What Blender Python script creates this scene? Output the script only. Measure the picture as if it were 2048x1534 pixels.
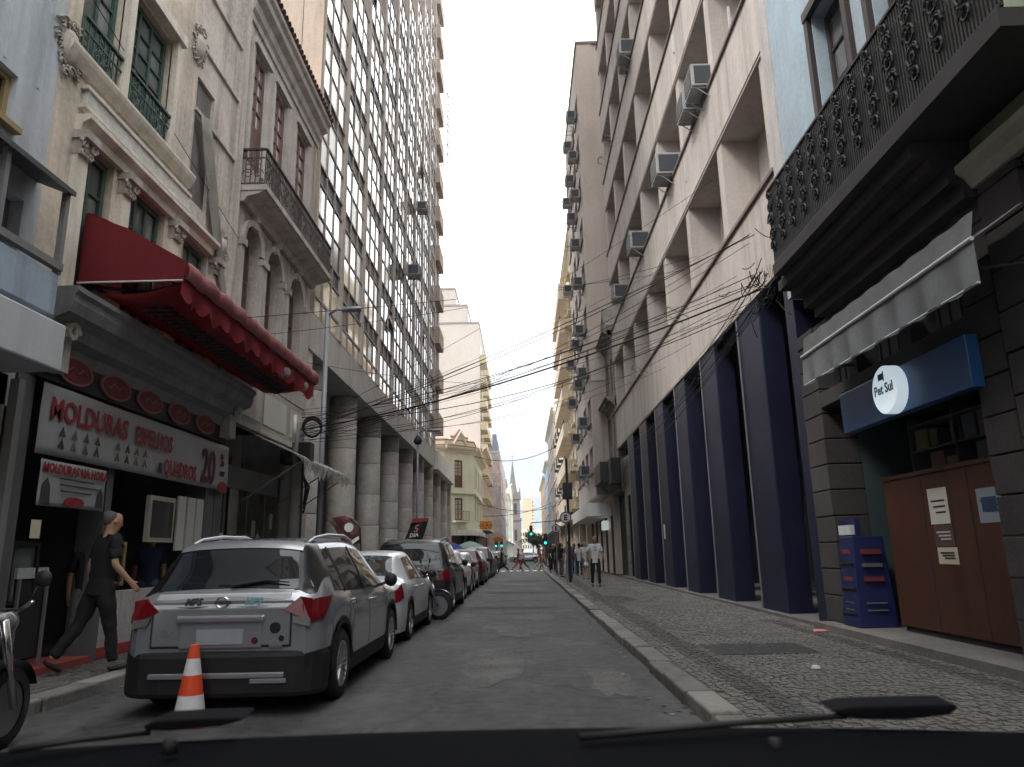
import bpy, math, random
from mathutils import Vector, Matrix
import numpy as np
random.seed(7)
for o in list(bpy.data.objects): bpy.data.objects.remove(o)
S = bpy.context.scene
COL = S.collection
PI = math.pi
R = math.radians
# ------------------------------------------------------------------ camera
PW, PH, FPX = 2048., 1534., 1450.
VPX, VPY, ROLL, CZ = 1047., 1105., R(1.3), 1.36
_d = np.array([(VPX-PW/2)/FPX, -(VPY-PH/2)/FPX, 1.0]); _d /= np.linalg.norm(_d)
_u = np.array([-math.sin(ROLL), math.cos(ROLL), 0.0])
_z = _u-_d*np.dot(_u, _d); _z /= np.linalg.norm(_z)
_x = np.cross(_d, _z); _x = _x if _x[0] > 0 else -_x
CM = np.stack([_x, _d, _z], 1)            # (right, up, forward) = CM @ world
cam = bpy.data.cameras.new('camera'); co = bpy.data.objects.new('camera', cam); COL.objects.link(co)
rw, uw, fw = [Vector(CM[i]) for i in range(3)]
mw = Matrix((rw, uw, -fw)).transposed().to_4x4(); mw.translation = (0, 0, CZ)
co.matrix_world = mw
cam.sensor_width = 36; cam.lens = 36*FPX/PW; cam.clip_start = .05; cam.clip_end = 12000
cam.dof.use_dof = True; cam.dof.focus_distance = 12.; cam.dof.aperture_fstop = 5.6
S.camera = co
def ray(px, py): return CM.T @ np.array([(px-PW/2)/FPX, -(py-PH/2)/FPX, 1.0])
def onx(px, py, X): r = ray(px, py); t = X/r[0]; return r[1]*t, r[2]*t+CZ        # -> (y, z) on the plane x = X
def ony(px, py, Y): r = ray(px, py); t = Y/r[1]; return r[0]*t, r[2]*t+CZ        # -> (x, z) on the plane y = Y
def onz(px, py, Z=0.): r = ray(px, py); t = (Z-CZ)/r[2]; return r[0]*t, r[1]*t   # -> (x, y) on the plane z = Z
# ------------------------------------------------------------------ sky, sun, exposure
SUN_EL, SUN_AZ = R(48), R(238)      # azimuth of the sun seen from above, clockwise from +Y (down the street)
W = bpy.data.worlds.new('World'); S.world = W; W.use_nodes = True
nt = W.node_tree; nt.nodes.clear()
def wn(t, **k):
    n = nt.nodes.new(t)
    for a, b in k.items(): setattr(n, a, b)
    return n
sky = wn('ShaderNodeTexSky', sky_type='NISHITA', sun_disc=False)
sky.sun_elevation = SUN_EL; sky.sun_rotation = SUN_AZ; sky.air_density = 1.4; sky.dust_density = 3.0
tc = wn('ShaderNodeTexCoord')
sep = wn('ShaderNodeSeparateXYZ'); nt.links.new(tc.outputs['Generated'], sep.inputs[0])
# cloud deck: direction projected on a plane overhead, so that clouds flatten towards the horizon
zc = wn('ShaderNodeMath', operation='MAXIMUM'); nt.links.new(sep.outputs[2], zc.inputs[0]); zc.inputs[1].default_value = .0
za = wn('ShaderNodeMath', operation='ADD'); nt.links.new(zc.outputs[0], za.inputs[0]); za.inputs[1].default_value = .12
dv = wn('ShaderNodeVectorMath', operation='DIVIDE'); nt.links.new(tc.outputs['Generated'], dv.inputs[0]); nt.links.new(za.outputs[0], dv.inputs[1])
nz = wn('ShaderNodeTexNoise'); nz.inputs['Scale'].default_value = .8; nz.inputs['Detail'].default_value = 6; nz.inputs['Roughness'].default_value = .55
nt.links.new(dv.outputs[0], nz.inputs['Vector'])
cr = wn('ShaderNodeValToRGB'); cr.color_ramp.elements[0].position = .30; cr.color_ramp.elements[1].position = .58
cr.color_ramp.elements[0].color = (.72, .72, .72, 1); cr.color_ramp.elements[1].color = (.97, .97, .97, 1)
nt.links.new(nz.outputs[0], cr.inputs[0])
# overcast luminance: zenith about three times the horizon
lum = wn('ShaderNodeValToRGB')
e = lum.color_ramp.elements; e[0].position = 0.0; e[0].color = (.37, .43, .52, 1); e[1].position = .8; e[1].color = (2.3, 2.33, 2.36, 1)
e2 = e.new(.12); e2.color = (.42, .47, .56, 1); e3 = e.new(.28); e3.color = (1.5, 1.54, 1.6, 1); e4 = e.new(.45); e4.color = (2.12, 2.14, 2.17, 1)
nt.links.new(zc.outputs[0], lum.inputs[0])
sk = wn('ShaderNodeVectorMath', operation='SCALE'); sk.inputs['Scale'].default_value = .1
nt.links.new(sky.outputs[0], sk.inputs[0])
mx = wn('ShaderNodeMix', data_type='RGBA'); nt.links.new(cr.outputs[0], mx.inputs[0]); nt.links.new(sk.outputs[0], mx.inputs[6]); nt.links.new(lum.outputs[0], mx.inputs[7])
bg = wn('ShaderNodeBackground'); bg.inputs[1].default_value = 1.0
nt.links.new(mx.outputs[2], bg.inputs[0])
wo = wn('ShaderNodeOutputWorld'); nt.links.new(bg.outputs[0], wo.inputs[0])
sl = bpy.data.lights.new('sun', 'SUN'); sl.energy = 1.5; sl.angle = R(14); sl.color = (1, .94, .86)
so = bpy.data.objects.new('sun', sl); COL.objects.link(so)
sd = Vector((math.sin(SUN_AZ)*math.cos(SUN_EL), math.cos(SUN_AZ)*math.cos(SUN_EL), math.sin(SUN_EL)))
so.rotation_euler = sd.to_track_quat('Z', 'Y').to_euler(); so.location = (0, -20, 60)
S.view_settings.view_transform = 'Standard'; S.view_settings.look = 'None'
S.view_settings.exposure = 0.75; S.view_settings.gamma = 1.0
S.render.engine = 'CYCLES'
S.cycles.max_bounces = 6; S.cycles.diffuse_bounces = 3; S.cycles.glossy_bounces = 3; S.cycles.transmission_bounces = 4
# ------------------------------------------------------------------ materials
MATS = {}
def mat(name, col, rough=.8, metal=0., vary=.12, vscale=1.2, streak=0., dirt=(.06, .055, .05), bump=0., bscale=30., spec=.35,
        coat=0., rnd=0., col2=None, c2scale=3., trans=0., emit=None, estr=0., zs=.25, c2lo=.45, c2hi=.62):
    """procedural paint/plaster/metal: colour + large blotches + rain streaks + fine relief"""
    if name in MATS: return MATS[name]
    m = bpy.data.materials.new(name); m.use_nodes = True; t = m.node_tree; N = t.nodes; Lk = t.links.new
    b = N['Principled BSDF']
    b.inputs['Roughness'].default_value = rough; b.inputs['Metallic'].default_value = metal
    b.inputs['Specular IOR Level'].default_value = spec; b.inputs['Coat Weight'].default_value = coat
    b.inputs['Coat Roughness'].default_value = .08
    g = N.new('ShaderNodeNewGeometry'); cur = None
    rgb = N.new('ShaderNodeRGB'); rgb.outputs[0].default_value = (*col, 1); cur = rgb.outputs[0]
    def mixc(fac, a, bcol):
        x = N.new('ShaderNodeMix'); x.data_type = 'RGBA'; Lk(fac, x.inputs[0]); Lk(a, x.inputs[6])
        if isinstance(bcol, tuple): x.inputs[7].default_value = (*bcol, 1)
        else: Lk(bcol, x.inputs[7])
        return x.outputs[2]
    def noise(scale, vec=None, det=5, rg=.6):
        n = N.new('ShaderNodeTexNoise'); n.inputs['Scale'].default_value = scale; n.inputs['Detail'].default_value = det
        n.inputs['Roughness'].default_value = rg; Lk(vec or g.outputs['Position'], n.inputs['Vector']); return n.outputs[0]
    def ramp(v, lo, hi, a=0., bb=1.):
        r = N.new('ShaderNodeMapRange'); Lk(v, r.inputs[0]); r.inputs[1].default_value = lo; r.inputs[2].default_value = hi
        r.inputs[3].default_value = a; r.inputs[4].default_value = bb; return r.outputs[0]
    if col2 is not None: cur = mixc(ramp(noise(c2scale), c2lo, c2hi), cur, col2)
    if vary:
        cur = mixc(ramp(noise(vscale), .35, .7, 0, vary*2.2), cur, tuple(c*.55 for c in col))
        cur = mixc(ramp(noise(vscale*14, det=3), .4, .75, 0, vary*1.4), cur, tuple(min(1, c*1.35) for c in col))
    if streak:
        mp = N.new('ShaderNodeMapping'); mp.inputs['Scale'].default_value = (3.2, 3.2, zs); Lk(g.outputs['Position'], mp.inputs[0])
        f = ramp(noise(1.0, mp.outputs[0], 6, .65), .47, .72, 0, streak); cur = mixc(f, cur, dirt)
    if rnd:
        oi = N.new('ShaderNodeObjectInfo'); hs = N.new('ShaderNodeHueSaturation'); Lk(cur, hs.inputs['Color'])
        Lk(ramp(oi.outputs['Random'], 0, 1, 1-rnd, 1+rnd), hs.inputs['Value']); cur = hs.outputs[0]
    Lk(cur, b.inputs['Base Color'])
    if bump:
        bp = N.new('ShaderNodeBump'); bp.inputs['Strength'].default_value = bump; bp.inputs['Distance'].default_value = .02
        Lk(noise(bscale, det=6, rg=.65), bp.inputs['Height']); Lk(bp.outputs[0], b.inputs['Normal'])
    if trans: b.inputs['Transmission Weight'].default_value = trans
    if emit: b.inputs['Emission Color'].default_value = (*emit, 1); b.inputs['Emission Strength'].default_value = estr
    MATS[name] = m; return m
def cloth_mat(name, col, tl=.5, rough=.9, **k):
    m = mat(name, col, rough, **k)
    if m.get('tl'): return m
    m['tl'] = 1; t = m.node_tree; b = t.nodes['Principled BSDF']; tr = t.nodes.new('ShaderNodeBsdfTranslucent')
    src = b.inputs['Base Color'].links[0].from_socket; t.links.new(src, tr.inputs[0])
    ms = t.nodes.new('ShaderNodeMixShader'); ms.inputs[0].default_value = tl
    t.links.new(b.outputs[0], ms.inputs[1]); t.links.new(tr.outputs[0], ms.inputs[2])
    t.links.new(ms.outputs[0], t.nodes['Material Output'].inputs[0]); return m
def glass_mat(name, col, rough=.06, metal=.0, spec=.8, rnd=0., wob=.0):
    return mat(name, col, rough, metal, vary=.05, vscale=.7, spec=spec, rnd=rnd, bump=wob, bscale=.6)
# ------------------------------------------------------------------ mesh helpers
class MB:
    def __init__(s): s.v = []; s.f = []; s.m = []
    def add(s, vs, fs, mi=0):
        k = len(s.v); s.v.extend(tuple(p) for p in vs)
        for f in fs: s.f.append(tuple(i+k for i in f)); s.m.append(mi)
        return s
    def hexa(s, p, mi=0): return s.add(p, [(0, 3, 2, 1), (4, 5, 6, 7), (0, 1, 5, 4), (1, 2, 6, 5), (2, 3, 7, 6), (3, 0, 4, 7)], mi)
    def box(s, x0, x1, y0, y1, z0, z1, mi=0):
        return s.hexa([(x0, y0, z0), (x1, y0, z0), (x1, y1, z0), (x0, y1, z0), (x0, y0, z1), (x1, y0, z1), (x1, y1, z1), (x0, y1, z1)], mi)
    def prism(s, pts, vec, mi=0):
        n = len(pts); v = Vector(vec); a = [Vector(p) for p in pts]
        return s.add(a+[p+v for p in a], [tuple(range(n-1, -1, -1)), tuple(range(n, 2*n))]+[(i, (i+1) % n, n+(i+1) % n, n+i) for i in range(n)], mi)
    def tube(s, pts, r, n=8, mi=0, flat=1.):
        P = [Vector(p) for p in pts]; rr = r if isinstance(r, (list, tuple)) else [r]*len(P)
        rings = []; up = None
        for i, p in enumerate(P):
            d = (P[min(i+1, len(P)-1)]-P[max(i-1, 0)]).normalized()
            if up is None: up = Vector((0, 0, 1)) if abs(d.z) < .9 else Vector((1, 0, 0))
            a = d.cross(up).normalized(); up = a.cross(d).normalized()
            rings.append([p+a*math.cos(2*PI*k/n)*rr[i]+up*math.sin(2*PI*k/n)*rr[i]*flat for k in range(n)])
        vs = [q for g in rings for q in g]; fs = []
        for i in range(len(P)-1):
            for k in range(n): fs.append((i*n+k, i*n+(k+1) % n, (i+1)*n+(k+1) % n, (i+1)*n+k))
        fs += [tuple(range(n-1, -1, -1)), tuple(range((len(P)-1)*n, len(P)*n))]
        return s.add(vs, fs, mi)
    def lathe(s, prof, n=16, c=(0, 0, 0), axis='z', mi=0, a0=0., a1=2*PI, caps=True):
        full = abs(a1-a0-2*PI) < 1e-6; m = n if full else n+1; vs = []
        for r, h in prof:
            for k in range(m):
                a = a0+(a1-a0)*k/n; x, y = r*math.cos(a), r*math.sin(a)
                q = (x, y, h) if axis == 'z' else ((h, x, y) if axis == 'x' else (x, h, y))
                vs.append((c[0]+q[0], c[1]+q[1], c[2]+q[2]))
        fs = []
        for i in range(len(prof)-1):
            for k in range(n): fs.append((i*m+k, i*m+(k+1) % m, (i+1)*m+(k+1) % m, (i+1)*m+k))
        if full and caps:
            if prof[0][0] > 1e-6: fs.append(tuple(range(m-1, -1, -1)))
            if prof[-1][0] > 1e-6: fs.append(tuple(range((len(prof)-1)*m, len(prof)*m)))
        return s.add(vs, fs, mi)
    def grid(s, rows, mi=0):
        n = len(rows[0]); vs = [p for r in rows for p in r]
        return s.add(vs, [(i*n+j, i*n+j+1, (i+1)*n+j+1, (i+1)*n+j) for i in range(len(rows)-1) for j in range(n-1)], mi)
    def mesh(s, name, mats, off=(0, 0, 0), smooth=False):
        me = bpy.data.meshes.new(name); o = Vector(off)
        me.from_pydata([(p[0]-o.x, p[1]-o.y, p[2]-o.z) for p in s.v], [], s.f)
        for m in (mats if isinstance(mats, (list, tuple)) else [mats]): me.materials.append(m)
        if any(s.m): me.polygons.foreach_set('material_index', s.m)
        if smooth: me.polygons.foreach_set('use_smooth', [True]*len(me.polygons))
        me.update(); return me
    def build(s, name, mats, parent=None, smooth=False, local=False, bevel=0., auto=None):
        off = Vector((0, 0, 0)); loc = None
        if parent is not None and not local: off = wloc(parent)
        elif parent is None:
            xs = np.array(s.v); lo, hi = xs.min(0), xs.max(0); off = Vector(((lo[0]+hi[0])/2, (lo[1]+hi[1])/2, lo[2])); loc = off
        me = s.mesh(name, mats, off, smooth)
        ob = bpy.data.objects.new(name, me); COL.objects.link(ob)
        if loc is not None: ob.location = loc
        ob.parent = parent
        if bevel:
            b = ob.modifiers.new('bevel', 'BEVEL'); b.width = bevel; b.segments = 2; b.limit_method = 'ANGLE'
        if auto:
            me.polygons.foreach_set('use_smooth', [True]*len(me.polygons)); me.set_sharp_from_angle(angle=R(auto))
        return ob
def wloc(o):
    v = Vector((0, 0, 0))
    while o is not None: v += o.location; o = o.parent
    return v
def thing(name, label, cat, loc=(0, 0, 0), group=None, rz=0.):
    o = bpy.data.objects.new(name, None); COL.objects.link(o); o.location = loc; o.rotation_euler.z = rz
    o.empty_display_size = .2; return tag(o, label, cat, group)
def tag(o, label, cat, group=None):
    o['label'] = label; o['category'] = cat
    if group: o['group'] = group
    return o
def struct(o, kind='structure'): o['kind'] = kind; return o
def stuff(o): o['kind'] = 'stuff'; return o
def inst(name, me, parent, loc, rot=None, scale=None, local=False):
    ob = bpy.data.objects.new(name, me); COL.objects.link(ob); ob.parent = parent
    ob.location = Vector(loc)-(wloc(parent) if parent is not None and not local else Vector((0, 0, 0)))
    if rot is not None: ob.rotation_euler = rot
    if scale is not None: ob.scale = scale
    return ob
def copy_tree(o, parent=None):
    c = o.copy(); COL.objects.link(c); c.parent = parent
    for ch in list(o.children): copy_tree(ch, c)
    return c
class Fac:
    """a facade plane: u along it, z up, w out of it"""
    def __init__(s, o, du, dw): s.o, s.du, s.dw = Vector(o), Vector(du), Vector(dw)
    def p(s, u, z, w=0.): return s.o+s.du*u+s.dw*w+Vector((0, 0, z))
    def box(s, mb, u0, u1, z0, z1, w0, w1, mi=0):
        p = s.p; return mb.hexa([p(u0, z0, w0), p(u1, z0, w0), p(u1, z0, w1), p(u0, z0, w1), p(u0, z1, w0), p(u1, z1, w0), p(u1, z1, w1), p(u0, z1, w1)], mi)
    def poly(s, mb, pts, w0, w1, mi=0): return mb.prism([s.p(u, z, w0) for u, z in pts], s.dw*(w1-w0), mi)
def wall(mb, F, u0, u1, z0, z1, holes=(), depth=.25, mi=0, back=.4):
    """front skin with openings (u0,u1,z0,z1), each with its reveals; closed sides and top"""
    us = sorted({u0, u1, *[h[i] for h in holes for i in (0, 1)]}); zs = sorted({z0, z1, *[h[i] for h in holes for i in (2, 3)]})
    us = [u for u in us if u0 <= u <= u1]; zs = [z for z in zs if z0 <= z <= z1]; p = F.p
    for a, b in zip(zs, zs[1:]):
        st = None
        for c, d in zip(us, us[1:]):
            um, zm = (c+d)/2, (a+b)/2
            if any(h[0] < um < h[1] and h[2] < zm < h[3] for h in holes):
                if st is not None: mb.add([p(st, a), p(c, a), p(c, b), p(st, b)], [(0, 1, 2, 3)], mi); st = None
            elif st is None: st = c
        if st is not None: mb.add([p(st, a), p(us[-1], a), p(us[-1], b), p(st, b)], [(0, 1, 2, 3)], mi)
    for a, b, c, d in [h[:4] for h in holes]:
        q = [(a, c), (b, c), (b, d), (a, d)]
        for i in range(4):
            (ua, za), (ub, zb) = q[i], q[(i+1) % 4]
            mb.add([p(ua, za), p(ub, zb), p(ub, zb, -depth), p(ua, za, -depth)], [(0, 1, 2, 3)], mi)
    q = [(u0, z0), (u1, z0), (u1, z1), (u0, z1)]
    for i in range(4):
        (ua, za), (ub, zb) = q[i], q[(i+1) % 4]
        mb.add([p(ua, za), p(ub, zb), p(ub, zb, -back), p(ua, za, -back)], [(0, 1, 2, 3)], mi)
    return mb
def window(F, par, u0, u1, z0, z1, w=-.2, fr=.06, cols=2, rows=3, fm=None, gm=None, name='window', fd=.06, each=False, bar=.035, solid=0.):
    """frame with glazing bars as a part, panes as sub-parts"""
    mb = MB(); b = F.box
    b(mb, u0, u0+fr, z0, z1, w-fd, w); b(mb, u1-fr, u1, z0, z1, w-fd, w)
    b(mb, u0+fr, u1-fr, z1-fr, z1, w-fd, w); b(mb, u0+fr, u1-fr, z0, z0+fr, w-fd, w)
    iu0, iu1, iz0, iz1 = u0+fr, u1-fr, z0+fr, z1-fr
    if solid:
        zz = iz0+(iz1-iz0)*solid; b(mb, iu0, iu1, iz0, zz, w-fd*.8, w-fd*.3); iz0 = zz
    for i in range(1, cols): c = iu0+(iu1-iu0)*i/cols; b(mb, c-bar, c+bar, iz0, iz1, w-fd*.9, w-.008)
    for j in range(1, rows): c = iz0+(iz1-iz0)*j/rows; b(mb, iu0, iu1, c-bar*.7, c+bar*.7, w-fd*.85, w-.014)
    o = mb.build(name, fm, par)
    wg = w-fd*.7
    if each:
        for i in range(cols):
            for j in range(rows):
                a, c = iu0+(iu1-iu0)*i/cols, iu0+(iu1-iu0)*(i+1)/cols; d, e_ = iz0+(iz1-iz0)*j/rows, iz0+(iz1-iz0)*(j+1)/rows
                g = MB(); F.box(g, a+bar*.5, c-bar*.5, d+bar*.4, e_-bar*.4, wg-.01, wg); g.build('pane', gm, o)
    else:
        g = MB(); F.box(g, iu0, iu1, iz0, iz1, wg-.01, wg); g.build('pane', gm, o)
    return o
def text(s, body, size, m, parent, origin, du, dz, ext=.004, bold=0., align='CENTER', name='lettering', shear=0., sx=1.):
    """flat lettering: origin = centre of the baseline, du = reading direction, dz = up"""
    cu = bpy.data.curves.new(name, 'FONT'); cu.body = body; cu.size = size; cu.extrude = ext; cu.offset = bold; cu.align_x = align; cu.shear = shear
    cu.resolution_u = 2
    ob = bpy.data.objects.new('tmp', cu); me = bpy.data.meshes.new_from_object(ob); bpy.data.objects.remove(ob); me.name = name
    me.materials.clear(); me.materials.append(m)
    du, dz = Vector(du).normalized()*sx, Vector(dz).normalized(); dn = du.cross(dz)
    off = wloc(parent) if parent is not None and not s else Vector((0, 0, 0)); o = Vector(origin)-off
    n = len(me.vertices); a = np.empty(n*3); me.vertices.foreach_get('co', a); a = a.reshape(-1, 3)
    B = np.array([du, dz, dn]); a = a@B+np.array(o); me.vertices.foreach_set('co', a.ravel()); me.update()
    o2 = bpy.data.objects.new(name, me); COL.objects.link(o2); o2.parent = parent; return o2
LX, RX = -5.5, 4.8
FL = Fac((LX, 0, 0), (0, 1, 0), (1, 0, 0)); FR = Fac((RX, 0, 0), (0, 1, 0), (-1, 0, 0))
KL, KR = -4.5, 1.42
def shiftF(F, dw): return Fac(F.o+F.dw*dw, F.du, F.dw)
def faceS(x0, y): return Fac((x0, y, 0), (1, 0, 0), (0, -1, 0))     # a wall that looks towards the camera
# ------------------------------------------------------------------ palette
M_asph = mat('asphalt', (.058, .0575, .059), .9, vary=.55, vscale=.5, bump=.55, bscale=60, col2=(.066, .065, .064), c2scale=.5, c2lo=.5, c2hi=.75, spec=.3)
M_patch = mat('asphalt_patch', (.05, .05, .052), .85, vary=.4, vscale=2, bump=.5, bscale=50)
M_patch2 = mat('asphalt_pale_patch', (.105, .102, .099), .9, vary=.6, vscale=2, bump=.5, bscale=50)
M_mort = mat('pavement_bed', (.115, .108, .098), .95, vary=.3, vscale=1.5, bump=.5, bscale=40)
M_stone = mat('pavement_stone', (.155, .147, .135), .8, vary=.25, vscale=1.4, bump=.4, bscale=60, col2=(.125, .117, .108), c2scale=1.1)
M_stoneD = mat('dark_pavement_stone', (.085, .082, .08), .8, vary=.3, vscale=2, bump=.4, bscale=60)
M_kerb = mat('kerb_granite', (.20, .19, .175), .85, vary=.35, vscale=2.5, bump=.5, bscale=35, col2=(.10, .095, .09), c2scale=2.2, rnd=.25)
M_white = mat('white_road_paint', (.62, .62, .6), .8, vary=.3, vscale=4)
mc_ = MB(); x_, y_ = onz(1515, 1297, .12); mc_.box(x_-.62, x_+.62, y_-.5, y_+.5, .09, .1235); M_cov = mat('cast_cover', (.035, .035, .037), .7, .2, vary=.3, vscale=8, bump=.5, bscale=25)
mc_ = tag(mc_.build('manhole_cover', M_cov), 'dark square access cover set in the right pavement', 'manhole cover')
M_dark = mat('dark_interior', (.03, .03, .034), .9, vary=.2)
M_iron = mat('black_iron', (.018, .018, .02), .55, vary=.1, spec=.4)
M_steel = mat('grey_steel', (.30, .30, .31), .45, .7, vary=.2, vscale=4)
M_cable = mat('cable_black', (.012, .012, .013), .7, vary=0)
M_gdark = glass_mat('window_glass', (.03, .034, .036), .08, spec=.7)
M_gwhite = glass_mat('bright_pane', (.93, .91, .88), .05, .85, spec=.8, rnd=.12)
M_gtan = glass_mat('tinted_pane', (.42, .36, .32), .08, .6, spec=.8, rnd=.3)
M_ac = mat('ac_casing', (.34, .34, .335), .6, vary=.2, vscale=6, streak=.35)
M_acg = mat('ac_grille', (.045, .05, .058), .6, vary=.1)
def asphalt_cracks(m):
    t = m.node_tree; N = t.nodes; Lk = t.links.new; b = N['Principled BSDF']; src = b.inputs['Base Color'].links[0].from_socket; g = N.new('ShaderNodeNewGeometry')
    dn = N.new('ShaderNodeTexNoise'); dn.inputs['Scale'].default_value = 1.6; dn.inputs['Detail'].default_value = 6; Lk(g.outputs['Position'], dn.inputs['Vector'])
    ad = N.new('ShaderNodeVectorMath'); ad.operation = 'MULTIPLY_ADD'; Lk(dn.outputs['Color'], ad.inputs[0]); ad.inputs[1].default_value = (.9, .9, .9); Lk(g.outputs['Position'], ad.inputs[2])
    v = N.new('ShaderNodeTexVoronoi'); v.feature = 'DISTANCE_TO_EDGE'; v.inputs['Scale'].default_value = .55; Lk(ad.outputs[0], v.inputs['Vector'])
    r = N.new('ShaderNodeMapRange'); Lk(v.outputs['Distance'], r.inputs[0]); r.inputs[1].default_value = .004; r.inputs[2].default_value = .016; r.inputs[3].default_value = .55; r.inputs[4].default_value = 0
    x = N.new('ShaderNodeMix'); x.data_type = 'RGBA'; Lk(r.outputs[0], x.inputs[0]); Lk(src, x.inputs[6]); x.inputs[7].default_value = (.018, .018, .019, 1)
    # stretched wear across the lane and pale dust
    mp = N.new('ShaderNodeMapping'); mp.inputs['Scale'].default_value = (.5, .22, 1); Lk(g.outputs['Position'], mp.inputs[0]); n2 = N.new('ShaderNodeTexNoise'); n2.inputs['Scale'].default_value = 2.2; n2.inputs['Detail'].default_value = 8; n2.inputs['Roughness'].default_value = .7; Lk(mp.outputs[0], n2.inputs['Vector'])
    r2 = N.new('ShaderNodeMapRange'); Lk(n2.outputs[0], r2.inputs[0]); r2.inputs[1].default_value = .5; r2.inputs[2].default_value = .72; r2.inputs[3].default_value = 0; r2.inputs[4].default_value = .8
    y = N.new('ShaderNodeMix'); y.data_type = 'RGBA'; Lk(r2.outputs[0], y.inputs[0]); Lk(x.outputs[2], y.inputs[6]); y.inputs[7].default_value = (.115, .112, .108, 1); Lk(y.outputs[2], b.inputs['Base Color']); b.inputs['Roughness'].default_value = .72
asphalt_cracks(M_asph)
# ------------------------------------------------------------------ ground, road, pavements, kerbs
mb = MB(); mb.add([(-1500, -60, -.06), (1500, -60, -.06), (1500, 6000, -.06), (-1500, 6000, -.06)], [(0, 1, 2, 3)])
struct(mb.build('ground', mat('far_ground', (.16, .155, .14), .95, vary=.3, vscale=.02)))
mb = MB()
def road_z(x): return .02-.0022*(x+1.5)**2      # slight camber
rows = []
for y in [-8, 0, 5, 10, 15, 20, 30, 40, 50, 60, 80, 110, 160, 240, 380]:
    rows.append([(x, y, road_z(x)) for x in (-4.6, -3.5, -2.5, -1.5, -.5, .5, 1.5)])
mb.grid(rows); road = struct(mb.build('road', M_asph))
mb = MB(); mb.add([(-60, 58.3, .012), (LX+.3, 58.3, .012), (LX+.3, 62.7, .012), (-60, 62.7, .012)], [(0, 1, 2, 3)])
mb.add([(LX+.3, 58.3, .012), (KL, 58.3, .012), (KL, 62.7, .012), (LX+.3, 62.7, .012)], [(0, 1, 2, 3)]); struct(mb.build('side_road', M_asph))
def blob(mb, cx, cy, rx, ry, z, n=14, seed=0):
    r = random.Random(seed); vs = []
    for k in range(n):
        a = 2*PI*k/n; q = .75+.4*r.random(); x = cx+rx*q*math.cos(a); vs.append((x, cy+ry*q*math.sin(a), road_z(x)+z))
    mb.add(vs, [tuple(range(n))])
for i, (cx, cy, rx, ry, m) in enumerate([(-.4, 9.6, .35, 1.6, 1), (.9, 8.2, .25, .9, 1), (-.2, 13.2, .3, .7, 1), (.0, 17.5, 1.4, .35, 1), (-.3, 19, 1.2, .5, 0), (.1, 22, 1.5, .4, 1), (-.2, 26, 1.3, .7, 0), (.1, 31, 1.5, .6, 1), (-.1, 36, 1.4, 1., 0), (.1, 42, 1.5, .8, 1), (.0, 48, 1.5, 1.2, 1)]):
    mb = MB(); blob(mb, cx, cy, rx, ry, .004, 18, i); mb.build('repair_patch', M_patch2 if m else M_patch, road)
for k in range(10):     # crossing stripes before the side street
    mb = MB(); x0 = KL+.35+k*.6; mb.add([(x0, 55.2, road_z(x0)+.004), (x0+.34, 55.2, road_z(x0+.34)+.004), (x0+.34, 57.8, road_z(x0+.34)+.004), (x0, 57.8, road_z(x0)+.004)], [(0, 1, 2, 3)])
    mb.build('crossing_stripe', M_white, road)
PZ = .12
gl = MB(); rg_ = random.Random(77)      # scraps and grit lying in the gutters
for k in range(420):
    x_ = (KR-.02-abs(rg_.gauss(0, .16))) if k % 2 else (KL+.04+abs(rg_.gauss(0, .2))); y_ = rg_.uniform(5.5, 40); s_ = rg_.uniform(.008, .035); a_ = rg_.uniform(0, 6.3); z_ = road_z(x_)+.004
    gl.add([(x_+s_*math.cos(a_+q), y_+s_*math.sin(a_+q), z_+rg_.uniform(0, .008)) for q in (0, 1.4, 3.0, 4.6)], [(0, 1, 2, 3)], k % 3)
stuff(gl.build('gutter_litter', [mat('grit_pale', (.24, .22, .19), .9), mat('grit_brown', (.09, .065, .045), .9), mat('grit_dark', (.03, .03, .03), .9)], road))
def pavement(name, x0, x1, segs):
    mb = MB()
    for a, b in segs: mb.box(x0, x1, a, b, -.05, PZ-.012)
    return struct(mb.build(name, M_mort))
pvR = pavement('pavement_right', KR+.24, RX+4.2, [(-8, 400)]); pvL = pavement('pavement_left', LX-3.4, KL-.24, [(-8, 58.3), (62.7, 400)])
# Portuguese mosaic: the nearer stones as real, slightly uneven cubes
def mosaic(name, par, x0, x1, y0, y1, st, m, seed, dark=None):
    r = random.Random(seed); a = MB(); b = MB(); y = y0
    while y < y1:
        x = x0+r.random()*st*.5
        while x < x1-st*.6:
            w, d = st*(.72+.3*r.random()), st*(.72+.3*r.random()); h = PZ+r.uniform(-.006, .004); t = b if dark and dark(x, y, r) else a
            q = [r.uniform(-.12, .12)*st for _ in range(8)]
            lo = [(x+q[0], y+q[1]), (x+w+q[2], y+q[3]), (x+w+q[4], y+d+q[5]), (x+q[6], y+d+q[7])]
            hh = [h+r.uniform(-.003, .003) for _ in range(4)]
            t.add([(p[0], p[1], PZ-.03) for p in lo]+[(p[0]*.88+.12*(x+w/2), p[1]*.88+.12*(y+d/2), z) for p, z in zip(lo, hh)],
                  [(4, 5, 6, 7), (0, 1, 5, 4), (1, 2, 6, 5), (2, 3, 7, 6), (3, 0, 4, 7)])
            x += st
        y += st
    stuff(a.build(name, m, par))
    if b.v: stuff(b.build('dark_'+name, M_stoneD, par))
dk = lambda x, y, r: (abs(x-(KR+.62)) < .16) or (abs(x-(RX-.55)) < .13 and y < 13.5) or r.random() < .02 or ((x-2.3)**2/.3+(y-20)**2/2 < 1)
mosaic('mosaic_stones', pvR, KR+.25, RX+.05, 5.0, 13.0, .075, M_stone, 1, dk)
mosaic('mosaic_stones', pvR, KR+.25, RX+.05, 13.0, 24.0, .11, M_stone, 2, dk)
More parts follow.
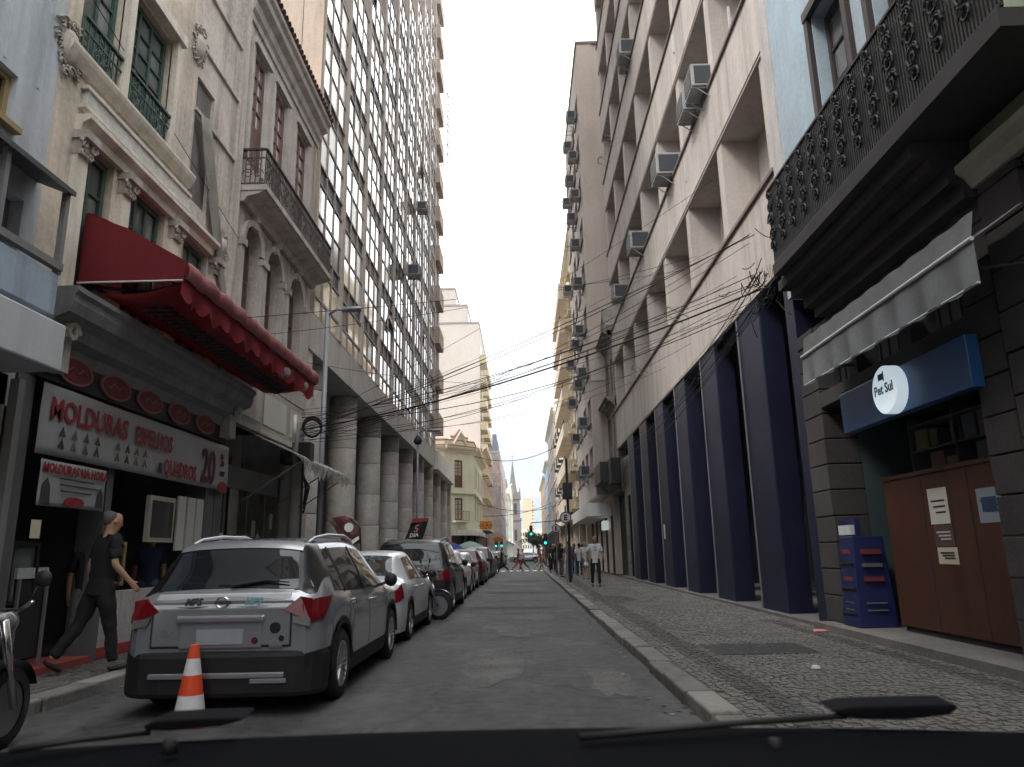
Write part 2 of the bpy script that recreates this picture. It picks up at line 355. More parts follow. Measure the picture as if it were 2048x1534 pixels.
mosaic('mosaic_stones', pvR, KR+.25, RX+.05, 24.0, 60.0, .22, M_stone, 4, dk)
mosaic('mosaic_stones', pvL, LX-.05, KL-.25, 5.5, 14, .075, M_stone, 3, lambda x, y, r: r.random() < .03)
mosaic('mosaic_stones', pvL, LX-.05, KL-.25, 14, 50, .25, M_stone, 5, lambda x, y, r: r.random() < .03)
def kerbs(par, x, sgn, y0, y1):
    y = y0; r = random.Random(int(x*10))
    while y < y1:
        l = r.uniform(.8, 1.25) if y < 40 else 3.; h = PZ+r.uniform(-.012, .016); dx = r.uniform(-.015, .015); g = .012
        mb = MB(); a, b = x+dx, x+dx+sgn*.25; lo, hi = min(a, b), max(a, b); dz = r.uniform(-.008, .008)
        mb.hexa([(lo, y+g, -.1), (hi, y+g, -.1), (hi, y+l-g, -.1), (lo, y+l-g, -.1), (lo, y+g, h), (hi, y+g, h), (hi, y+l-g, h+dz), (lo, y+l-g, h+dz)])
        o = mb.build('kerb_stone', M_kerb, par, bevel=.022); y += l
kerbs(pvR, KR, 1, 2.5, 90); kerbs(pvL, KL, -1, 4.5, 58); kerbs(pvL, KL, -1, 63, 90)
mb = MB()      # raised thresholds in front of the buildings
mb.box(RX-.28, RX+4, 4.0, 12.0, .05, .22)
struct(mb.build('shop_step', mat('step_stone', (.17, .16, .15), .85, vary=.4, bump=.3)))
mb = MB(); mb.box(RX-.12, RX+3.6, 12.1, 37.2, .05, .17); struct(mb.build('arcade_floor', mat('arcade_slab', (.13, .125, .125), .7, vary=.4, bump=.2)))
# blue mountain and far haze-coloured hills
mb = MB(); r_ = random.Random(3); prof = [(-900, 40), (-500, 120), (-150, 210), (20, 300), (120, 335), (230, 300), (400, 190), (700, 110), (1100, 60)]
for i in range(len(prof)-1):
    (xa, za), (xb, zb) = prof[i], prof[i+1]
    for k in range(6):
        t0, t1 = k/6, (k+1)/6; x0, x1 = xa+(xb-xa)*t0, xa+(xb-xa)*t1; z0, z1 = za+(zb-za)*t0, za+(zb-za)*t1
        n0, n1 = 9*math.sin(x0*.05)+5*math.sin(x0*.13), 9*math.sin(x1*.05)+5*math.sin(x1*.13)
        mb.add([(x0, 4000, -1), (x1, 4000, -1), (x1, 4260, z1+n1), (x0, 4260, z0+n0), (x1, 4700, -1), (x0, 4700, -1)], [(0, 1, 2, 3), (3, 2, 4, 5)])
struct(mb.build('hill', mat('wooded_hill', (.10, .15, .14), .95, vary=.3, vscale=.02)))

# ------------------------------------------------------------------ shared pieces
def ac_unit(F, u, z, w=0., s=1., label='', wd=.62, h=.5, d=.6, brackets=True, group='air conditioners on the facades'):
    t = thing('air_conditioner', label, 'air conditioner', F.p(u, z, w), group)
    mb = MB(); F.box(mb, u-wd/2*s, u+wd/2*s, z, z+h*s, w+.02, w+d*s); c = mb.build('casing', M_ac, t, bevel=.015)
    mb = MB(); F.box(mb, u-wd/2*s-.012, u-wd/2*s-.002, z+.05*s, z+h*s-.05*s, w+.1*s, w+d*s-.06*s); mb.build('side_grille', M_acg, t)
    mb = MB(); F.box(mb, u-wd/2*s+.05, u+wd/2*s-.05, z+.05*s, z+h*s-.05*s, w+d*s+.002, w+d*s+.012); g = mb.build('front_grille', M_acg, t)
    mb = MB()
    for k in range(5): zz = z+(.09+.075*k)*s; F.box(mb, u-wd/2*s+.05, u+wd/2*s-.05, zz, zz+.018*s, w+d*s+.012, w+d*s+.02)
    mb.build('louvre', M_ac, g)
    if brackets:
        for q in (-1, 1):
            mb = MB(); uu = u+q*wd*.42*s
            mb.tube([F.p(uu, z-.03, w-.02), F.p(uu, z-.03, w+d*s+.03)], .016, 6); mb.tube([F.p(uu, z-.42*s, w-.02), F.p(uu, z-.03, w+d*.85*s)], .014, 6); mb.build('bracket', M_ac, t)
    return t
def ac_frame(F, u, z, w, label):
    t = thing('empty_ac_bracket', label, 'bracket', F.p(u, z, w), 'empty air conditioner brackets')
    for q in (-.3, .3):
        mb = MB(); mb.tube([F.p(u+q, z-.3, w-.02), F.p(u+q, z, w+.55), F.p(u+q, z, w-.02)], .02, 6); mb.build('arm', M_ac, t)
    mb = MB(); mb.tube([F.p(u-.3, z, w+.55), F.p(u+.3, z, w+.55)], .02, 6); mb.build('crossbar', M_ac, t)
def body(F, u0, u1, z0, z1, w0, w1, par, m, name='body'):
    mb = MB(); F.box(mb, u0, u1, z0, z1, w0, w1); return mb.build(name, m, par)
def strip(F, par, name, m, u0, u1, z0, z1, w0, w1, bevel=0.):
    mb = MB(); F.box(mb, u0, u1, z0, z1, w0, w1); return mb.build(name, m, par, bevel=bevel)
def mould(F, par, name, m, u0, u1, prof, ends=True):
    """a moulding of profile [(w, z), ...] run from u0 to u1"""
    mb = MB(); n = len(prof); mb.add([F.p(u0, z, w) for w, z in prof]+[F.p(u1, z, w) for w, z in prof],
        [(i, (i+1) % n, n+(i+1) % n, n+i) for i in range(n)]+[tuple(range(n)), tuple(range(2*n-1, n-1, -1))]); return mb.build(name, m, par)
def cornice_prof(z0, z1, w0, w1):
    h, d = z1-z0, w1-w0
    return [(w0-.1, z0), (w0+d*.12, z0), (w0+d*.12, z0+h*.2), (w0+d*.3, z0+h*.28), (w0+d*.38, z0+h*.5), (w0+d*.75, z0+h*.6), (w0+d*.8, z0+h*.78), (w1, z0+h*.84), (w1, z1), (w0-.1, z1)]
def scroll(mb, F, u, z, w, s, flip=1, r=.012, turns=1.4, n=18):
    pts = []
    for k in range(n+1):
        a = k/n*turns*2*PI; q = s*(1-.75*k/n); pts.append(F.p(u+flip*q*math.cos(a), z+q*math.sin(a), w))
    mb.tube(pts, r, 5)
def iron_rail(F, par, u0, u1, z0, z1, w, m, pitch=.11, dense=True, rr=.012, name='railing'):
    """top and bottom rails, thin bars and scrollwork"""
    mb = MB(); b = F.box
    b(mb, u0, u1, z1-.035, z1, w-.03, w+.03); b(mb, u0, u1, z0, z0+.03, w-.02, w+.02)
    if dense: b(mb, u0, u1, z1-.22, z1-.2, w-.012, w+.012)
    n = max(2, int((u1-u0)/pitch)); rail = mb.build(name, m, par)
    me = MB(); h = z1-z0; F0 = Fac((0, 0, 0), F.du, F.dw)
    F0.box(me, -rr*.7, rr*.7, 0, h, -rr*.7, rr*.7); mesh_b = me.mesh('baluster', m)
    for i in range(n+1):
        uu = u0+(u1-u0)*i/n; inst('baluster', mesh_b, rail, F.p(uu, z0, w))
    sc = MB()
    if dense:
        k = max(1, int((u1-u0)/.46)); 
        for i in range(k):
            uc = u0+(u1-u0)*(i+.5)/k
            for fl in (-1, 1):
                scroll(sc, F0, fl*.1, h*.30, .0, .11, fl, .010); scroll(sc, F0, fl*.09, h*.62, .0, .09, -fl, .009)
            scroll(sc, F0, 0, h*.46, 0, .07, 1, .009)
            if i == 0: ms = sc.mesh('scrollwork', m)
            inst('scrollwork', ms, rail, F.p(uc, z0, w))
    return rail
def foliage_swirl(F, par, u, z, w, s, m, seed, name='plaster_ornament'):
    """stucco cartouche: an oval boss with leaf curls round it"""
    r = random.Random(seed); mb = MB()
    for k in range(30):
        a = 2*PI*k/30+r.uniform(-.1, .1); q = r.uniform(.62, 1.05); uu, zz = u+s*.62*q*math.cos(a), z+s*.98*q*math.sin(a)
        scroll(mb, F, uu, zz, w+.02+r.uniform(0, .03), s*r.uniform(.1, .24), 1 if r.random() < .5 else -1, s*r.uniform(.025, .05), r.uniform(.4, 1.0), 8)
    rows = []
    for i in range(6):
        q = i/5; rows.append([F.p(u+s*.4*math.cos(t)*math.cos(q*PI/2), z+s*.62*math.sin(t)*math.cos(q*PI/2), w+.12*math.sin(q*PI/2)) for t in [2*PI*j/16 for j in range(17)]])
    mb.grid(rows); return mb.build(name, m, par, smooth=True)
# ================================================================== LEFT SIDE
# ---- 1. pale blue building with the sheet canopy
M_l1 = mat('pale_blue_plaster', (.50, .54, .58), .75, vary=.2, vscale=.8, streak=.45, dirt=(.16, .17, .18))
M_l1p = mat('blue_grey_panel', (.34, .41, .50), .6, vary=.22, vscale=1.5, streak=.5, dirt=(.10, .11, .13))
M_ochre = mat('ochre_frame', (.30, .23, .11), .7, vary=.2)
M_wh = mat('white_sheet', (.52, .54, .57), .5, vary=.12, streak=.3, dirt=(.25, .25, .26))
M_pipe = mat('grey_post', (.20, .20, .20), .6, vary=.2)
t = thing('pale_blue_building', 'pale blue plastered building with canopied balcony at the left edge', 'building', FL.p(6, 0))
mb = MB(); wall(mb, FL, 3.2, 7.6, 3.0, 13, [(6.2, 7.0, 6.0, 6.62), (6.1, 7.35, 3.9, 5.3)], .3); mb.build('wall', M_l1, t)
body(FL, 3.2, 7.6, 3.0, 13, -7, -.42, t, M_l1); body(FL, 3.2, 7.58, 0, 3.0, -7, -1.6, t, M_dark, 'shop_interior')
window(FL, t, 6.2, 7.0, 6.0, 6.62, -.08, .07, 2, 1, M_ochre, M_gdark); strip(FL, t, 'window_sill', M_ochre, 6.15, 7.05, 5.93, 6.0, -.02, .1)
window(FL, t, 6.1, 7.35, 3.9, 5.3, -.15, .06, 3, 1, M_pipe, glass_mat('milky_pane', (.45, .47, .48), .25))
for u in (6.05, 6.75, 7.3): strip(FL, t, 'seam_strip', M_l1, u, u+.03, 6.7, 12.9, .0, .012)
mb = MB(); mb.hexa([FL.p(4.5, 5.62, 0), FL.p(7.52, 5.62, 0), FL.p(7.3, 5.30, .62), FL.p(4.5, 5.30, .62), FL.p(4.5, 5.68, 0), FL.p(7.52, 5.68, 0), FL.p(7.3, 5.36, .62), FL.p(4.5, 5.36, .62)]); mb.build('canopy', mat('dark_sheet', (.07, .07, .075), .6, vary=.2), t)
for u in (6.3, 7.24): strip(FL, t, 'post', M_pipe, u, u+.06, 4.38, 5.33, .5, .56)
strip(FL, t, 'handrail', M_pipe, 4.5, 7.3, 4.42, 4.5, .5, .58); strip(FL, t, 'balcony_panel', M_l1p, 4.5, 7.27, 3.92, 4.36, .5, .56); strip(FL, t, 'balcony_floor', M_wh, 4.5, 7.25, 3.86, 3.92, .0, .5)
strip(FL, t, 'marquee', M_wh, 4.2, 7.42, 3.33, 3.84, .0, .62, .02)
strip(FL, t, 'pier', mat('grimy_plaster', (.22, .21, .19), .85, vary=.4, streak=.5), 7.18, 7.5, 0.1, 3.33, -.5, .0); strip(FL, t, 'downpipe', M_pipe, 7.54, 7.64, .12, 3.3, .0, .1)
strip(FL, t, 'roller_shutter', mat('dark_blue_shutter', (.02, .024, .05), .6, vary=.2), 4.5, 7.15, .12, 3.3, -.35, -.3)

# ---- 2. ornate cream house with green casements, shop with red awning below
M_cr = mat('cream_stucco', (.67, .575, .475), .85, vary=.28, vscale=.9, streak=.42, dirt=(.13, .10, .08), bump=.2, bscale=18, col2=(.50, .45, .40), c2scale=.7)
M_st = mat('stained_stucco', (.55, .495, .445), .9, vary=.4, vscale=.8, streak=.8, dirt=(.12, .11, .10), bump=.3, bscale=14, zs=.15)
M_crt = mat('cream_trim', (.72, .66, .57), .8, vary=.25, vscale=2, streak=.4, dirt=(.12, .10, .08))
M_orn = mat('stucco_ornament', (.46, .42, .37), .85, vary=.35, vscale=6, streak=.5, bump=.4, bscale=30)
M_gr = mat('green_casement', (.055, .10, .085), .55, vary=.25, vscale=4, streak=.3)
M_gg = glass_mat('casement_glass', (.16, .18, .18), .12, .25, rnd=.5)
M_band = mat('white_relief', (.62, .60, .57), .8, vary=.35, vscale=9, bump=1.0, bscale=14)
t = thing('cream_house', 'ornate cream stucco house with green casement windows above the red awning', 'building', FL.p(10.3, 0))
up = [(7.9, 8.75, 7.65, 10.3), (8.9, 10.12, 7.65, 9.5), (10.75, 11.75, 7.3, 9.6)]
lo = [(8.2, 8.95, 4.7, 6.62), (9.34, 10.4, 4.7, 6.62), (10.98, 11.95, 4.7, 6.6)]
mb = MB(); wall(mb, FL, 7.6, 11.0, 4.4, 14.2, [h for h in up+lo if h[1] < 10.9], .42); mb.build('wall', M_cr, t)
mb = MB(); wall(mb, FL, 11.003, 13.0, 4.4, 14.2, [(11.05, 11.75, 7.3, 9.6), (11.05, 11.95, 4.7, 6.6)], .42); mb.build('stained_wall', M_st, t)
body(FL, 7.62, 12.98, 4.4, 14, -8, -.5, t, M_dark); 
for i, (a, b, c, d) in enumerate(up[:2]+lo):
    a = max(a, 11.05) if a > 10.9 else a
    window(FL, t, a+.02, b-.02, c, d-.02, -.09, .07, 2 if b-a < .9 else 3, 4, M_gr, M_gg, 'casement', each=True, bar=.03, solid=.28 if i < 2 else .0)
M_net = mat('grey_netting', (.17, .16, .155), .9, vary=.4, vscale=3, streak=.7, zs=.1)
strip(FL, t, 'boarded_window', M_net, 11.05, 11.74, 7.3, 9.6, -.1, -.06)
for a, b, c, d in up[:2]:     # balconettes and raised frames
    iron_rail(FL, t, a-.02, b+.02, 7.62, 8.18, .06, M_gr, .1, True, .012, 'balconette')
for a, b, c, d in up[1:2]:
    for q in (a-.12, b): strip(FL, t, 'window_jamb', M_crt, q, q+.12, 7.6, 9.55, -.02, .10)
    strip(FL, t, 'window_lintel', M_crt, a-.18, b+.18, 9.55, 9.72, -.02, .16)
strip(FL, t, 'window_jamb', M_crt, 8.75, 8.777, 7.6, 10.6, -.02, .10)
mould(FL, t, 'sill_course', M_crt, 7.62, 11.0, [(-.02, 7.40), (.05, 7.40), (.12, 7.52), (.14, 7.58), (.14, 7.62), (-.02, 7.62)])
strip(FL, t, 'relief_band', M_band, 8.1, 11.0, 7.02, 7.22, .0, .07); strip(FL, t, 'band_fillet', M_crt, 8.05, 11.0, 7.23, 7.28, .0, .1); strip(FL, t, 'band_fillet', M_crt, 8.05, 11.0, 6.96, 7.01, .0, .1)
mould(FL, t, 'lintel_course', M_crt, 8.02, 12.0, [(-.02, 6.62), (.08, 6.62), (.1, 6.72), (.2, 6.78), (.2, 6.84), (-.02, 6.84)])
for u in (8.0, 9.03, 10.5, 12.0):
    strip(FL, t, 'pilaster', M_crt, u+.04, u+.26, 4.5, 6.3, -.01, .08)
    mb = MB(); FL.box(mb, u, u+.3, 6.5, 6.6, -.01, .2); FL.box(mb, u+.03, u+.27, 6.3, 6.5, -.01, .12)
    for s_ in (-1, 1): scroll(mb, FL, u+.15+s_*.1, 6.44, .14, .07, s_, .025, 1.2, 10)
    for s_ in (-1, 0, 1): scroll(mb, FL, u+.15+s_*.08, 6.33, .12, .05, 1, .02, 1., 8)
    mb.build('capital', M_orn, t)
foliage_swirl(FL, t, 7.72, 7.55, .0, .42, M_orn, 1); foliage_swirl(FL, t, 10.95, 10.1, .0, .4, M_orn, 2); foliage_swirl(FL, t, 12.45, 7.0, .0, .3, M_st, 3)
for z in (8.9, 10.2, 11.4): strip(FL, t, 'string_course', M_st, 11.0, 13.0, z, z+.06, -.01, .05)
for u in (12.7,): strip(FL, t, 'corner_quoin', M_st, u, 13.0, 4.45, 14.1, -.01, .07)
# shop below it
M_shop = mat('shop_grey', (.12, .12, .126), .75, vary=.25, streak=.35); M_corn = mat('cornice_grey', (.22, .22, .225), .8, vary=.3, vscale=1.5, streak=.4, bump=.2)
mould(FL, t, 'shop_cornice', M_corn, 7.7, 13.3, [(-.1, 3.72), (.06, 3.72), (.1, 3.86), (.24, 3.92), (.28, 4.05), (.44, 4.12), (.48, 4.24), (.48, 4.32), (.52, 4.36), (.52, 4.42), (-.1, 4.42)])
for u in (7.85, 12.9):
    mb = MB(); FL.box(mb, u, u+.3, 3.5, 4.1, .0, .22); scroll(mb, FL, u+.15, 3.95, .3, .12, 1, .05, 1.2, 10); scroll(mb, FL, u+.15, 3.6, .18, .08, 1, .04, 1.2, 10); mb.build('corbel', M_orn, t)
strip(FL, t, 'shop_fascia', mat('shop_fascia_black', (.022, .022, .026), .5, vary=.15), 7.9, 13.2, 3.42, 3.74, .0, .05)
body(FL, 7.64, 12.96, .1, 4.4, -7.5, -2.4, t, mat('shop_backwall', (.10, .10, .095), .9, vary=.3), 'shop_interior')
strip(FL, t, 'shop_ceiling', M_shop, 7.66, 12.9, 3.43, 3.5, -2.4, -.01)
for u0, u1 in ((7.66, 7.95), (9.6, 9.75), (12.65, 13.0)): strip(FL, t, 'shop_pier', M_shop, u0, u1, .1, 3.42, -.35, -.01)
strip(FL, t, 'low_wall', mat('white_dado', (.48, .46, .45), .8, vary=.3, streak=.4), 9.76, 12.64, .14, .95, -.3, -.12); strip(FL, t, 'red_skirting', mat('red_paint', (.34, .05, .045), .7, vary=.25), 9.77, 12.63, .12, .25, -.12, -.09)
strip(FL, t, 'shop_step', mat('red_step', (.30, .07, .06), .8, vary=.3), 7.96, 9.6, .1, .2, -.6, .02)
M_red = mat('sign_red', (.24, .025, .035), .6, vary=.1); M_redd = mat('sign_deep_red', (.16, .03, .035), .6, vary=.1)
for i, u in enumerate((8.52, 9.43, 10.34, 11.28, 12.23)):
    s_ = thing('oval_sign', ('dark red oval plaque on the black shop fascia, %s from the left' % ['first', 'second', 'third', 'fourth', 'fifth'][i]), 'sign', FL.p(u, 3.6, .1), 'oval plaques over the shop')
    mb = MB(); pts = [FL.p(u+.36*math.cos(a), 3.62+.17*math.sin(a), .055) for a in [2*PI*k/28 for k in range(28)]]; mb.prism(pts, (.03, 0, 0)); mb.build('rim', mat('sign_rose', (.28, .13, .13), .6, vary=.1), s_)
    mb = MB(); pts = [FL.p(u+.32*math.cos(a), 3.62+.14*math.sin(a), .087) for a in [2*PI*k/28 for k in range(28)]]; mb.prism(pts, (.006, 0, 0)); mb.build('plaque', M_redd, s_)
    mb = MB(); mb.tube([FL.p(u-.2, 3.58, .097), FL.p(u-.08, 3.66, .097), FL.p(u+.03, 3.59, .097), FL.p(u+.12, 3.66, .097), FL.p(u+.21, 3.61, .097)], .012, 5); mb.build('script_mark', mat('sign_rose', (0, 0, 0)), s_)
# framing-shop banner
M_ban = cloth_mat('banner_vinyl', (.38, .38, .39), .15, .5, vary=.12, vscale=2); M_black = mat('print_black', (.02, .02, .022), .6, vary=0)  # white vinyl greyed: the awning's shade is put into its base colour
bz0, bz1 = 2.55, 3.36
def sag_sheet(F, u0, u1, z0, z1, w, nu=24, nz=8, amp=.02, seed=0, sag=.0):
    rows = []; r = random.Random(seed); ph = [r.uniform(0, 6) for _ in range(4)]
    for j in range(nz+1):
        v = j/nz; rows.append([F.p(u0+(u1-u0)*i/nu, z0+(z1-z0)*v-sag*math.sin(PI*i/nu), w+amp*(math.sin(i*.9+ph[0])*.5+math.sin(i*.37+v*2+ph[1])+.4*math.sin(v*7+i*.2+ph[2]))) for i in range(nu+1)])
    return rows
def sheet_thing(name, label, cat, F, u0, u1, z0, z1, w, m, amp=.012, seed=0, group=None):
    b = thing(name, label, cat, F.p((u0+u1)/2, z0, w), group); mb = MB(); mb.grid(sag_sheet(F, u0, u1, z0, z1, w, amp=amp, seed=seed)); o = mb.build('sheet', m, b, smooth=True)
    sm = o.modifiers.new('thickness', 'SOLIDIFY'); sm.thickness = .006; return b
ban = sheet_thing('shop_banner', 'long white vinyl banner with red lettering on mouldings and mirrors', 'banner', FL, 7.95, 13.28, bz0, bz1, .09, M_ban, .008, 2)
UY, UZ = (0, 1, 0), (0, 0, 1)
text(0, 'MOLDURAS', .36, M_red, ban, FL.p(8.92, 2.97, .118), UY, UZ, .003, .008, sx=.88)
text(0, 'ESPELHOS', .34, M_red, ban, FL.p(10.5, 2.96, .118), UY, UZ, .003, .008, sx=.72)
text(0, '&', .22, M_black, ban, FL.p(10.72, 2.62, .118), UY, UZ, .003, .005)
text(0, 'QUADROS', .32, M_red, ban, FL.p(11.38, 2.62, .118), UY, UZ, .003, .008, sx=.72)
text(0, '20', .78, mat('print_maroon', (.10, .02, .03), .6), ban, FL.p(12.4, 2.64, .118), UY, UZ, .003, .02, sx=.72)
text(0, '%', .3, mat('print_maroon', (.10, .02, .03), .6), ban, FL.p(12.95, 2.98, .118), UY, UZ, .003, .006, sx=.8)
text(0, 'OFF', .12, M_black, ban, FL.p(12.98, 2.80, .118), UY, UZ, .003, .004)
for i in range(9):
    for j in range(2):
        if (i, j) in ((4, 0), (4, 1)): continue
        uu, zz = 8.35+i*.24, 2.84-.14*j; mb = MB()
        FL.poly(mb, [(uu-.06, zz-.05), (uu-.02, zz-.05), (uu, zz), (uu+.02, zz-.05), (uu+.06, zz-.05), (uu, zz+.07)], .116, .12); mb.build('corner_sample', mat('print_%d' % (i % 3), [(.05, .045, .04), (.16, .13, .10), (.10, .09, .08)][i % 3], .7, vary=.1), ban)
mb = MB(); mb.prism([FL.p(13.02+.2*math.cos(a), 2.6+.1*math.sin(a), .116) for a in [2*PI*k/20 for k in range(20)]], (.006, 0, 0)); mb.build('red_oval', M_red, ban)
b2 = sheet_thing('small_banner', 'small white banner with red heading hung under the long banner', 'banner', FL, 8.05, 9.38, 1.98, 2.5, .1, M_ban, .006, 4)
text(0, 'MOLDURAS NA HORA', .15, M_red, b2, FL.p(8.72, 2.36, .124), UY, UZ, .003, .006, sx=.85)
for k, (a, b) in enumerate(((8.4, 9.1), (8.42, 9.2), (8.44, 9.05))): strip(FL, b2, 'print_line', M_black, a, b, 2.30-.07*k, 2.315-.07*k, .118, .122)
mb = MB(); mb.prism([FL.p(8.72+.2*math.cos(a), 2.05+.06*math.sin(a), .118) for a in [2*PI*k/20 for k in range(20)]], (.006, 0, 0)); mb.build('red_oval', M_red, b2)
mb = MB(); FL.poly(mb, [(8.09, 2.0), (8.26, 2.0), (8.24, 2.2), (8.18, 2.3), (8.1, 2.22)], .116, .12); mb.build('printed_picture', mat('print_dark', (.05, .045, .05), .6), b2); mb = MB(); FL.poly(mb, [(9.16, 2.02), (9.33, 2.02), (9.3, 2.2), (9.24, 2.26), (9.18, 2.18)], .116, .12); mb.build('printed_picture', mat('print_dark', (.05, .045, .05), .6), b2)
# things on show in the shop
mirror = thing('framed_mirror', 'pale framed mirror hanging on the shop wall under the banner', 'mirror', FL.p(11.1, 1.7, -.02))
strip(FL, mirror, 'frame', mat('mirror_frame', (.36, .34, .28), .5, vary=.2), 10.75, 11.55, 1.62, 2.3, -.06, .0); strip(FL, mirror, 'mirror_glass', glass_mat('mirror', (.35, .36, .34), .05, .9), 10.82, 11.48, 1.69, 2.23, .002, .008)
for k, u in enumerate((11.72, 12.06, 12.38)):
    o = strip(FL, None, 'sample_panel', mat('sample_white', (.50, .50, .48), .6, vary=.2), u, u+.27, 1.5, 2.36, -.06, -.03)
    tag(o, 'tall pale sample panel beside the framed mirror, %s of three' % ['left', 'middle', 'right'][k], 'panel', 'sample panels in the framing shop')
for k, (u, z, w_, h_) in enumerate(((9.95, 1.0, .55, .75), (10.3, 1.02, .3, .6), (8.2, .9, .5, .7))):
    f = thing('picture_frame', ['dark empty picture frame leaning on the low shop wall', 'narrow gilt frame beside the empty frame in the shop', 'dark frame standing in the open shop doorway'][k], 'frame', FL.p(u, z, -.2)); mm = [M_iron, M_ochre, M_iron][k]
    strip(FL, f, 'frame_side', mm, u, u+.05, z, z+h_, -.25, -.2); strip(FL, f, 'frame_side', mm, u+w_-.05, u+w_, z, z+h_, -.25, -.2); strip(FL, f, 'frame_rail', mm, u+.05, u+w_-.05, z, z+.05, -.25, -.2); strip(FL, f, 'frame_rail', mm, u+.05, u+w_-.05, z+h_-.05, z+h_, -.25, -.2)
    strip(FL, f, 'picture', M_gg, u+.05, u+w_-.05, z+.05, z+h_-.05, -.245, -.235)
for k, (u, z, w) in enumerate(((8.02, 1.62, .1), (9.85, 1.66, -.05), (12.2, 1.25, .0), (12.5, 1.0, -.02))):
    o = strip(FL, None, 'price_card', mat('price_card', (.62, .58, .42), .7, vary=.1), u, u+.16, z, z+.2, w, w+.008); tag(o, ['yellowish price card on the shop doorpost under the small banner', 'yellowish price card beside the walking man', 'price card near the pale sample panels', 'lower price card near the parked silver car'][k], 'card', 'price cards in the framing shop')
d = thing('display_stand', 'white wire display stand with dark drape in the shop doorway', 'stand', FL.p(8.6, .2, -.35)); strip(FL, d, 'white_top', M_wh, 8.35, 8.9, 1.18, 1.3, -.5, -.2); strip(FL, d, 'dark_drape', M_dark, 8.38, 8.87, .3, 1.18, -.48, -.22)
for q in (8.36, 8.86): strip(FL, d, 'leg', M_pipe, q, q+.03, .2, 1.18, -.2, -.17)
# red awning
M_aw = cloth_mat('red_canvas', (.20, .018, .024), .3, .8, vary=.18, vscale=1.2); M_awl = cloth_mat('red_lining', (.25, .024, .03), .35, .8, vary=.2, vscale=1.5); M_pink = cloth_mat('faded_canvas', (.44, .17, .175), .3, .85, vary=.45, vscale=1.6, streak=.35, dirt=(.2, .04, .045))
aw = thing('red_awning', 'faded red canvas awning with scalloped valance over the framing shop', 'awning', FL.p(11.4, 4.6, .3))
u0, u1 = 8.46, 14.35; wout = 1.33; zt, zo, zv = 5.72, 4.98, 4.72
rows = []
for j in range(9):
    v = j/8; ww = wout*v; zz = zt+(zo-zt)*v**1.25
    rows.append([FL.p(u0+(u1-u0)*i/48, zz-.03*math.sin(PI*v)*(1+.8*math.sin(i*1.31))*.7, ww+.0) for i in range(49)])
mb = MB(); mb.grid(rows); mb.build('top_sheet', M_aw, aw, smooth=True)
rows = []
for j in range(7):        # rolled, faded front hem in shallow bulges
    a = PI*j/6; rows.append([FL.p(u0+(u1-u0)*i/96, zo-.09+.11*math.cos(a)+.012*math.sin(i*.7), wout+.015+(.055+.035*abs(math.sin(i*PI/8))+.012*math.sin(i*1.9))*math.sin(a)) for i in range(97)])
mb = MB(); mb.grid(rows); mb.build('rolled_hem', M_pink, aw, smooth=True)
rows = []
for j in range(4):
    v = j/3; rows.append([FL.p(u0+(u1-u0)*i/120, zo-.2-(.20+.10*abs(math.sin(i*PI/5))+.10*(i/120)**2)*v, wout-.02+.05*math.sin(i*.5)*v) for i in range(121)])
mb = MB(); mb.grid(rows); mb.build('valance', M_awl, aw, smooth=True)
mb = MB(); mb.prism([FL.p(u0, 5.7, 0), FL.p(u0, 4.76, 0), FL.p(u0, zo-.22, wout), FL.p(u0, zo+.02, wout+.03), FL.p(u0, zt-.33*(zt-zo), .56)], (0, -.006, 0)); mb.build('end_panel', M_aw, aw)
mb = MB(); mb.prism([FL.p(u1, 5.7, 0), FL.p(u1, 4.76, 0), FL.p(u1, zo-.22, wout), FL.p(u1, zo+.02, wout+.03)], (0, .006, 0)); mb.build('end_panel', M_aw, aw)
mb = MB(); mb.tube([FL.p(u0-.01, 4.75, 0), FL.p(u0-.01, zo-.23, wout)], .012, 6); mb.build('edge_piping', mat('white_piping', (.6, .58, .56), .6), aw)
mb = MB()
for u in (8.7, 10.2, 11.7, 13.2, 14.2):
    mb.tube([FL.p(u, 4.8, 0), FL.p(u+.15, 4.75, .7), FL.p(u, zo-.15, wout-.03)], .022, 6); mb.tube([FL.p(u, 5.6, 0), FL.p(u, zo-.1, wout-.05)], .018, 6)
mb.tube([FL.p(u0, zo-.15, wout-.03), FL.p(u1, zo-.15, wout-.03)], .028, 6); mb.tube([FL.p(u0, 4.8, .05), FL.p(u1, 4.8, .05)], .03, 6)
mb.build('folding_frame', M_iron, aw)
rows = []
for j in range(7): v = j/6; rows.append([FL.p(u0+.02+(u1-u0-.04)*i/60, 4.62+.10*v-.07*math.sin(PI*v)*(1+.5*math.sin(i*.9)), .3+(wout-.34)*v) for i in range(61)])
mb = MB(); mb.grid(rows); mb.build('lining', M_awl, aw, smooth=True)
mb = MB(); n = 30
for k in range(n):     # lazy-tong lattice seen against the underside
    a, b = u0+.4+(u1-u0-.8)*k/n, u0+.4+(u1-u0-.8)*(k+1)/n
    mb.tube([FL.p(a, 4.53, .62), FL.p(b, 4.58, .95)], .018, 4); mb.tube([FL.p(a, 4.57, .94), FL.p(b, 4.52, .64)], .018, 4)
mb.build('lattice_arm', M_iron, aw)
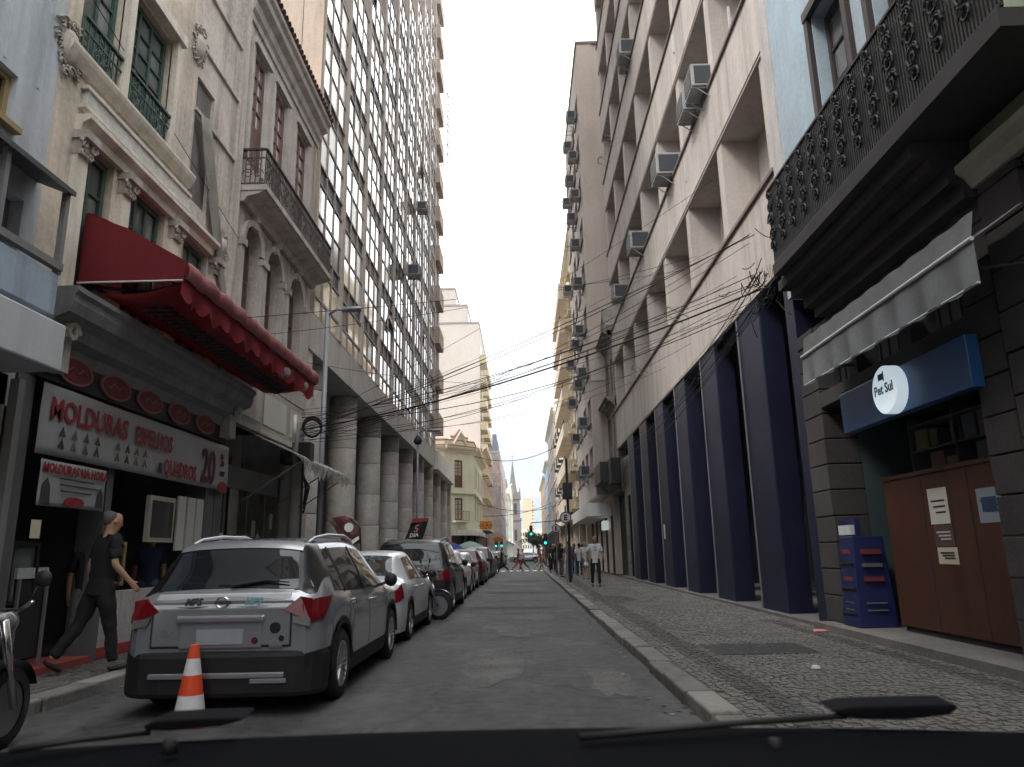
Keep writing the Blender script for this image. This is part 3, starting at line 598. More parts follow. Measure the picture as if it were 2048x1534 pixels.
for i, u in enumerate((12.6, 13.7)):
    l = thing('floodlight', ['grey floodlight clipped under the middle of the red awning', 'grey floodlight clipped under the far end of the red awning'][i], 'lamp', FL.p(u, 4.6, wout-.12)); mb = MB(); mb.lathe([(.05, -.14), (.08, -.12), (.1, .05), (.12, .12), (.1, .13), (0, .1)], 14, FL.p(u, 4.63, wout-.1), 'y'); mb.build('housing', M_ac, l, auto=40)
    mb = MB(); mb.tube([FL.p(u, 4.7, wout-.1), FL.p(u, 4.86, wout-.06)], .015, 6); mb.build('bracket', M_iron, l)
# hanging grey tarpaulin strip on the stained wall
rows = []
for j in range(15):
    v = j/14; rows.append([FL.p(11.25+v*1.75+s_*(.25+.25*v), 8.9-4.1*v, .1+.05*math.sin(s_*5+v*4)+.05*v) for s_ in [k/6-.5 for k in range(7)]])
mb = MB(); mb.grid(rows); o = mb.build('tarpaulin', cloth_mat('pale_netting', (.36, .34, .31), .3, .95, vary=.3, vscale=3, streak=.4), None, smooth=True); o.modifiers.new('thickness', 'SOLIDIFY').thickness = .008
tag(o, 'pale grey cloth strip hanging down the stained house wall', 'cloth')

# ---- 3. brown house with arches and a long balcony
M_b3 = mat('brown_stucco', (.48, .435, .40), .88, vary=.35, vscale=.9, streak=.65, dirt=(.09, .08, .07), bump=.25, bscale=16)
M_b3t = mat('brown_trim', (.48, .445, .41), .85, vary=.3, vscale=2, streak=.5, dirt=(.10, .09, .08))
M_fr3 = mat('maroon_frame', (.15, .085, .075), .6, vary=.2)
t = thing('brown_arched_house', 'weathered brown house with three arched windows and a long iron balcony', 'building', FL.p(15.6, 0))
ar = [(13.45, 14.35), (14.75, 15.7), (16.3, 17.4)]; uw_ = [(13.15, 13.85), (14.3, 15.1), (15.75, 16.65)]
uw_ = [(13.3, 14.05), (14.6, 15.4), (16.2, 17.1)]
mb = MB(); wall(mb, FL, 13.003, 18.15, 5.0, 12.6, [(a, b, 5.95, 8.05) for a, b in ar]+[(a, b, 9.3, 11.9) for a, b in uw_], .38)
for a, b in ar:
    c, rr = (a+b)/2, (b-a)/2; n = 10
    for sgn in (-1, 1):
        pts = [(c+sgn*rr, 8.05-rr*.999), (c+sgn*rr, 8.05)]+[(c+sgn*rr*math.cos(k/n*PI/2), 8.05-rr+rr*math.sin(k/n*PI/2)) for k in range(n, 0, -1)]
        FL.poly(mb, pts, -.38, -.002)
mb.build('wall', M_b3, t); body(FL, 13.02, 18.13, 4.4, 12.5, -8, -.46, t, M_dark)
for a, b in ar:
    c, rr = (a+b)/2, (b-a)/2; mb = MB(); rows = []
    for r1, w1 in ((rr, .0), (rr, .07), (rr+.13, .09), (rr+.13, .0)): rows.append([FL.p(c+r1*math.cos(PI*k/16), 8.05-rr+r1*math.sin(PI*k/16), w1) for k in range(17)])
    mb.grid(rows); mb.build('archivolt', M_b3t, t)
    mb = MB(); scroll(mb, FL, c, 8.22, .13, .09, 1, .035, 1.3, 10); FL.box(mb, c-.09, c+.09, 8.0, 8.42, .0, .12); mb.build('keystone', M_b3t, t)
    for q in (a-.2, b+.02): strip(FL, t, 'impost', M_b3t, q, q+.18, 7.42, 7.56, .0, .12); strip(FL, t, 'pilaster', M_b3t, q+.02, q+.16, 5.95, 7.42, .0, .07)
    window(FL, t, a, b, 5.95, 8.0, -.2, .07, 2, 2, M_fr3, glass_mat('dusty_glass', (.10, .10, .10), .2), 'arched_window')
for a, b in uw_:
    window(FL, t, a, b, 9.3, 11.88, .0, .08, 2, 4, M_fr3, M_gwhite, 'french_window', each=True, bar=.03, solid=.38)
    strip(FL, t, 'window_head', M_b3t, a-.14, b+.14, 11.95, 12.1, -.01, .14)
    for q in (a-.14, b+.02): strip(FL, t, 'window_jamb', M_b3t, q, q+.12, 9.3, 11.95, -.01, .08)
strip(FL, t, 'sill_ledge', M_b3t, 13.05, 18.1, 5.78, 5.92, -.01, .2)
strip(FL, t, 'balcony_slab', M_b3, 13.1, 18.1, 8.50, 8.62, .0, .55); mould(FL, t, 'balcony_cornice', M_b3t, 13.12, 18.08, [(-.01, 8.28), (.1, 8.28), (.16, 8.38), (.4, 8.44), (.5, 8.497), (-.01, 8.497)])
M_rail3 = mat('rusty_iron', (.075, .065, .065), .7, vary=.3, vscale=5)
iron_rail(FL, t, 13.12, 18.08, 8.63, 9.42, .5, M_rail3, .09, True, .013)
Fe = Fac(FL.p(13.12, 0, 0), (1, 0, 0), (0, -1, 0)); iron_rail(Fe, t, 0, .5, 8.63, 9.42, 0, M_rail3, .09, True, .013, 'railing_end')
mould(FL, t, 'eaves_cornice', M_b3t, 13.0, 18.15, cornice_prof(12.45, 13.25, .0, .36)); strip(FL, t, 'frieze', M_b3, 13.01, 18.14, 12.601, 12.62, -.4, 0)
M_tile = mat('roof_tile', (.22, .13, .10), .85, vary=.4, vscale=3, rnd=.3); mt = MB(); mt.lathe([(.075, -.16), (.095, .16)], 7, (0, 0, 0), 'x', a0=0, a1=PI); me_t = mt.mesh('roof_tile', M_tile)
for k in range(27):
    inst('roof_tile', me_t, t, FL.p(13.12+k*.19, 13.27, .26), (0, R(12), 0)); 
    inst('roof_tile', me_t, t, FL.p(13.2+k*.19, 13.36, -.04), (0, R(12), 0))
mb = MB(); mb.hexa([FL.p(13, 13.25, .33), FL.p(18.15, 13.25, .33), FL.p(18.15, 13.25, -3), FL.p(13, 13.25, -3), FL.p(13, 13.262, .33), FL.p(18.15, 13.262, .33), FL.p(18.15, 14.2, -3), FL.p(13, 14.2, -3)]); mb.build('roof', M_tile, t)
# ground floor of the brown house: panelled transom, black shop, torn canvas awning
M_pan = mat('cream_panel', (.50, .48, .44), .7, vary=.15, streak=.3)
strip(FL, t, 'transom', mat('transom_frame', (.36, .34, .31), .75, vary=.2), 13.1, 18.1, 3.95, 4.95, -.05, .02)
for a, b in ((13.4, 14.9), (15.1, 16.6), (16.9, 17.8)): strip(FL, t, 'transom_panel', M_pan, a, b, 4.12, 4.8, .022, .04, .008)
strip(FL, t, 'transom_sill', M_b3t, 13.1, 18.15, 3.85, 3.95, .0, .16)
body(FL, 13.02, 18.13, .1, 3.85, -7, -1.8, t, M_dark, 'shop_interior'); strip(FL, t, 'shop_sign', mat('faded_sign', (.16, .16, .16), .7, vary=.3), 13.3, 17.4, 2.75, 3.2, -.4, -.35)
for u, m in ((13.05, M_shop), (17.75, M_b3t)): strip(FL, t, 'pier', m, u, u+.33, .1, 3.85, -.4, -.02)
for u in (14.4, 15.6, 16.7): strip(FL, t, 'shop_post', M_shop, u, u+.1, .1, 2.75, -.5, -.4)
for u, z in ((15.9, 1.8), (14.2, 1.5), (17.0, 2.0)): strip(FL, t, 'notice', M_pan, u, u+.2, z, z+.35, -.39, -.37)
aw = thing('torn_awning', 'ragged grey canvas awning drooping over the dark shop beside the pole', 'awning', FL.p(16, 3.4, .5)); rows = []
for j in range(6):
    v = j/5; rows.append([FL.p(14.4+3.9*i/30, 3.8-.5*v+(-.10*abs(math.sin(i*1.7)) if v > .9 else .02*math.sin(i*1.1)), .1+1.05*v) for i in range(31)])
mb = MB(); mb.grid(rows); mb.build('canvas', cloth_mat('grey_canvas', (.42, .41, .39), .25, .9, vary=.35, vscale=2), aw, smooth=True)
rows = []
for j in range(3): rows.append([FL.p(14.4+3.9*i/30, 3.28-.1*j*(1+.8*math.sin(i*2.3)), 1.15+.04*math.sin(i*1.9+j)) for i in range(31)])
mb = MB(); mb.grid(rows); mb.build('torn_hem', cloth_mat('grey_canvas', (0, 0, 0)), aw, smooth=True)
for u in (14.6, 16.6, 18.2): mb = MB(); mb.tube([FL.p(u, 2.5, -.1), FL.p(u, 3.3, 1.1)], .016, 6); mb.build('strut', M_pipe, aw)
# ---- 4. office tower on round columns
M_conc = mat('tower_stone', (.50, .48, .455), .8, vary=.28, vscale=1.6, streak=.25, bump=.35, bscale=25)
M_fin = mat('tower_fin', (.46, .405, .36), .7, vary=.2, vscale=2, streak=.3)
M_fin2 = mat('tower_side', (.46, .365, .295), .85, vary=.2, vscale=.7, streak=.3)
M_col = mat('column_granite', (.56, .52, .485), .65, vary=.35, vscale=2.2, bump=.3, bscale=40, col2=(.46, .43, .41), c2scale=5)
TU0, TU1, NB = 18.2, 45.5, 9; bp = (TU1-TU0)/NB; TZ = 7.75; TOP = 49.
t = thing('office_tower', 'tall curtain wall office tower standing on round stone columns', 'building', FL.p(32, 0))
body(FL, TU0, TU1, TZ-.02, TOP, -14, -.62, t, M_fin2); body(FL, TU0, TU1, 6.71, TZ-.03, -14, -.4, t, M_conc, 'transfer_slab')
strip(FL, t, 'side_return', M_fin2, TU0, TU0+.22, TZ, TOP, -.6, .0)
me = MB(); FL0 = Fac((0, 0, 0), FL.du, FL.dw)
for k in range(12):      # stone slabs of the fascia, each its own piece
    a = TU0+(TU1-TU0)*k/12; strip(FL, t, 'fascia_slab', M_conc, a+.004, TU0+(TU1-TU0)*(k+1)/12-.004, 6.7, TZ, -.4, random.uniform(-.004, .004))
NF = 16
for k in range(NB+1):
    strip(FL, t, 'fin', M_fin, TU0+k*bp-(.16 if k else -.2), TU0+k*bp+(.16 if k < NB else -.02), TZ, TOP-.5, -.5, .045)
spm = [mat('spandrel_a', (.09, .078, .074), .5, vary=.2), mat('spandrel_b', (.22, .165, .14), .5, vary=.2)]
M_blind = glass_mat('blind_pane', (.62, .58, .52), .25, .1, rnd=.2); pw = (bp-.32)/3
def unit(h, w0, w1, m, nm): q = MB(); FL0.box(q, .02, pw-.02, .02, h-.02, w0, w1); return q.mesh(nm, m)
frm = mat('alloy_frame', (.27, .24, .215), .5, .3, vary=.15)
rest = {}; npane = 0; rp = random.Random(11)
floors = [(TZ, .55, .90, 0)]+[(9.2+2.46*k+.56, .95, .95, 1) for k in range(NF)]
meshes = {}
for fi, (zb, h1, h2, sp) in enumerate(floors):
    for b in range(NB):
        ua = TU0+b*bp+.16
        if zb > 17.5+ (b*bp)*.82: continue            # above the frame even from a step aside
        fb = strip(FL, t, 'window_frame', frm, ua, ua+3*pw, zb-.03, zb+.02, -.2, .0) if sp == 0 else None
        bar = MB()
        FL.box(bar, ua, ua+3*pw, zb+h1-.035, zb+h1+.035, -.2, .004)
        for i in (1, 2): FL.box(bar, ua+i*pw-.03, ua+i*pw+.03, zb-(.56 if sp else 0), zb+h1+h2, -.2, .008)
        FL.box(bar, ua, ua+3*pw, zb+h1+h2-.03, zb+h1+h2+.03, -.2, .012)
        if sp: FL.box(bar, ua, ua+3*pw, zb-.03, zb+.03, -.2, .012)
        fo = bar.build('window_frame', frm, t)
        for i in range(3):
            if sp:
                ob = MB(); FL.box(ob, ua+i*pw+.03, ua+(i+1)*pw-.03, zb-.53, zb-.03, -.06, -.04); ob.build('spandrel', spm[1 if rp.random() < .4 else 0], fo)
            for r_i, (z0, h) in enumerate(((zb, h1), (zb+h1, h2))):
                q = rp.random(); m = M_gwhite if q < .70 else (M_blind if q < .82 else (M_gtan if q < .94 else M_gdark))
                if r_i == 1 and rp.random() < .05 and fi < 8:      # a sash tilted open
                    ob = MB(); uu = ua+i*pw; ob.hexa([FL.p(uu+.04, z0+.05, .18), FL.p(uu+pw-.04, z0+.05, .18), FL.p(uu+pw-.04, z0+h-.04, -.1), FL.p(uu+.04, z0+h-.04, -.1), FL.p(uu+.04, z0+.05, .2), FL.p(uu+pw-.04, z0+.05, .2), FL.p(uu+pw-.04, z0+h-.04, -.08), FL.p(uu+.04, z0+h-.04, -.08)])
                    ob.build('open_sash', M_gtan, fo)
                    ob = MB(); FL.box(ob, uu+.03, uu+pw-.03, z0+.03, z0+h-.03, -.3, -.28); ob.build('dark_opening', M_dark, fo); continue
                npane += 1
                if npane <= 300:
                    ob = MB(); tl = rp.uniform(-.004, .004); FL.box(ob, ua+i*pw+.028, ua+(i+1)*pw-.028, z0+.03, z0+h-.03, -.035+tl, -.025+tl); ob.build('pane', m, fo)
                else:
                    rr = rest.setdefault(m.name, (MB(), m)); FL.box(rr[0], ua+i*pw+.028, ua+(i+1)*pw-.028, z0+.03, z0+h-.03, -.035, -.025)
for nm, (q, m) in rest.items(): stuff(q.build('far_panes', m, t))
# columns: drums with joints
M_j = mat('stone_joint', (.28, .26, .245), .9)
for k in range(9):
    uc = 20.2+k*4.35; 
    if uc > 57: break
    c = FL.p(uc, 0, -.62); col = MB(); h = 0.12; cp = None
    col.lathe([(.455, .12), (.455, 6.7)], 28, c); cp = col.build('column', M_j, t, smooth=True)
    for z0, z1 in zip([.12, 1.3, 2.5, 3.7, 4.9], [1.3, 2.5, 3.7, 4.9, 5.95]):
        d_ = MB(); d_.lathe([(.462, z0+.012), (.466, z0+.03), (.466, z1-.03), (.462, z1-.012)], 28, c); d_.build('drum', M_col, cp, smooth=True)
    d_ = MB(); d_.lathe([(.462, 5.962), (.466, 5.98), (.466, 6.66), (.46, 6.69)], 28, c); d_.build('drum', mat('column_top', (.32, .30, .29), .7, vary=.35, vscale=3), cp, smooth=True)
strip(FL, t, 'end_pier', M_col, TU0+.02, TU0+.55, .12, 6.7, -1.6, -.05)
body(FL, TU0, TU1, .1, 6.7, -8, -3.2, t, mat('lobby_wall', (.13, .12, .115), .7, vary=.3), 'lobby')
for i in range(6):
    uu = 20+i*4.3; strip(FL, t, 'lobby_door', M_gdark, uu, uu+2.6, .12, 3.4, -3.2, -3.15)
# small details on the tower
ac_unit(FL, 33.3, 14.6, .1, 1.1, 'air conditioner box jutting from the middle of the glass tower'); ac_unit(FL, 36.2, 19.5, .1, 1.0, 'air conditioner box high on the far half of the glass tower')
# ---- 5. balcony block beyond the tower
M_b5 = mat('tan_stucco', (.50, .40, .32), .85, vary=.2, vscale=.8, streak=.35); M_b5b = mat('brown_glass_band', (.16, .115, .095), .5, vary=.2); M_w5 = mat('white_fascia', (.74, .73, .70), .7, vary=.15, streak=.3)
t = thing('balcony_block', 'narrow tan block with stacked balconies and a white ground floor fascia beyond the tower', 'building', FL.p(52, 0))
body(FL, TU1+.02, 48.3, 6.72, 52, -14, -.25, t, M_b5); body(FL, 48.32, 58, 6.72, 7.9, -14, -.25, t, M_b5, 'podium')
strip(FL, t, 'white_fascia', M_w5, 46.6, 57.9, 6.7, 7.9, -.25, .12)
for k in range(14):
    z = 9.2+k*2.9
    strip(FL, t, 'balcony_parapet', M_b5, 45.7, 48.2, z, z+1.0, -.25, .30); strip(FL, t, 'window_band', M_b5b, 45.8, 48.1, z+1.02, z+2.7, -.25, .0)
    for u in (46.8,): strip(FL, t, 'mullion', M_b5, u, u+.25, z+1.0, z+2.9, -.25, .05)
    strip(FL, t, 'balcony_soffit', M_fin, 45.7, 48.2, z-.12, z-.002, -.25, .30)
body(FL, TU1+.02, 58, .1, 6.7, -9, -3, t, M_dark, 'ground_floor'); strip(FL, t, 'corner_pier', M_col, 57.2, 57.9, .12, 6.7, -.8, -.1)
an = thing('roof_antenna', 'spidery aerial mast jutting from the top of the tan balcony block', 'antenna', FL.p(48, 29, .4))
mb = MB(); mb.tube([FL.p(48, 28.9, -.2), FL.p(48, 29.3, .6), FL.p(48, 35.2, .6)], .05, 6); mb.build('mast', M_steel, an); rr_ = random.Random(5)
for k in range(9): z = 29.6+k*.62; mb = MB(); mb.tube([FL.p(48-rr_.uniform(.2, 1), z, .6), FL.p(48, z, .63+rr_.uniform(.1, .3)), FL.p(48+rr_.uniform(.2, 1), z+.2, .8)], .035, 5); mb.build('crossarm', M_steel, an)
# ---- 6. green corner house over the side street
M_g6 = mat('pale_green_stucco', (.66, .69, .54), .85, vary=.12, vscale=.8, streak=.2, dirt=(.2, .22, .18)); M_t6 = mat('cream_red_trim', (.38, .20, .15), .8, vary=.2); M_c6 = mat('pale_cream', (.72, .67, .54), .8, vary=.15, streak=.2); M_d6 = mat('brown_shutter', (.13, .065, .05), .6, vary=.2)
LX_, LX = LX, -4.3; FL_, FL = FL, Fac((LX, 0, 0), (0, 1, 0), (1, 0, 0))
t = thing('green_corner_house', 'pale green corner house with chamfered bay and stepped parapet', 'building', (LX-1.5, 66, 0))
HZ = 10.3; y0 = 62.7; yc = 65.0
FS = faceS(LX-14, y0); FD = Fac((LX-2.4, y0, 0), Vector((2.4, yc-y0, 0)).normalized(), Vector((yc-y0, -2.4, 0)).normalized()); FE = Fac((LX, yc, 0), (0, 1, 0), (1, 0, 0)); ld = math.hypot(2.4, yc-y0)
mb = MB(); wall(mb, FS, 0, 11.6, 3.3, HZ, [(2, 3.2, 4.2, 6.0), (5, 6.2, 4.2, 6.0), (2, 3.2, 7.0, 9.4), (5, 6.2, 7, 9.4)], .25); wall(mb, FD, 0, ld, 3.3, HZ, [(1.15, 2.05, 4.2, 6.1), (1.15, 2.05, 7.0, 9.4)], .25)
wall(mb, FE, 0, 13.8, 3.3, HZ, [(1.5+k*2.6, 2.6+k*2.6, z, z+2.1) for k in range(5) for z in (4.2, 7.1)], .25); mb.build('wall', M_g6, t)
mb = MB(); mb.prism([(LX-14, y0+.3, 3.3), (LX-2.6, y0+.3, 3.3), (LX-.3, yc+.2, 3.3), (LX-.3, 78, 3.3), (LX-14, 78, 3.3)], (0, 0, HZ-3.4)); mb.build('body', M_dark, t)
for z in (4.2, 7.0): window(FD, t, 1.15, 2.05, z, z+(1.88 if z < 6 else 2.38), -.06, .1, 2, 4, M_d6, glass_mat('pale_glass', (.4, .38, .36), .2), 'shutter_door', each=True, solid=.0 if z < 6 else .45)
for z in (4.2, 7.0): [window(FS, t, u, u+1.2, z, z+(1.8 if z < 5 else 2.4), -.1, .1, 2, 3, M_d6, M_gdark) for u in (2, 5)]
for k in range(5): [window(FE, t, 1.5+k*2.6, 2.6+k*2.6, z, z+2.1, -.04, .1, 2, 3, M_d6, M_gdark) for z in (4.2, 7.1)]
strip(FD, t, 'balcony_slab', M_c6, .8, 2.4, 4.0, 4.14, .0, .6); iron_rail(FD, t, .82, 2.38, 4.14, 4.95, .56, mat('rosy_iron', (.24, .15, .14), .6), .16, False, .02)
for F, a, b in ((FS, 0, 11.6), (FD, 0, ld), (FE, 0, 13.8)):
    mould(F, t, 'string_course', M_c6, a, b, [(-.02, 6.4), (.1, 6.4), (.16, 6.5), (.16, 6.57), (-.02, 6.57)]); mould(F, t, 'cornice', M_c6, a, b, cornice_prof(HZ-.3, HZ+.25, 0, .45))
    strip(F, t, 'cornice_cap', M_t6, a, b, HZ+.252, HZ+.36, -.2, .47); strip(F, t, 'parapet', M_g6, a, b, HZ+.36, HZ+.8, -.25, .02); strip(F, t, 'parapet_cap', M_t6, a, b, HZ+.8, HZ+.9, -.3, .08)
mb = MB(); FD.poly(mb, [(.7, HZ+.37), (ld-.7, HZ+.37), (ld-.7, HZ+1.1), (ld-1.1, HZ+1.1), (ld/2, HZ+1.7), (1.1, HZ+1.1), (.7, HZ+1.1)], -.24, .06); mb.build('gable', M_g6, t)
mb = MB(); mb.tube([FD.p(.9, HZ+.45, .14), FD.p(ld/2, HZ+1.6, .14), FD.p(ld-.9, HZ+.45, .14)], .12, 6); mb.build('gable_moulding', M_c6, t); mb = MB(); mb.tube([FD.p(.7, HZ+1.15, .0), FD.p(1.1, HZ+1.15, 0), FD.p(ld/2, HZ+1.8, .0), FD.p(ld-1.1, HZ+1.15, 0), FD.p(ld-.7, HZ+1.15, 0)], .11, 6); mb.build('gable_cap', M_t6, t)
body(FE, 0, 13.8, .1, 3.3, -9, -.9, t, M_dark, 'shop_interior'); body(FD, .2, ld-.2, .1, 3.2, -1.2, -.8, t, M_shop, 'shopfront'); strip(FE, t, 'shop_canopy', M_w5, 0, 13.8, 2.9, 3.3, .0, .5); strip(FD, t, 'shop_canopy', M_w5, 0, ld, 2.9, 3.35, .0, .6); strip(FS, t, 'shopfront', M_shop, 0, 11.6, .1, 3.3, -.3, -.05)
# ---- 7.. houses further down on the left
def far_block(name, label, F, u0, u1, z1, m, m2, rows, cols, wz=1.5, ww=.9, w_out=.0, ground=4., cor=True, balc=False, depth=10, gm=None, grp=None, pitch=None):
    t = thing(name, label, 'building', F.p((u0+u1)/2, 0, w_out), grp); FF = shiftF(F, w_out); fh = (z1-ground-.8)/rows; hs = []
    for j in range(rows):
        for i in range(cols):
            uc = u0+(u1-u0)*(i+.5)/cols; zz = ground+.7+j*fh; hs.append((uc-ww/2, uc+ww/2, zz, zz+min(wz, fh*.62)))
    mb = MB(); wall(mb, FF, u0, u1, ground, z1, hs, .2); mb.build('wall', m, t); body(FF, u0+.01, u1-.01, ground, z1-.02, -depth, -.3, t, m)
    for h in hs:
        mb = MB(); FF.box(mb, h[0], h[1], h[2], h[3], -.16, -.12); FF.box(mb, (h[0]+h[1])/2-.04, (h[0]+h[1])/2+.04, h[2], h[3], -.12, -.09, 1); FF.box(mb, h[0]-.08, h[1]+.08, h[2]-.12, h[2]-.01, -.02, .1, 1); mb.build('window', [gm or M_gdark, m2], t)
        if balc:
            mb = MB(); FF.box(mb, h[0]-.3, h[1]+.3, h[2]-.3, h[2]-.13, .0, .6); FF.box(mb, h[0]-.3, h[1]+.3, h[2]+.65, h[2]+.72, .53, .6)
            for k in range(7): q = h[0]-.28+(h[1]-h[0]+.56)*k/6; FF.box(mb, q-.015, q+.015, h[2]-.13, h[2]+.65, .55, .58)
            mb.build('balcony', M_iron if balc == 2 else m2, t)
    body(FF, u0+.01, u1-.01, .1, ground, -depth, -.8, t, M_dark, 'shop_interior'); strip(FF, t, 'shop_canopy', m2, u0+.1, u1-.1, ground-.45, ground-.1, -.2, .7)
    for k in range(4): q = u0+(u1-u0-.4)*k/3; strip(FF, t, 'pier', m, q, q+.4, .1, ground-.46, -.5, -.02)
    if cor: mould(FF, t, 'cornice', m2, u0, u1, cornice_prof(z1-.5, z1+.2, .0, .5)); 
    for j in range(1, rows): mould(FF, t, 'string_course', m2, u0, u1, [(-.02, ground+.3+j*fh), (.08, ground+.3+j*fh), (.1, ground+.42+j*fh), (-.02, ground+.42+j*fh)])
    return t
M_pk = mat('pink_stucco', (.62, .48, .43), .85, vary=.2, streak=.3); M_yl = mat('yellow_cream', (.62, .54, .38), .85, vary=.15, streak=.25); M_blk = mat('bone_wall', (.52, .475, .43), .9, vary=.1, vscale=.25, streak=.2, dirt=(.36, .32, .28)); M_mint = mat('mint_stucco', (.60, .66, .58), .85, vary=.15); M_grey6 = mat('pale_grey_stucco', (.62, .61, .58), .85, vary=.2, streak=.3); M_sky = mat('sky_blue_stucco', (.30, .45, .62), .8, vary=.15)
far_block('pink_house', 'pink and cream house next to the green corner house', FL, 79.0, 92.6, 12.6, M_pk, M_yl, 3, 5, 2.2, 1.0, 0, 4.2, True, 1)
# stepped bone-coloured slab behind
t = thing('stepped_tower_block', 'tall bone coloured tower block with stepped blank end wall', 'building', (-12, 95, 0))
for x1, z0, z1 in ((-5.3, 0.1, 31.5), (-6.9, 31.5, 34.0), (-8.5, 34.0, 36.4)):
    mb = MB(); mb.box(-24, x1, 93, 113, z0, z1); mb.build('block', M_blk, t); mb = MB(); mb.box(-24.1, x1+.08, 92.92, 113.1, z1, z1+.22); mb.build('coping', mat('coping_grey', (.3, .28, .26), .8), t)
for k in range(8):
    z = 5.2+k*3.05
    for u in (94.5, 101.5, 107): 
        mb = MB(); FL.box(mb, u, u+4.2, z, z+1.0, -1.0, -.15); FL.box(mb, u, u+4.2, z-.15, z-.002, -1.0, -.15); mb.build('balcony', M_yl, t); strip(FL, t, 'window', M_gtan, u+.3, u+3.9, z+1.05, z+2.5, -1.01, -.97)
for k in range(3): strip(FL, t, 'window', M_gtan, 95+k*6, 98+k*6, 32, 33.6, -2.61, -2.57); strip(FL, t, 'window', M_gtan, 95+k*6, 98+k*6, 34.4, 36., -4.21, -4.17)
# patchwork clad tower
LX = -3.5; FL = Fac((LX, 0, 0), (0, 1, 0), (1, 0, 0))
t = thing('patchwork_tower', 'slim block clad in pink, grey and blue patchwork panels', 'building', (LX-2, 118, 0)); body(FL, 116, 150, .1, 17.4, -12, -.0, t, mat('patch_ground', (.48, .41, .37), .85, vary=.2)); rp = random.Random(21)
pm = [mat('patch_%d' % i, c, .8, vary=.3, vscale=1.5) for i, c in enumerate([(.54, .38, .33), (.46, .43, .41), (.50, .36, .33), (.42, .42, .42), (.58, .48, .42), (.49, .40, .37)])]; FP = faceS(LX-3.2, 116)
z = .6
while z < 17:
    h = rp.uniform(.5, 1.3); x = 0.
    while x < 3.15:
        w = min(rp.uniform(.5, 1.4), 3.2-x); strip(FP, t, 'panel', rp.choice(pm), x+.02, x+w-.02, z+.02, min(z+h, 17.3)-.02, .0, rp.uniform(.02, .1)); x += w
    z += h
for j in range(5):
    for k in range(6): strip(FL, t, 'panel', rp.choice(pm), 116.4+k*5.6, 121.6+k*5.6, .8+j*3.3, 3.9+j*3.3, .0, rp.uniform(.03, .12))
mb = MB(); mb.box(LX-3, LX-.3, 117, 124, 17.4, 19.2); mb.build('water_tank_house', mat('slate_blue', (.20, .24, .30), .8), t)
for q in (LX-2.4, LX-1.2): mb = MB(); mb.box(q, q+.7, 118, 120, 19.2, 20.4); mb.build('roof_vent', mat('slate_blue', (0, 0, 0)), t)
LX, FL = LX_, FL_
for i, (u0, u1, z1, m, m2, w, nm, lb) in enumerate([
    (152, 172, 15.5, M_mint, M_c6, 1.1, 'mint_house', 'mint green row house beyond the patchwork block'), (172.2, 196, 18.5, M_grey6, M_c6, 1.3, 'grey_house', 'pale grey row house with many small windows beyond the mint house'),
    (196.2, 226, 16.8, M_mint, M_w5, 1.6, 'pale_green_house', 'pale green row house halfway to the church'), (226.2, 262, 22.0, M_c6, M_w5, 2.0, 'cream_house_far', 'tall cream row house next to the church tower')]):
    far_block(nm, lb, FL, u0, u1, z1, m, m2, 4, 5, 1.8, 1.3, w, 4.5, True, 1 if i == 1 else False)
# church with a stone tower and spire
M_ch = mat('church_stone', (.20, .175, .16), .9, vary=.3, vscale=.6); t = thing('church', 'grey stone church tower with a tall pointed spire at the street end', 'church', (-3.6, 300, 0)); cx, cy = -2.9, 300
for z0, z1, h in ((0, 14, 2.2), (14, 15, 2.5), (15, 22.5, 1.9), (22.5, 23.3, 2.3), (23.3, 25.5, 1.5)): mb = MB(); mb.box(cx-h, cx+h, cy-h, cy+h, z0, z1); mb.build('tower_stage', M_ch, t)
mb = MB(); mb.lathe([(1.75, 25.5), (1.2, 29), (.55, 34.5), (.16, 38), (.0, 38.6)], 8, (cx-.9, cy, 0)); mb.build('spire', M_ch, t); mb = MB(); mb.tube([(cx-.9, cy, 38.3), (cx-.9, cy, 41.2)], .07, 5); mb.tube([(cx-1.6, cy, 40.3), (cx-.2, cy, 40.3)], .07, 5); mb.build('cross', M_ch, t)
for sx in (-1, 1):
    for sy in (-1, 1): mb = MB(); mb.lathe([(.35, 23.3), (.3, 25.5), (0, 27.8)], 6, (cx+sx*1.9, cy+sy*1.9, 0)); mb.build('pinnacle', M_ch, t)
for z in (6, 16.5): mb = MB(); mb.box(cx-.55, cx+.55, cy-2.23 if z < 10 else cy-1.93, cy-2.1 if z < 10 else cy-1.8, z, z+4.4); mb.build('lancet_window', M_gdark, t)
mb = MB(); mb.box(-16, cx-2.2, 303, 330, 0, 20); mb.build('nave', mat('nave_plaster', (.52, .45, .38), .9, vary=.2), t)
for k in range(2): mb = MB(); mb.box(cx-7+k*2.4, cx-5.8+k*2.4, 302.8, 303.0, 8, 12); mb.build('window', M_gdark, t)
t = thing('ochre_slab_block', 'plain ochre tower block with toothed balconies closing the street', 'building', (3, 400, 0)); mb = MB(); mb.box(.4, 5.3, 400, 430, 0, 30.5); mb.build('block', mat('ochre_plaster', (.62, .49, .34), .9, vary=.1, vscale=.2), t)
for k in range(14): mb = MB(); mb.box(5.3, 6.1, 400.2, 429, 5+k*1.8, 5.9+k*1.8); mb.build('balcony', M_c6, t)
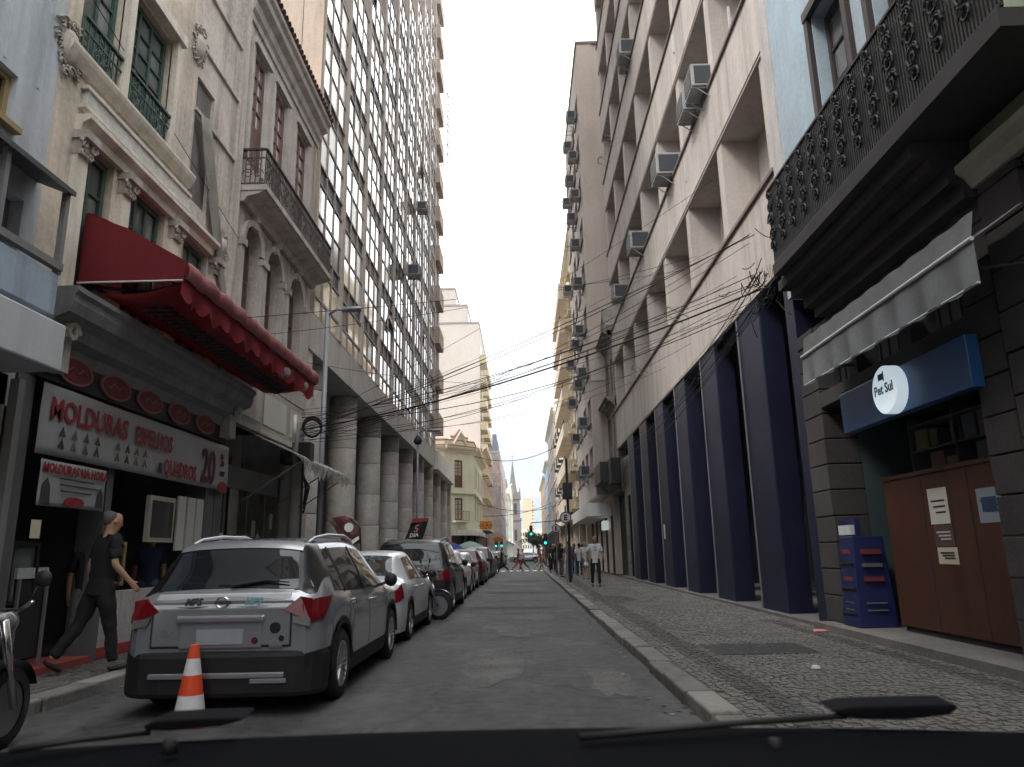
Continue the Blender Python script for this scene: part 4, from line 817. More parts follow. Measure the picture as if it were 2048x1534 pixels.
for k, (x0, x1, y, h, m, lb) in enumerate(((-1.5, 1.8, 352, 12.5, M_c6, 'low cream house below the ochre tower block'), (1.9, 5.5, 372, 10.2, M_w5, 'low white house below the ochre tower block'), (6, 11, 385, 13, M_grey6, 'low grey building right of the ochre tower block'))):
    t = thing('low_house', lb, 'building', ((x0+x1)/2, y, 0)); mb = MB(); mb.box(x0, x1, y, y+12, 0, h); mb.build('wall', m, t); F = faceS(x0, y)
    for j in range(3):
        for i in range(3): q = (x1-x0)*(i+.3)/3; strip(F, t, 'window', M_gdark, q, q+.6, 3.2+j*2.9, 4.8+j*2.9, -.1, .03)
# ================================================================== RIGHT SIDE
M_rs = mat('dark_ashlar', (.05, .047, .048), .85, vary=.35, vscale=1.5, streak=.35, bump=.3, bscale=20, rnd=.12)
M_gn = mat('sage_plaster', (.26, .31, .22), .85, vary=.2, vscale=1, streak=.2); M_gnt = mat('sage_trim', (.42, .41, .35), .8, vary=.2)
def ashlar(F, par, u0, u1, z0, z1, w0, w1, hh=.42, m=None, seed=0):
    r = random.Random(seed); z = z0
    while z < z1-.05:
        h = min(hh, z1-z); mb = MB(); F.box(mb, u0+.004, u1-.004, z+.008, z+h-.008, w0, w1+r.uniform(-.008, .008)); mb.build('stone_block', m or M_rs, par, bevel=.012); z += h
# ---- 1. sage green house at the right edge
t = thing('sage_house', 'sage green house with pale band at the right edge', 'building', FR.p(5.4, 0))
mb = MB(); wall(mb, FR, 2.5, 6.95, 5.2, 14, [(3.6, 4.8, 6.5, 9)], .3); mb.build('wall', M_gn, t); body(FR, 2.5, 6.93, 3.2, 14, -7, -.42, t, M_gn)
window(FR, t, 3.6, 4.8, 6.5, 9, -.15, .08, 2, 4, M_gnt, M_gdark)
mould(FR, t, 'band_course', M_gnt, 2.5, 6.95, [(-.02, 4.95), (.06, 4.95), (.12, 5.05), (.2, 5.12), (.2, 5.2), (-.02, 5.2)])
body(FR, 2.5, 6.93, .2, 4.95, -7, -1.5, t, M_dark, 'shop_interior'); strip(FR, t, 'lintel', M_rs, 2.5, 6.3, 4.2, 4.94, -.5, -.02)
ashlar(FR, t, 6.32, 6.93, .22, 4.94, -.5, .03, .42, None, 3)
# ---- 2. blue house with the black balcony, stone shop front below
M_bl = mat('washed_blue_plaster', (.34, .43, .50), .85, vary=.25, vscale=.8, streak=.4, dirt=(.30, .28, .26)); M_blt = mat('pale_trim', (.46, .44, .43), .8, vary=.25, streak=.3)
t = thing('blue_balcony_house', 'washed blue house with heavy black iron balcony over a dark stone shopfront', 'building', FR.p(9.5, 0))
dw = [(7.3, 8.3), (9.0, 10.05), (10.75, 11.5)]
mb = MB(); wall(mb, FR, 6.97, 11.75, 5.6, 14, [(a, b, 5.8, 9.6) for a, b in dw[:2]], .3); mb.build('wall', M_bl, t); strip(FR, t, 'corner_strip', M_blt, 11.752, 12.18, 5.6, 14, -.4, .04); body(FR, 6.97, 12.18, 5.6, 14, -7, -.42, t, M_dark)
for a, b in dw[:2]:
    window(FR, t, a, b, 5.8, 9.58, -.2, .08, 2, 5, mat('brown_black_frame', (.04, .03, .03), .5), glass_mat('pale_reflective', (.35, .34, .33), .06, .8), 'french_window', each=True, solid=.2)
    mb = MB()
    for q in (a-.14, b+.02): FR.box(mb, q, q+.12, 5.75, 9.6, -.01, .08)
    FR.box(mb, a-.14, b+.14, 9.6, 9.76, -.01, .1); mb.build('window_surround', mat('brown_black_frame', (0, 0, 0)), t)
strip(FR, t, 'balcony_slab', mat('soot_stone', (.04, .039, .04), .85, vary=.3), 5.2, 10.75, 5.5, 5.68, .0, .78)
for w0, z0, z1 in ((.62, 5.34, 5.498), (.45, 5.2, 5.338), (.28, 5.02, 5.198), (.14, 4.86, 5.018)): strip(FR, t, 'corbel_course', M_rs, 6.96, 10.9+w0*.2, z0, z1, -.4, w0)
iron_rail(FR, t, 5.2, 10.72, 5.69, 6.95, .74, M_iron, .05, True, .018)
Fe = Fac(FR.p(10.72, 0, 0), (-1, 0, 0), (0, 1, 0)); iron_rail(Fe, t, .0, .74, 5.69, 6.95, 0, M_iron, .075, True, .016, 'railing_end')
# pale cast ornaments on the railing
M_or2 = mat('cast_iron_leaf', (.02, .021, .023), .6, .1, vary=.2)
for k, uu in enumerate([5.6+.42*q for q in range(13)]):
    mb = MB(); F_ = shiftF(FR, .77)
    for z, s_, f in ((5.95, .1, 1), (6.15, .13, -1), (6.4, .14, 1), (6.62, .11, -1), (6.8, .07, 1)): scroll(mb, F_, uu, z, 0, s_, f, .013, 1.3, 14); scroll(mb, F_, uu+.06*f, z+.06, 0, s_*.6, -f, .011, 1.2, 10)
    mb.build('cast_ornament', M_or2, t)
# stone piers and lintels of the shopfront
for i, (a, b) in enumerate(((11.45, 12.15), (6.97, 7.5))): ashlar(FR, t, a, b, .22, 4.86, -.55, .0, .4, None, 10+i)
for i, uu in enumerate((8.6, 10.1)): ashlar(FR, t, uu, uu+.28, 3.75, 4.86, -.4, -.02, .4, None, 20+i)
strip(FR, t, 'shop_lintel', M_rs, 7.5, 11.45, 3.52, 3.75, -.4, -.01); strip(FR, t, 'upper_beam', M_rs, 7.5, 11.45, 4.62, 4.855, -.4, -.03)
for a, b in ((7.5, 8.6), (8.88, 10.1), (10.38, 11.45)): 
    g = strip(FR, t, 'transom_grille', M_dark, a, b, 3.75, 4.62, -.38, -.34)
    for k in range(5): q = a+(b-a)*(k+.5)/5; strip(FR, g, 'grille_bar', M_iron, q-.012, q+.012, 3.76, 4.61, -.33, -.31)
body(FR, 7.4, 12.1, .2, 4.8, -7, -2.6, t, mat('shop_dark_green', (.05, .06, .058), .8, vary=.3), 'shop_interior'); strip(FR, t, 'shop_ceiling', M_dark, 7.5, 11.45, 3.3, 3.5, -2.6, -.42)
[strip(FR, t, 'shop_side_wall', mat('teal_wall', (.05, .075, .085), .7, vary=.2), q, q+.05, .22, 3.5, -2.6, -.55) for q in (7.45, 11.45)]
# rolled awning of the shop
M_gc = cloth_mat('grey_awning_canvas', (.21, .22, .23), .25, .7, vary=.25, vscale=2)
aw = thing('grey_awning', 'half rolled grey canvas awning with white bar above the blue sign', 'awning', FR.p(8.6, 3.6, .5)); ua, ub, wo_ = 6.2, 10.35, .62
mb = MB(); rows = []
for j in range(5): v = j/4; rows.append([FR.p(ua+(ub-ua)*i/40, 4.42-.34*v+.012*math.sin(i*1.3), .12+(wo_-.12)*v) for i in range(41)])
mb.grid(rows); mb.build('top_sheet', M_gc, aw, smooth=True)
mb = MB(); rows = []
for j in range(6): v = j/5; rows.append([FR.p(ua+(ub-ua)*i/60, 4.06-.42*v, wo_+.02+.045*v*math.sin(i*.75+.4*math.sin(i*.3))) for i in range(61)])
mb.grid(rows); mb.build('valance', M_gc, aw, smooth=True)
mb = MB(); rows = []
for j in range(4): v = j/3; rows.append([FR.p(ua+(ub-ua)*i/60, 4.34-.25*v, wo_-.02+.04*v+.012*math.sin(i*.9+v)) for i in range(61)])
mb.grid(rows); mb.build('front_band', cloth_mat('dark_awning_canvas', (.15, .155, .16), .2, .7, vary=.3, vscale=2), aw, smooth=True)
mb = MB(); mb.tube([FR.p(ua, 4.07, wo_+.03), FR.p(ub, 4.07, wo_+.03)], .022, 8); mb.build('front_bar', M_wh, aw); mb = MB(); mb.tube([FR.p(ua, 3.645, wo_+.03), FR.p(ub, 3.645, wo_+.03)], .012, 6); mb.build('hem_bar', M_wh, aw)
for uu in (6.4, 8.3, 10.2): mb = MB(); mb.tube([FR.p(uu, 3.9, -.02), FR.p(uu+.25, 3.95, .32), FR.p(uu, 4.05, wo_)], .02, 6); mb.build('folding_arm', M_iron, aw)
# blue fascia sign and round lit sign
sg = thing('blue_fascia_sign', 'plain bright blue shop fascia board above the entrance', 'sign', FR.p(8.8, 3, .1)); strip(FR, sg, 'board', mat('sign_blue', (.02, .08, .22), .35, vary=.08), 7.35, 10.42, 2.93, 3.5, .0, .14, .01)
rs = thing('round_sign', 'white round double sided sign with blue lettering on the blue fascia', 'sign', FR.p(8.8, 3, .2)); c = FR.p(8.82, 3.23, .15)
mb = MB(); mb.lathe([(.0, 0), (.29, 0), (.3, -.01), (.3, -.14), (.29, -.15), (0, -.15)], 32, c, 'x'); mb.build('drum', mat('lit_white', (.75, .8, .83), .4, vary=.03, emit=(.75, .9, 1.), estr=.32), rs, auto=40)
tx = FR.p(8.82, 3.19, .302); text(0, 'Pet', .17, mat('sign_cyan', (.05, .30, .60), .5), rs, tx+Vector((0, .13, 0)), (0, -1, 0), UZ, .002, .004); text(0, 'Sul', .17, mat('sign_teal', (.03, .12, .16), .5), rs, tx+Vector((0, -.13, 0)), (0, -1, 0), UZ, .002, .004)
mb = MB(); FR.box(mb, 8.80, 8.92, 3.36, 3.44, .301, .306); FR.box(mb, 8.78, 8.80, 3.34, 3.46, .301, .306); mb.build('emblem', mat('sign_teal', (0, 0, 0)), rs)
# counter, shelves, posters
M_wood = mat('counter_wood', (.075, .03, .018), .55, vary=.3, vscale=1.5, streak=.7, dirt=(.035, .014, .009), zs=.12, bump=.1, bscale=20)
ct = thing('wooden_counter', 'tall reddish wooden counter front facing the pavement in the shop', 'counter', FR.p(9, .2, -.8))
strip(FR, ct, 'front_panel', M_wood, 7.52, 10.42, .3, 2.24, -.45, -.35); strip(FR, ct, 'plinth', M_dark, 7.52, 10.42, .22, .3, -.45, -.38); strip(FR, ct, 'top', M_wood, 7.52, 10.46, 2.24, 2.29, -.9, -.33)
mb = MB(); mb.lathe([(.28, .3), (.28, 2.24)], 10, FR.p(10.42, 0, -.63), a0=PI/2, a1=PI); mb.build('rounded_end', M_wood, ct, smooth=True)
for uu in (8.5, 9.5): strip(FR, ct, 'panel_joint', M_dark, uu, uu+.012, .32, 2.2, -.352, -.346)
for k, (u, z, h, m) in enumerate(((8.95, 1.6, .44, (.55, .55, .50)), (8.92, 1.33, .26, (.10, .05, .06)), (8.90, 1.12, .20, (.52, .46, .36)), (7.95, 1.58, .38, (.26, .30, .34)))):
    p = thing('notice_sheet', ['white printed notice taped to the wooden counter, topmost of three', 'dark printed notice between two pale notices on the counter', 'small buff notice below the dark one on the counter', 'blue and white poster at the right of the counter'][k], 'notice', FR.p(u, z, -.34), 'notices on the counter'); strip(FR, p, 'sheet', mat('paper_%d' % k, m, .7, vary=.1), u, u+.42, z, z+h, -.348, -.342)
    for j in range(3): strip(FR, p, 'print_line', M_black if k != 1 else M_pan, u+.06, u+.36-.04*j, z+h*(.62-.16*j), z+h*(.62-.16*j)+.02, -.341, -.339)
    if k == 3: strip(FR, p, 'print_block', mat('print_blue', (.03, .06, .12), .6), u+.08, u+.34, z+.12, z+.28, -.3415, -.3385)
sh = thing('shop_shelf', 'dark shelf unit stocked with packets behind the counter', 'shelf', FR.p(8.8, .2, -2.3)); rs_ = random.Random(9)
for z in (2.32, 2.72, 3.1): strip(FR, sh, 'shelf_board', mat('shelf_green', (.16, .19, .18), .6), 7.6, 11.2, z, z+.03, -1.6, -1.2)
for u in (7.6, 8.8, 10.0, 11.17): strip(FR, sh, 'upright', mat('shelf_green', (0, 0, 0)), u, u+.03, .22, 3.25, -1.6, -1.19)
for z in (2.35, 2.75):
    u = 7.75; npk = 0
    while u < 11.0:
        w, h = rs_.uniform(.18, .4), rs_.uniform(.18, .34)
        if rs_.random() < .8: 
            cc = rs_.choice([(.32, .30, .18), (.18, .26, .18), (.30, .2, .15), (.2, .24, .28), (.4, .37, .32)]); o = strip(FR, None, 'packet', mat('packet_%d' % int(cc[0]*100+cc[2]*1000), cc, .5, vary=.2), u, u+w, z-.002+.002, z+h, -1.55, -1.25); npk += 1; tag(o, 'packet on the %s shelf behind the counter, %s from the right' % ('lower' if z < 2.5 else 'upper', (ORD_ := ['first', 'second', 'third', 'fourth', 'fifth', 'sixth', 'seventh', 'eighth', 'ninth', 'tenth', 'eleventh', 'twelfth'])[npk-1]), 'packet', 'goods on the shop shelf')
        u += w+.06
# blue drinks display
dr = thing('drinks_display', 'blue branded drinks rack standing against the stone pier', 'display rack', FR.p(11.2, .22, .05)); M_db = mat('display_blue', (.012, .018, .085), .5, vary=.15)
rows = [(.22, .30), (.9, .24), (1.45, .27), (1.72, .26)]
mb = MB(); mb.hexa([FR.p(10.85, .22, -.5), FR.p(11.4, .22, -.5), FR.p(11.4, .22, .06), FR.p(10.85, .22, .06), FR.p(10.9, 1.5, -.45), FR.p(11.35, 1.5, -.45), FR.p(11.35, 1.5, .0), FR.p(10.9, 1.5, .0)]); mb.build('cabinet', M_db, dr, bevel=.015)
strip(FR, dr, 'header', M_wh, 10.92, 11.33, 1.52, 1.66, -.06, .0); strip(FR, dr, 'header_back', M_db, 10.9, 11.35, 1.5, 1.74, -.14, -.062)
FC = faceS(0, 10.84)
for k, (z, h, m) in enumerate(((1.24, .07, M_redd), (1.06, .05, M_shop), (.86, .06, M_redd), (.55, .02, M_shop), (.45, .02, M_shop))):
    mb = MB(); mb.box(RX+.08, RX+.36, 10.832+.02*0, 10.842+(z-.22)*.03, z, z+h); mb.build('logo_patch', m, dr)
    strip(FR, dr, 'logo_patch', m, 10.98, 11.26, z, z+h, -.03, .062-(z-.22)*.045)
for k in range(3): strip(FR, dr, 'shelf_lip', M_iron, 10.9, 11.36, .4+k*.35, .42+k*.35, .0, .075-k*.012)
# ---- 3. beige office building with deep sills over blue piers
M_be = mat('beige_render', (.505, .455, .42), .88, vary=.22, vscale=.6, streak=.6, dirt=(.22, .19, .165), bump=.12, bscale=30, zs=.18); M_be2 = mat('beige_reveal', (.50, .45, .415), .85, vary=.2, vscale=.9, streak=.3, dirt=(.2, .17, .15)); M_sill = mat('dark_sill', (.19, .155, .14), .85, vary=.3, vscale=3)
M_pier = mat('navy_paint', (.006, .0075, .03), .5, vary=.35, vscale=1.2, bump=.15, bscale=12, col2=(.012, .014, .034), c2scale=2.6, c2lo=.55, c2hi=.72, streak=.4, dirt=(.012, .012, .03))
B0, B1, NBr = 12.2, 36.0, 7; bw = (B1-B0)/NBr; ZB = 6.3; NFr = 7
t = thing('beige_office_building', 'beige office building with deep recessed windows standing on navy blue piers', 'building', FR.p(24, 0))
sz = [8.12+4.2*k for k in range(NFr)]        # sill heights
for k, z in enumerate(sz):
    zb = ZB if k == 0 else sz[k-1]+2.62; hs = []
    mb = MB(); wall(mb, FR, B0, B1, zb, z, [], .3, back=1.05); mb.build('spandrel', M_be, t)
    strip(FR, t, 'sill', M_sill, B0, B1, z+.002, z+.075, -1.0, .06)
    mb = MB(); FR.box(mb, B0, B1, z+2.56, z+2.618, -1.05, -.02); mb.build('soffit', M_be2, t)
strip(FR, t, 'roof_parapet', M_be, B0, B1, sz[-1]+2.62, sz[-1]+4, -1, 0)
body(FR, B0+.01, B1-.01, ZB+.02, sz[-1]+3.9, -12, -1.04, t, M_be)
wm = mat('pale_window_frame', (.46, .42, .38), .7, vary=.15)
for k, z in enumerate(sz):
    for i in range(NBr+1):
        uu = B0+i*bw; lo_, hi_ = (uu, uu+.4) if i == 0 else ((uu-.4, uu) if i == NBr else (uu-.19, uu+.19)); strip(FR, t, 'fin', M_be2, lo_, hi_, z+.076, z+2.559, -1.03, -.06)
    for i in range(NBr):
        a, b = B0+i*bw+(.4 if i == 0 else .19), B0+(i+1)*bw-(.4 if i == NBr-1 else .19); mid = a+(b-a)*.52
        strip(FR, t, 'blind_panel', M_be2, mid, b, z+.08, z+2.55, -1.03, -.9)
        window(FR, t, a, mid-.002, z+.08, z+2.55, -.82, .06, 2, 2, wm, M_gdark if (i+k) % 3 else M_gtan)
for k in range(7):     # piers
    uu = 13.95+k*3.42
    if k == 6: continue
    p = MB(); FR.box(p, uu, uu+1.45, .16, ZB, -.5, -.03); po = p.build('pier', M_pier, t, bevel=.02)
    strip(FR, po, 'conduit', M_steel, uu+1.415, uu+1.44, .16, ZB-.02, -.028, .0)
strip(FR, t, 'pier', M_pier, 12.2, 12.6, .16, ZB, -.62, -.05); body(FR, B0, B1, .15, ZB, -9, -3.2, t, mat('navy_wall', (.008, .009, .026), .6, vary=.25), 'arcade_wall'); strip(FR, t, 'arcade_soffit', mat('navy_wall', (0, 0, 0)), B0+.02, B1-.02, ZB-.05, ZB-.003, -3.2, -.02)
for uu in (16.2, 20, 23.4): strip(FR, t, 'arcade_door', M_gdark, uu, uu+1.6, .17, 2.8, -3.2, -3.12)
lt = strip(FR, t, 'lit_notice_board', M_pan, 12.75, 14.1, 2.05, 2.85, -3.19, -3.14); 
for k in range(9): q = 12.82+k*.14; strip(FR, lt, 'grime_streak', M_dark, q, q+.012+.01*(k % 3), 2.2+.04*(k % 4), 2.84, -3.138, -3.134)
strip(FR, t, 'paper_notice', M_pan, 25.2, 25.42, 1.72, 2.2, -.03, -.02)
# tiled end bay below the far end of the building
M_tl = mat('grubby_tile', (.20, .19, .165), .5, vary=.35, vscale=3, rnd=.25)
for i in range(4):
    for j in range(9):
        if i in (1, 2) and j < 6: continue
        strip(FR, t, 'wall_tile', M_tl, 32.2+i*.9, 33.08+i*.9, .18+j*.62, .78+j*.62, -.25, -.2+random.uniform(0, .012))
strip(FR, t, 'doorway', M_dark, 33.1, 34.9, .17, 3.9, -.6, -.55); body(FR, 32.1, 35.99, .16, ZB-.06, -3.2, -.62, t, M_dark, 'end_bay')
# air conditioners on it
FRa = FR
for i, (px, py, s_, lb) in enumerate([
    (1272, 540, 1.15, 'large boxy air conditioner nearest the cables on the beige building'), (1325, 385, 1.15, 'air conditioner on steel brackets in the middle of the beige building'),
    (1372, 262, 1.0, 'lower of two neighbouring air conditioners high on the beige building'), (1390, 225, 1.0, 'upper of two neighbouring air conditioners high on the beige building'),
    (1248, 152, 1.1, 'air conditioner near the top of the far part of the beige building'), (1236, 640, 1.1, 'air conditioner at the far end of the beige building beside the carved house'), (1245, 190, .9, 'small pale air conditioner below the one near the top of the beige building')]):
    u, z = onx(px, py, RX-.3); k = min(range(NFr), key=lambda q: abs(sz[q]+.08-z)); ac_unit(FR, u, sz[k]+.09, -.3, s_*1.2, lb)
for i, (px, py) in enumerate([(1365, 605), (1290, 720), (1215, 290), (1228, 300)]):
    u, z = onx(px, py, RX-.05); k = min(range(NFr), key=lambda q: abs(sz[q]-z)); ac_frame(FR, u, sz[k]-.06, .0, 'empty steel air conditioner bracket under a sill of the beige building')
for i, (px, py) in enumerate([(1347, 75), (1372, 330), (1460, 20), (1262, 470)]):
    u, z = onx(px, py, RX); o = strip(FR, None, 'drip_pipe', M_wh, u, u+.05, z-.5, z+.1, .005, .05); tag(o, 'short white drain spout stuck to the beige spandrel', 'pipe', 'white drain spouts on the beige building')
# ---- 4. carved narrow house
M_cv = mat('carved_sooty_stone', (.24, .22, .20), .9, vary=.5, vscale=2.5, bump=1., bscale=9, streak=.4)
t = thing('carved_house', 'narrow sooty house with carved gable beside the beige building', 'building', FR.p(37.5, 0))
mb = MB(); wall(mb, FR, 36.02, 39.4, 4.2, 12.2, [(36.5, 37.3, 5.2, 8.2), (38.1, 38.9, 5.2, 8.2), (36.5, 37.3, 9.2, 11.2), (38.1, 38.9, 9.2, 11.2)], .3); mb.build('wall', M_cv, t); body(FR, 36.02, 39.4, .15, 12, -9, -.4, t, M_dark)
for a, z, h in ((36.5, 5.2, 3), (38.1, 5.2, 3), (36.5, 9.2, 2), (38.1, 9.2, 2)): window(FR, t, a, a+.8, z, z+h, -.15, .08, 2, 3, M_iron, M_gdark)
mb = MB(); FR.poly(mb, [(36.02, 12.2), (39.4, 12.2), (39.4, 12.8), (38.4, 13.2), (37.7, 14.2), (37.0, 13.2), (36.02, 12.8)], -.4, .25); mb.build('gable', M_cv, t)
for z in (8.5, 12.0, 4.3): mould(FR, t, 'cornice', M_cv, 36.02, 39.4, cornice_prof(z, z+.5, 0, .5))
foliage_swirl(FR, t, 37.7, 13.1, .25, .5, M_cv, 7); foliage_swirl(FR, t, 37.7, 8.9, .3, .4, M_cv, 8)
strip(FR, t, 'balcony', M_iron, 36.2, 39.2, 4.7, 5.7, .25, .9)
# black box in place of a shaded, unclear structure; shade in its colour
o = strip(FR, None, 'box_sign', mat('box_black', (.008, .008, .01), .5, vary=.1), 34.7, 35.9, 4.5, 5.7, .05, .55); tag(o, 'black projecting box standing in for a shaded structure at the end of the blue arcade', 'sign')
# ---- 5. tall tan building that oversails the pavement
M_tn = mat('tan_render', (.58, .50, .44), .88, vary=.15, vscale=.5, streak=.28, dirt=(.3, .24, .2)); M_tn2 = mat('tan_render_shaded', (.47, .41, .365), .88, vary=.2, vscale=.6, streak=.35)  # second render is the street face's copy, its shade put into the colour
t = thing('tan_tower', 'tall tan tower block with a blank end wall and rows of air conditioners', 'building', FR.p(46, 0)); FT = shiftF(FR, .8); T0, T1, TZ5 = 39.42, 51.8, 32.2
hs = [(T0+1+i*2.9, T0+2.9+i*2.9, z, z+1.5) for i in range(4) for z in [5.6+2.8*k for k in range(9)]]
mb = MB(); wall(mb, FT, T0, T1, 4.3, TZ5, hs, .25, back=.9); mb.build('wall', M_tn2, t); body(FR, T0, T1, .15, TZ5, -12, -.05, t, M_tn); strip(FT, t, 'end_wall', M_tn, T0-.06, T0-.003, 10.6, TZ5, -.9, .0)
for h in hs:
    window(FT, t, *h, -.12, .06, 2, 1, wm, M_gdark); strip(FT, t, 'sill', M_sill, h[0]-.1, h[1]+.1, h[2]-.09, h[2]-.004, -.01, .08)
strip(FT, t, 'coping', M_sill, T0-.1, T1, TZ5, TZ5+.2, -3, .08)
rq = random.Random(4)
ORD = ['first', 'second', 'third', 'fourth', 'fifth', 'sixth', 'seventh', 'eighth', 'ninth']
for h in rq.sample(hs, 20):
    ac_unit(FT, h[0]+rq.uniform(.4, 1.5), h[2]-.02, .05, 1.1, 'air conditioner on the tan tower block, %s window row up, %s bay' % (ORD[round((h[2]-5.6)/2.8)], ['nearest', 'second', 'third', 'farthest'][round((h[0]-T0-1)/2.9)]), d=.55, group='air conditioners on the tan tower')
for k in range(9):
    z = 12+k*2.1; o = MB(); o.tube([FT.p(44+k % 4, z, .0), FT.p(44+k % 4, z, .9)], .025, 5); o.tube([FT.p(44+k % 4, z+.3, .0), FT.p(44+k % 4, z+.3, .9)], .025, 5); ob = o.build('laundry_bracket', M_steel); tag(ob, 'thin steel bracket sticking out from the tan tower block, %s from the bottom' % ORD[k], 'bracket', 'brackets on the tan tower')
strip(FR, t, 'shop_canopy', M_w5, T0+.3, T1, 3.2, 3.9, .0, 1.3)
for k in range(5): strip(FR, t, 'shop_pier', M_rs, T0+.2+k*2.8, T0+.7+k*2.8, .15, 3.2, -.05, .02)
o = strip(FR, None, 'lit_sign', mat('pale_lit_sign', (.6, .62, .6), .5, emit=(.8, .9, .85), estr=.25), 41.0, 42.4, 2.5, 3.0, .05, .3); tag(o, 'small pale glowing shop sign under the canopy of the tan tower', 'sign')
# ---- 6. cream balcony building, then the far row
M_c7 = mat('cream_render', (.66, .57, .46), .85, vary=.15, vscale=.6, streak=.3)
t = far_block('cream_balcony_building', 'tall cream building with rounded projecting balconies on the right', FR, 52.0, 72, 25.8, M_c7, M_yl, 7, 5, 1.7, 1.2, .35, 4.2, True, 1)
Fb = shiftF(FR, .35)
for j in range(7):
    z = 4.6+j*2.95; mb = MB(); Fb.box(mb, 58, 71, z, z+1.0, .0, 1.0); Fb.box(mb, 58, 71, z-.16, z-.002, 0, 1.05); mb.build('balcony_bay', M_c7, t); mb = MB(); mb.tube([Fb.p(58, z+1.25, .95), Fb.p(71, z+1.25, .95)], .04, 5); mb.tube([Fb.p(58, z+1.0, .95), Fb.p(58, z+1.25, .95)], .03, 5); mb.build('handrail', M_iron, t)
far_block('finial_house', 'old cream house with urn finials on the right far row', FR, 72.3, 92, 17.4, M_c7, M_w5, 4, 4, 2.0, 1.2, .15, 4.5, True, 2)
t = bpy.data.objects['finial_house']
for u in (73, 79, 85, 91): mb = MB(); mb.lathe([(.5, 17.6), (.35, 18.4), (.6, 18.9), (.3, 19.6), (.45, 19.9), (.1, 20.5), (0, 20.6)], 8, FR.p(u, 0, .1)); mb.build('finial', M_c7, t)
far_block('pale_house', 'pale stone house after the house with urn finials', FR, 92.3, 122, 19.6, M_blk, M_w5, 5, 6, 2.0, 1.2, .3, 4.5)
far_block('blue_strip_house', 'narrow sky blue house in the right far row', FR, 122.3, 140, 16.2, M_sky, M_c6, 4, 4, 1.8, 1.2, .35, 4.5); far_block('brick_house', 'ochre brick house beyond the sky blue house', FR, 140.3, 175, 15.6, mat('ochre_brick', (.46, .31, .20), .9, vary=.25), M_c6, 4, 6, 1.8, 1.2, .3, 4.5)
# ---- trees far away
def tree(name, label, x, y, h, rad, seed):
    r = random.Random(seed); t = thing(name, label, 'tree', (x, y, .1)); mb = MB(); mb.tube([(x, y, 0), (x+.1, y, h*.35), (x-.1, y+.1, h*.7)], [.28, .2, .08], 7)
    for k in range(6): a = k*1.05; mb.tube([(x, y, h*(.35+.05*k)), (x+math.cos(a)*rad*.6, y+math.sin(a)*rad*.6, h*(.55+.06*k))], [.09, .03], 5)
    mb.build('trunk', mat('bark', (.09, .07, .055), .9, vary=.3), t); lf = MB()
    for k in range(2600):
        cl = r.randrange(14); rr = random.Random(seed*100+cl); c = Vector((rr.gauss(0, .45), rr.gauss(0, .45), rr.gauss(0, .28)))*rad; p = Vector((x, y, h*.72))+c+Vector((r.gauss(0, .3), r.gauss(0, .3), r.gauss(0, .24)))*rad*.7
        a = Vector((r.uniform(-1, 1), r.uniform(-1, 1), r.uniform(-1, 1))).normalized()*.16; b = Vector((r.uniform(-1, 1), r.uniform(-1, 1), r.uniform(-1, 1))).normalized()*.16; lf.add([p-a, p+b, p+a, p-b], [(0, 1, 2, 3)])
    stuff(lf.build('crown', mat('leaf', (.06, .10, .045), .7, vary=.4, vscale=1.), t))
# the street goes on behind the camera: unseen houses, added to darken street level
far_block('house_behind', 'plain unseen house on the left side behind the viewpoint', FL, -38, 3.1, 17, M_st, M_crt, 4, 9, 2, 1.1); far_block('house_behind', 'plain unseen house on the right side behind the viewpoint', FR, -38, 2.4, 19, M_be, M_sill, 4, 9, 2, 1.1)
tree('street_tree', 'small leafy street tree by the far right traffic light', 2.9, 150, 5.5, 2.2, 5); tree('street_tree', 'far street tree below the ochre tower block', 3.4, 260, 9, 3.5, 6)
# ================================================================== STREET FURNITURE AND CABLES
M_pole = mat('pole_concrete', (.22, .21, .20), .85, vary=.35, vscale=3, streak=.3); M_lampg = mat('lamp_grey', (.26, .27, .29), .5, .3, vary=.15)
# utility pole with boxes next to the torn awning
px_, py_ = KL-.32, 15.5
pl = thing('utility_pole', 'grimy utility pole with meter boxes and cable coils beside the torn awning', 'pole', (px_, py_, PZ))
mb = MB(); mb.tube([(px_, py_, PZ-.02), (px_, py_, 4.2)], [.15, .125], 12); mb.build('shaft', M_pole, pl, smooth=True)
for dx, dy, z0, z1, m in ((.2, -.05, 3.35, 3.75, M_iron), (-.2, .0, 3.3, 3.6, M_iron)): mb = MB(); mb.box(px_+dx-.13, px_+dx+.13, py_+dy-.16, py_+dy+.16, z0, z1); mb.build('meter_box', m, pl, bevel=.015)
for k in range(3): mb = MB(); mb.tube([(px_+.13+.03*k, py_-.1, 3.2-.1*k), (px_+.25+.04*k, py_-.15, 2.8), (px_+.22, py_-.15, 2.45-.1*k), (px_+.12, py_-.1, 2.4)], .018, 6); mb.build('cable_loop', M_cable, pl, smooth=True)
for r0, z in ((.2, 4.08), (.215, 4.1), (.19, 4.06)): mb = MB(); pts = [(px_+.3+.02*math.sin(a*3), py_-.1+r0*math.cos(a)*.4, z+r0*math.sin(a)) for a in [2*PI*k/20 for k in range(21)]]; pts = [(px_+.32+r0*math.cos(a)*.9, py_-.1+.05*math.cos(a), z+r0*math.sin(a)) for a in [2*PI*k/20 for k in range(21)]]; mb.tube(pts, .02, 6); mb.build('cable_coil', M_cable, pl, smooth=True)
mb = MB(); mb.lathe([(.045, 3.75), (.045, 4.35)], 10, (px_-.05, py_-.16, 0)); mb.build('fluorescent_tube', mat('tube_white', (.7, .7, .62), .3), pl, smooth=True)
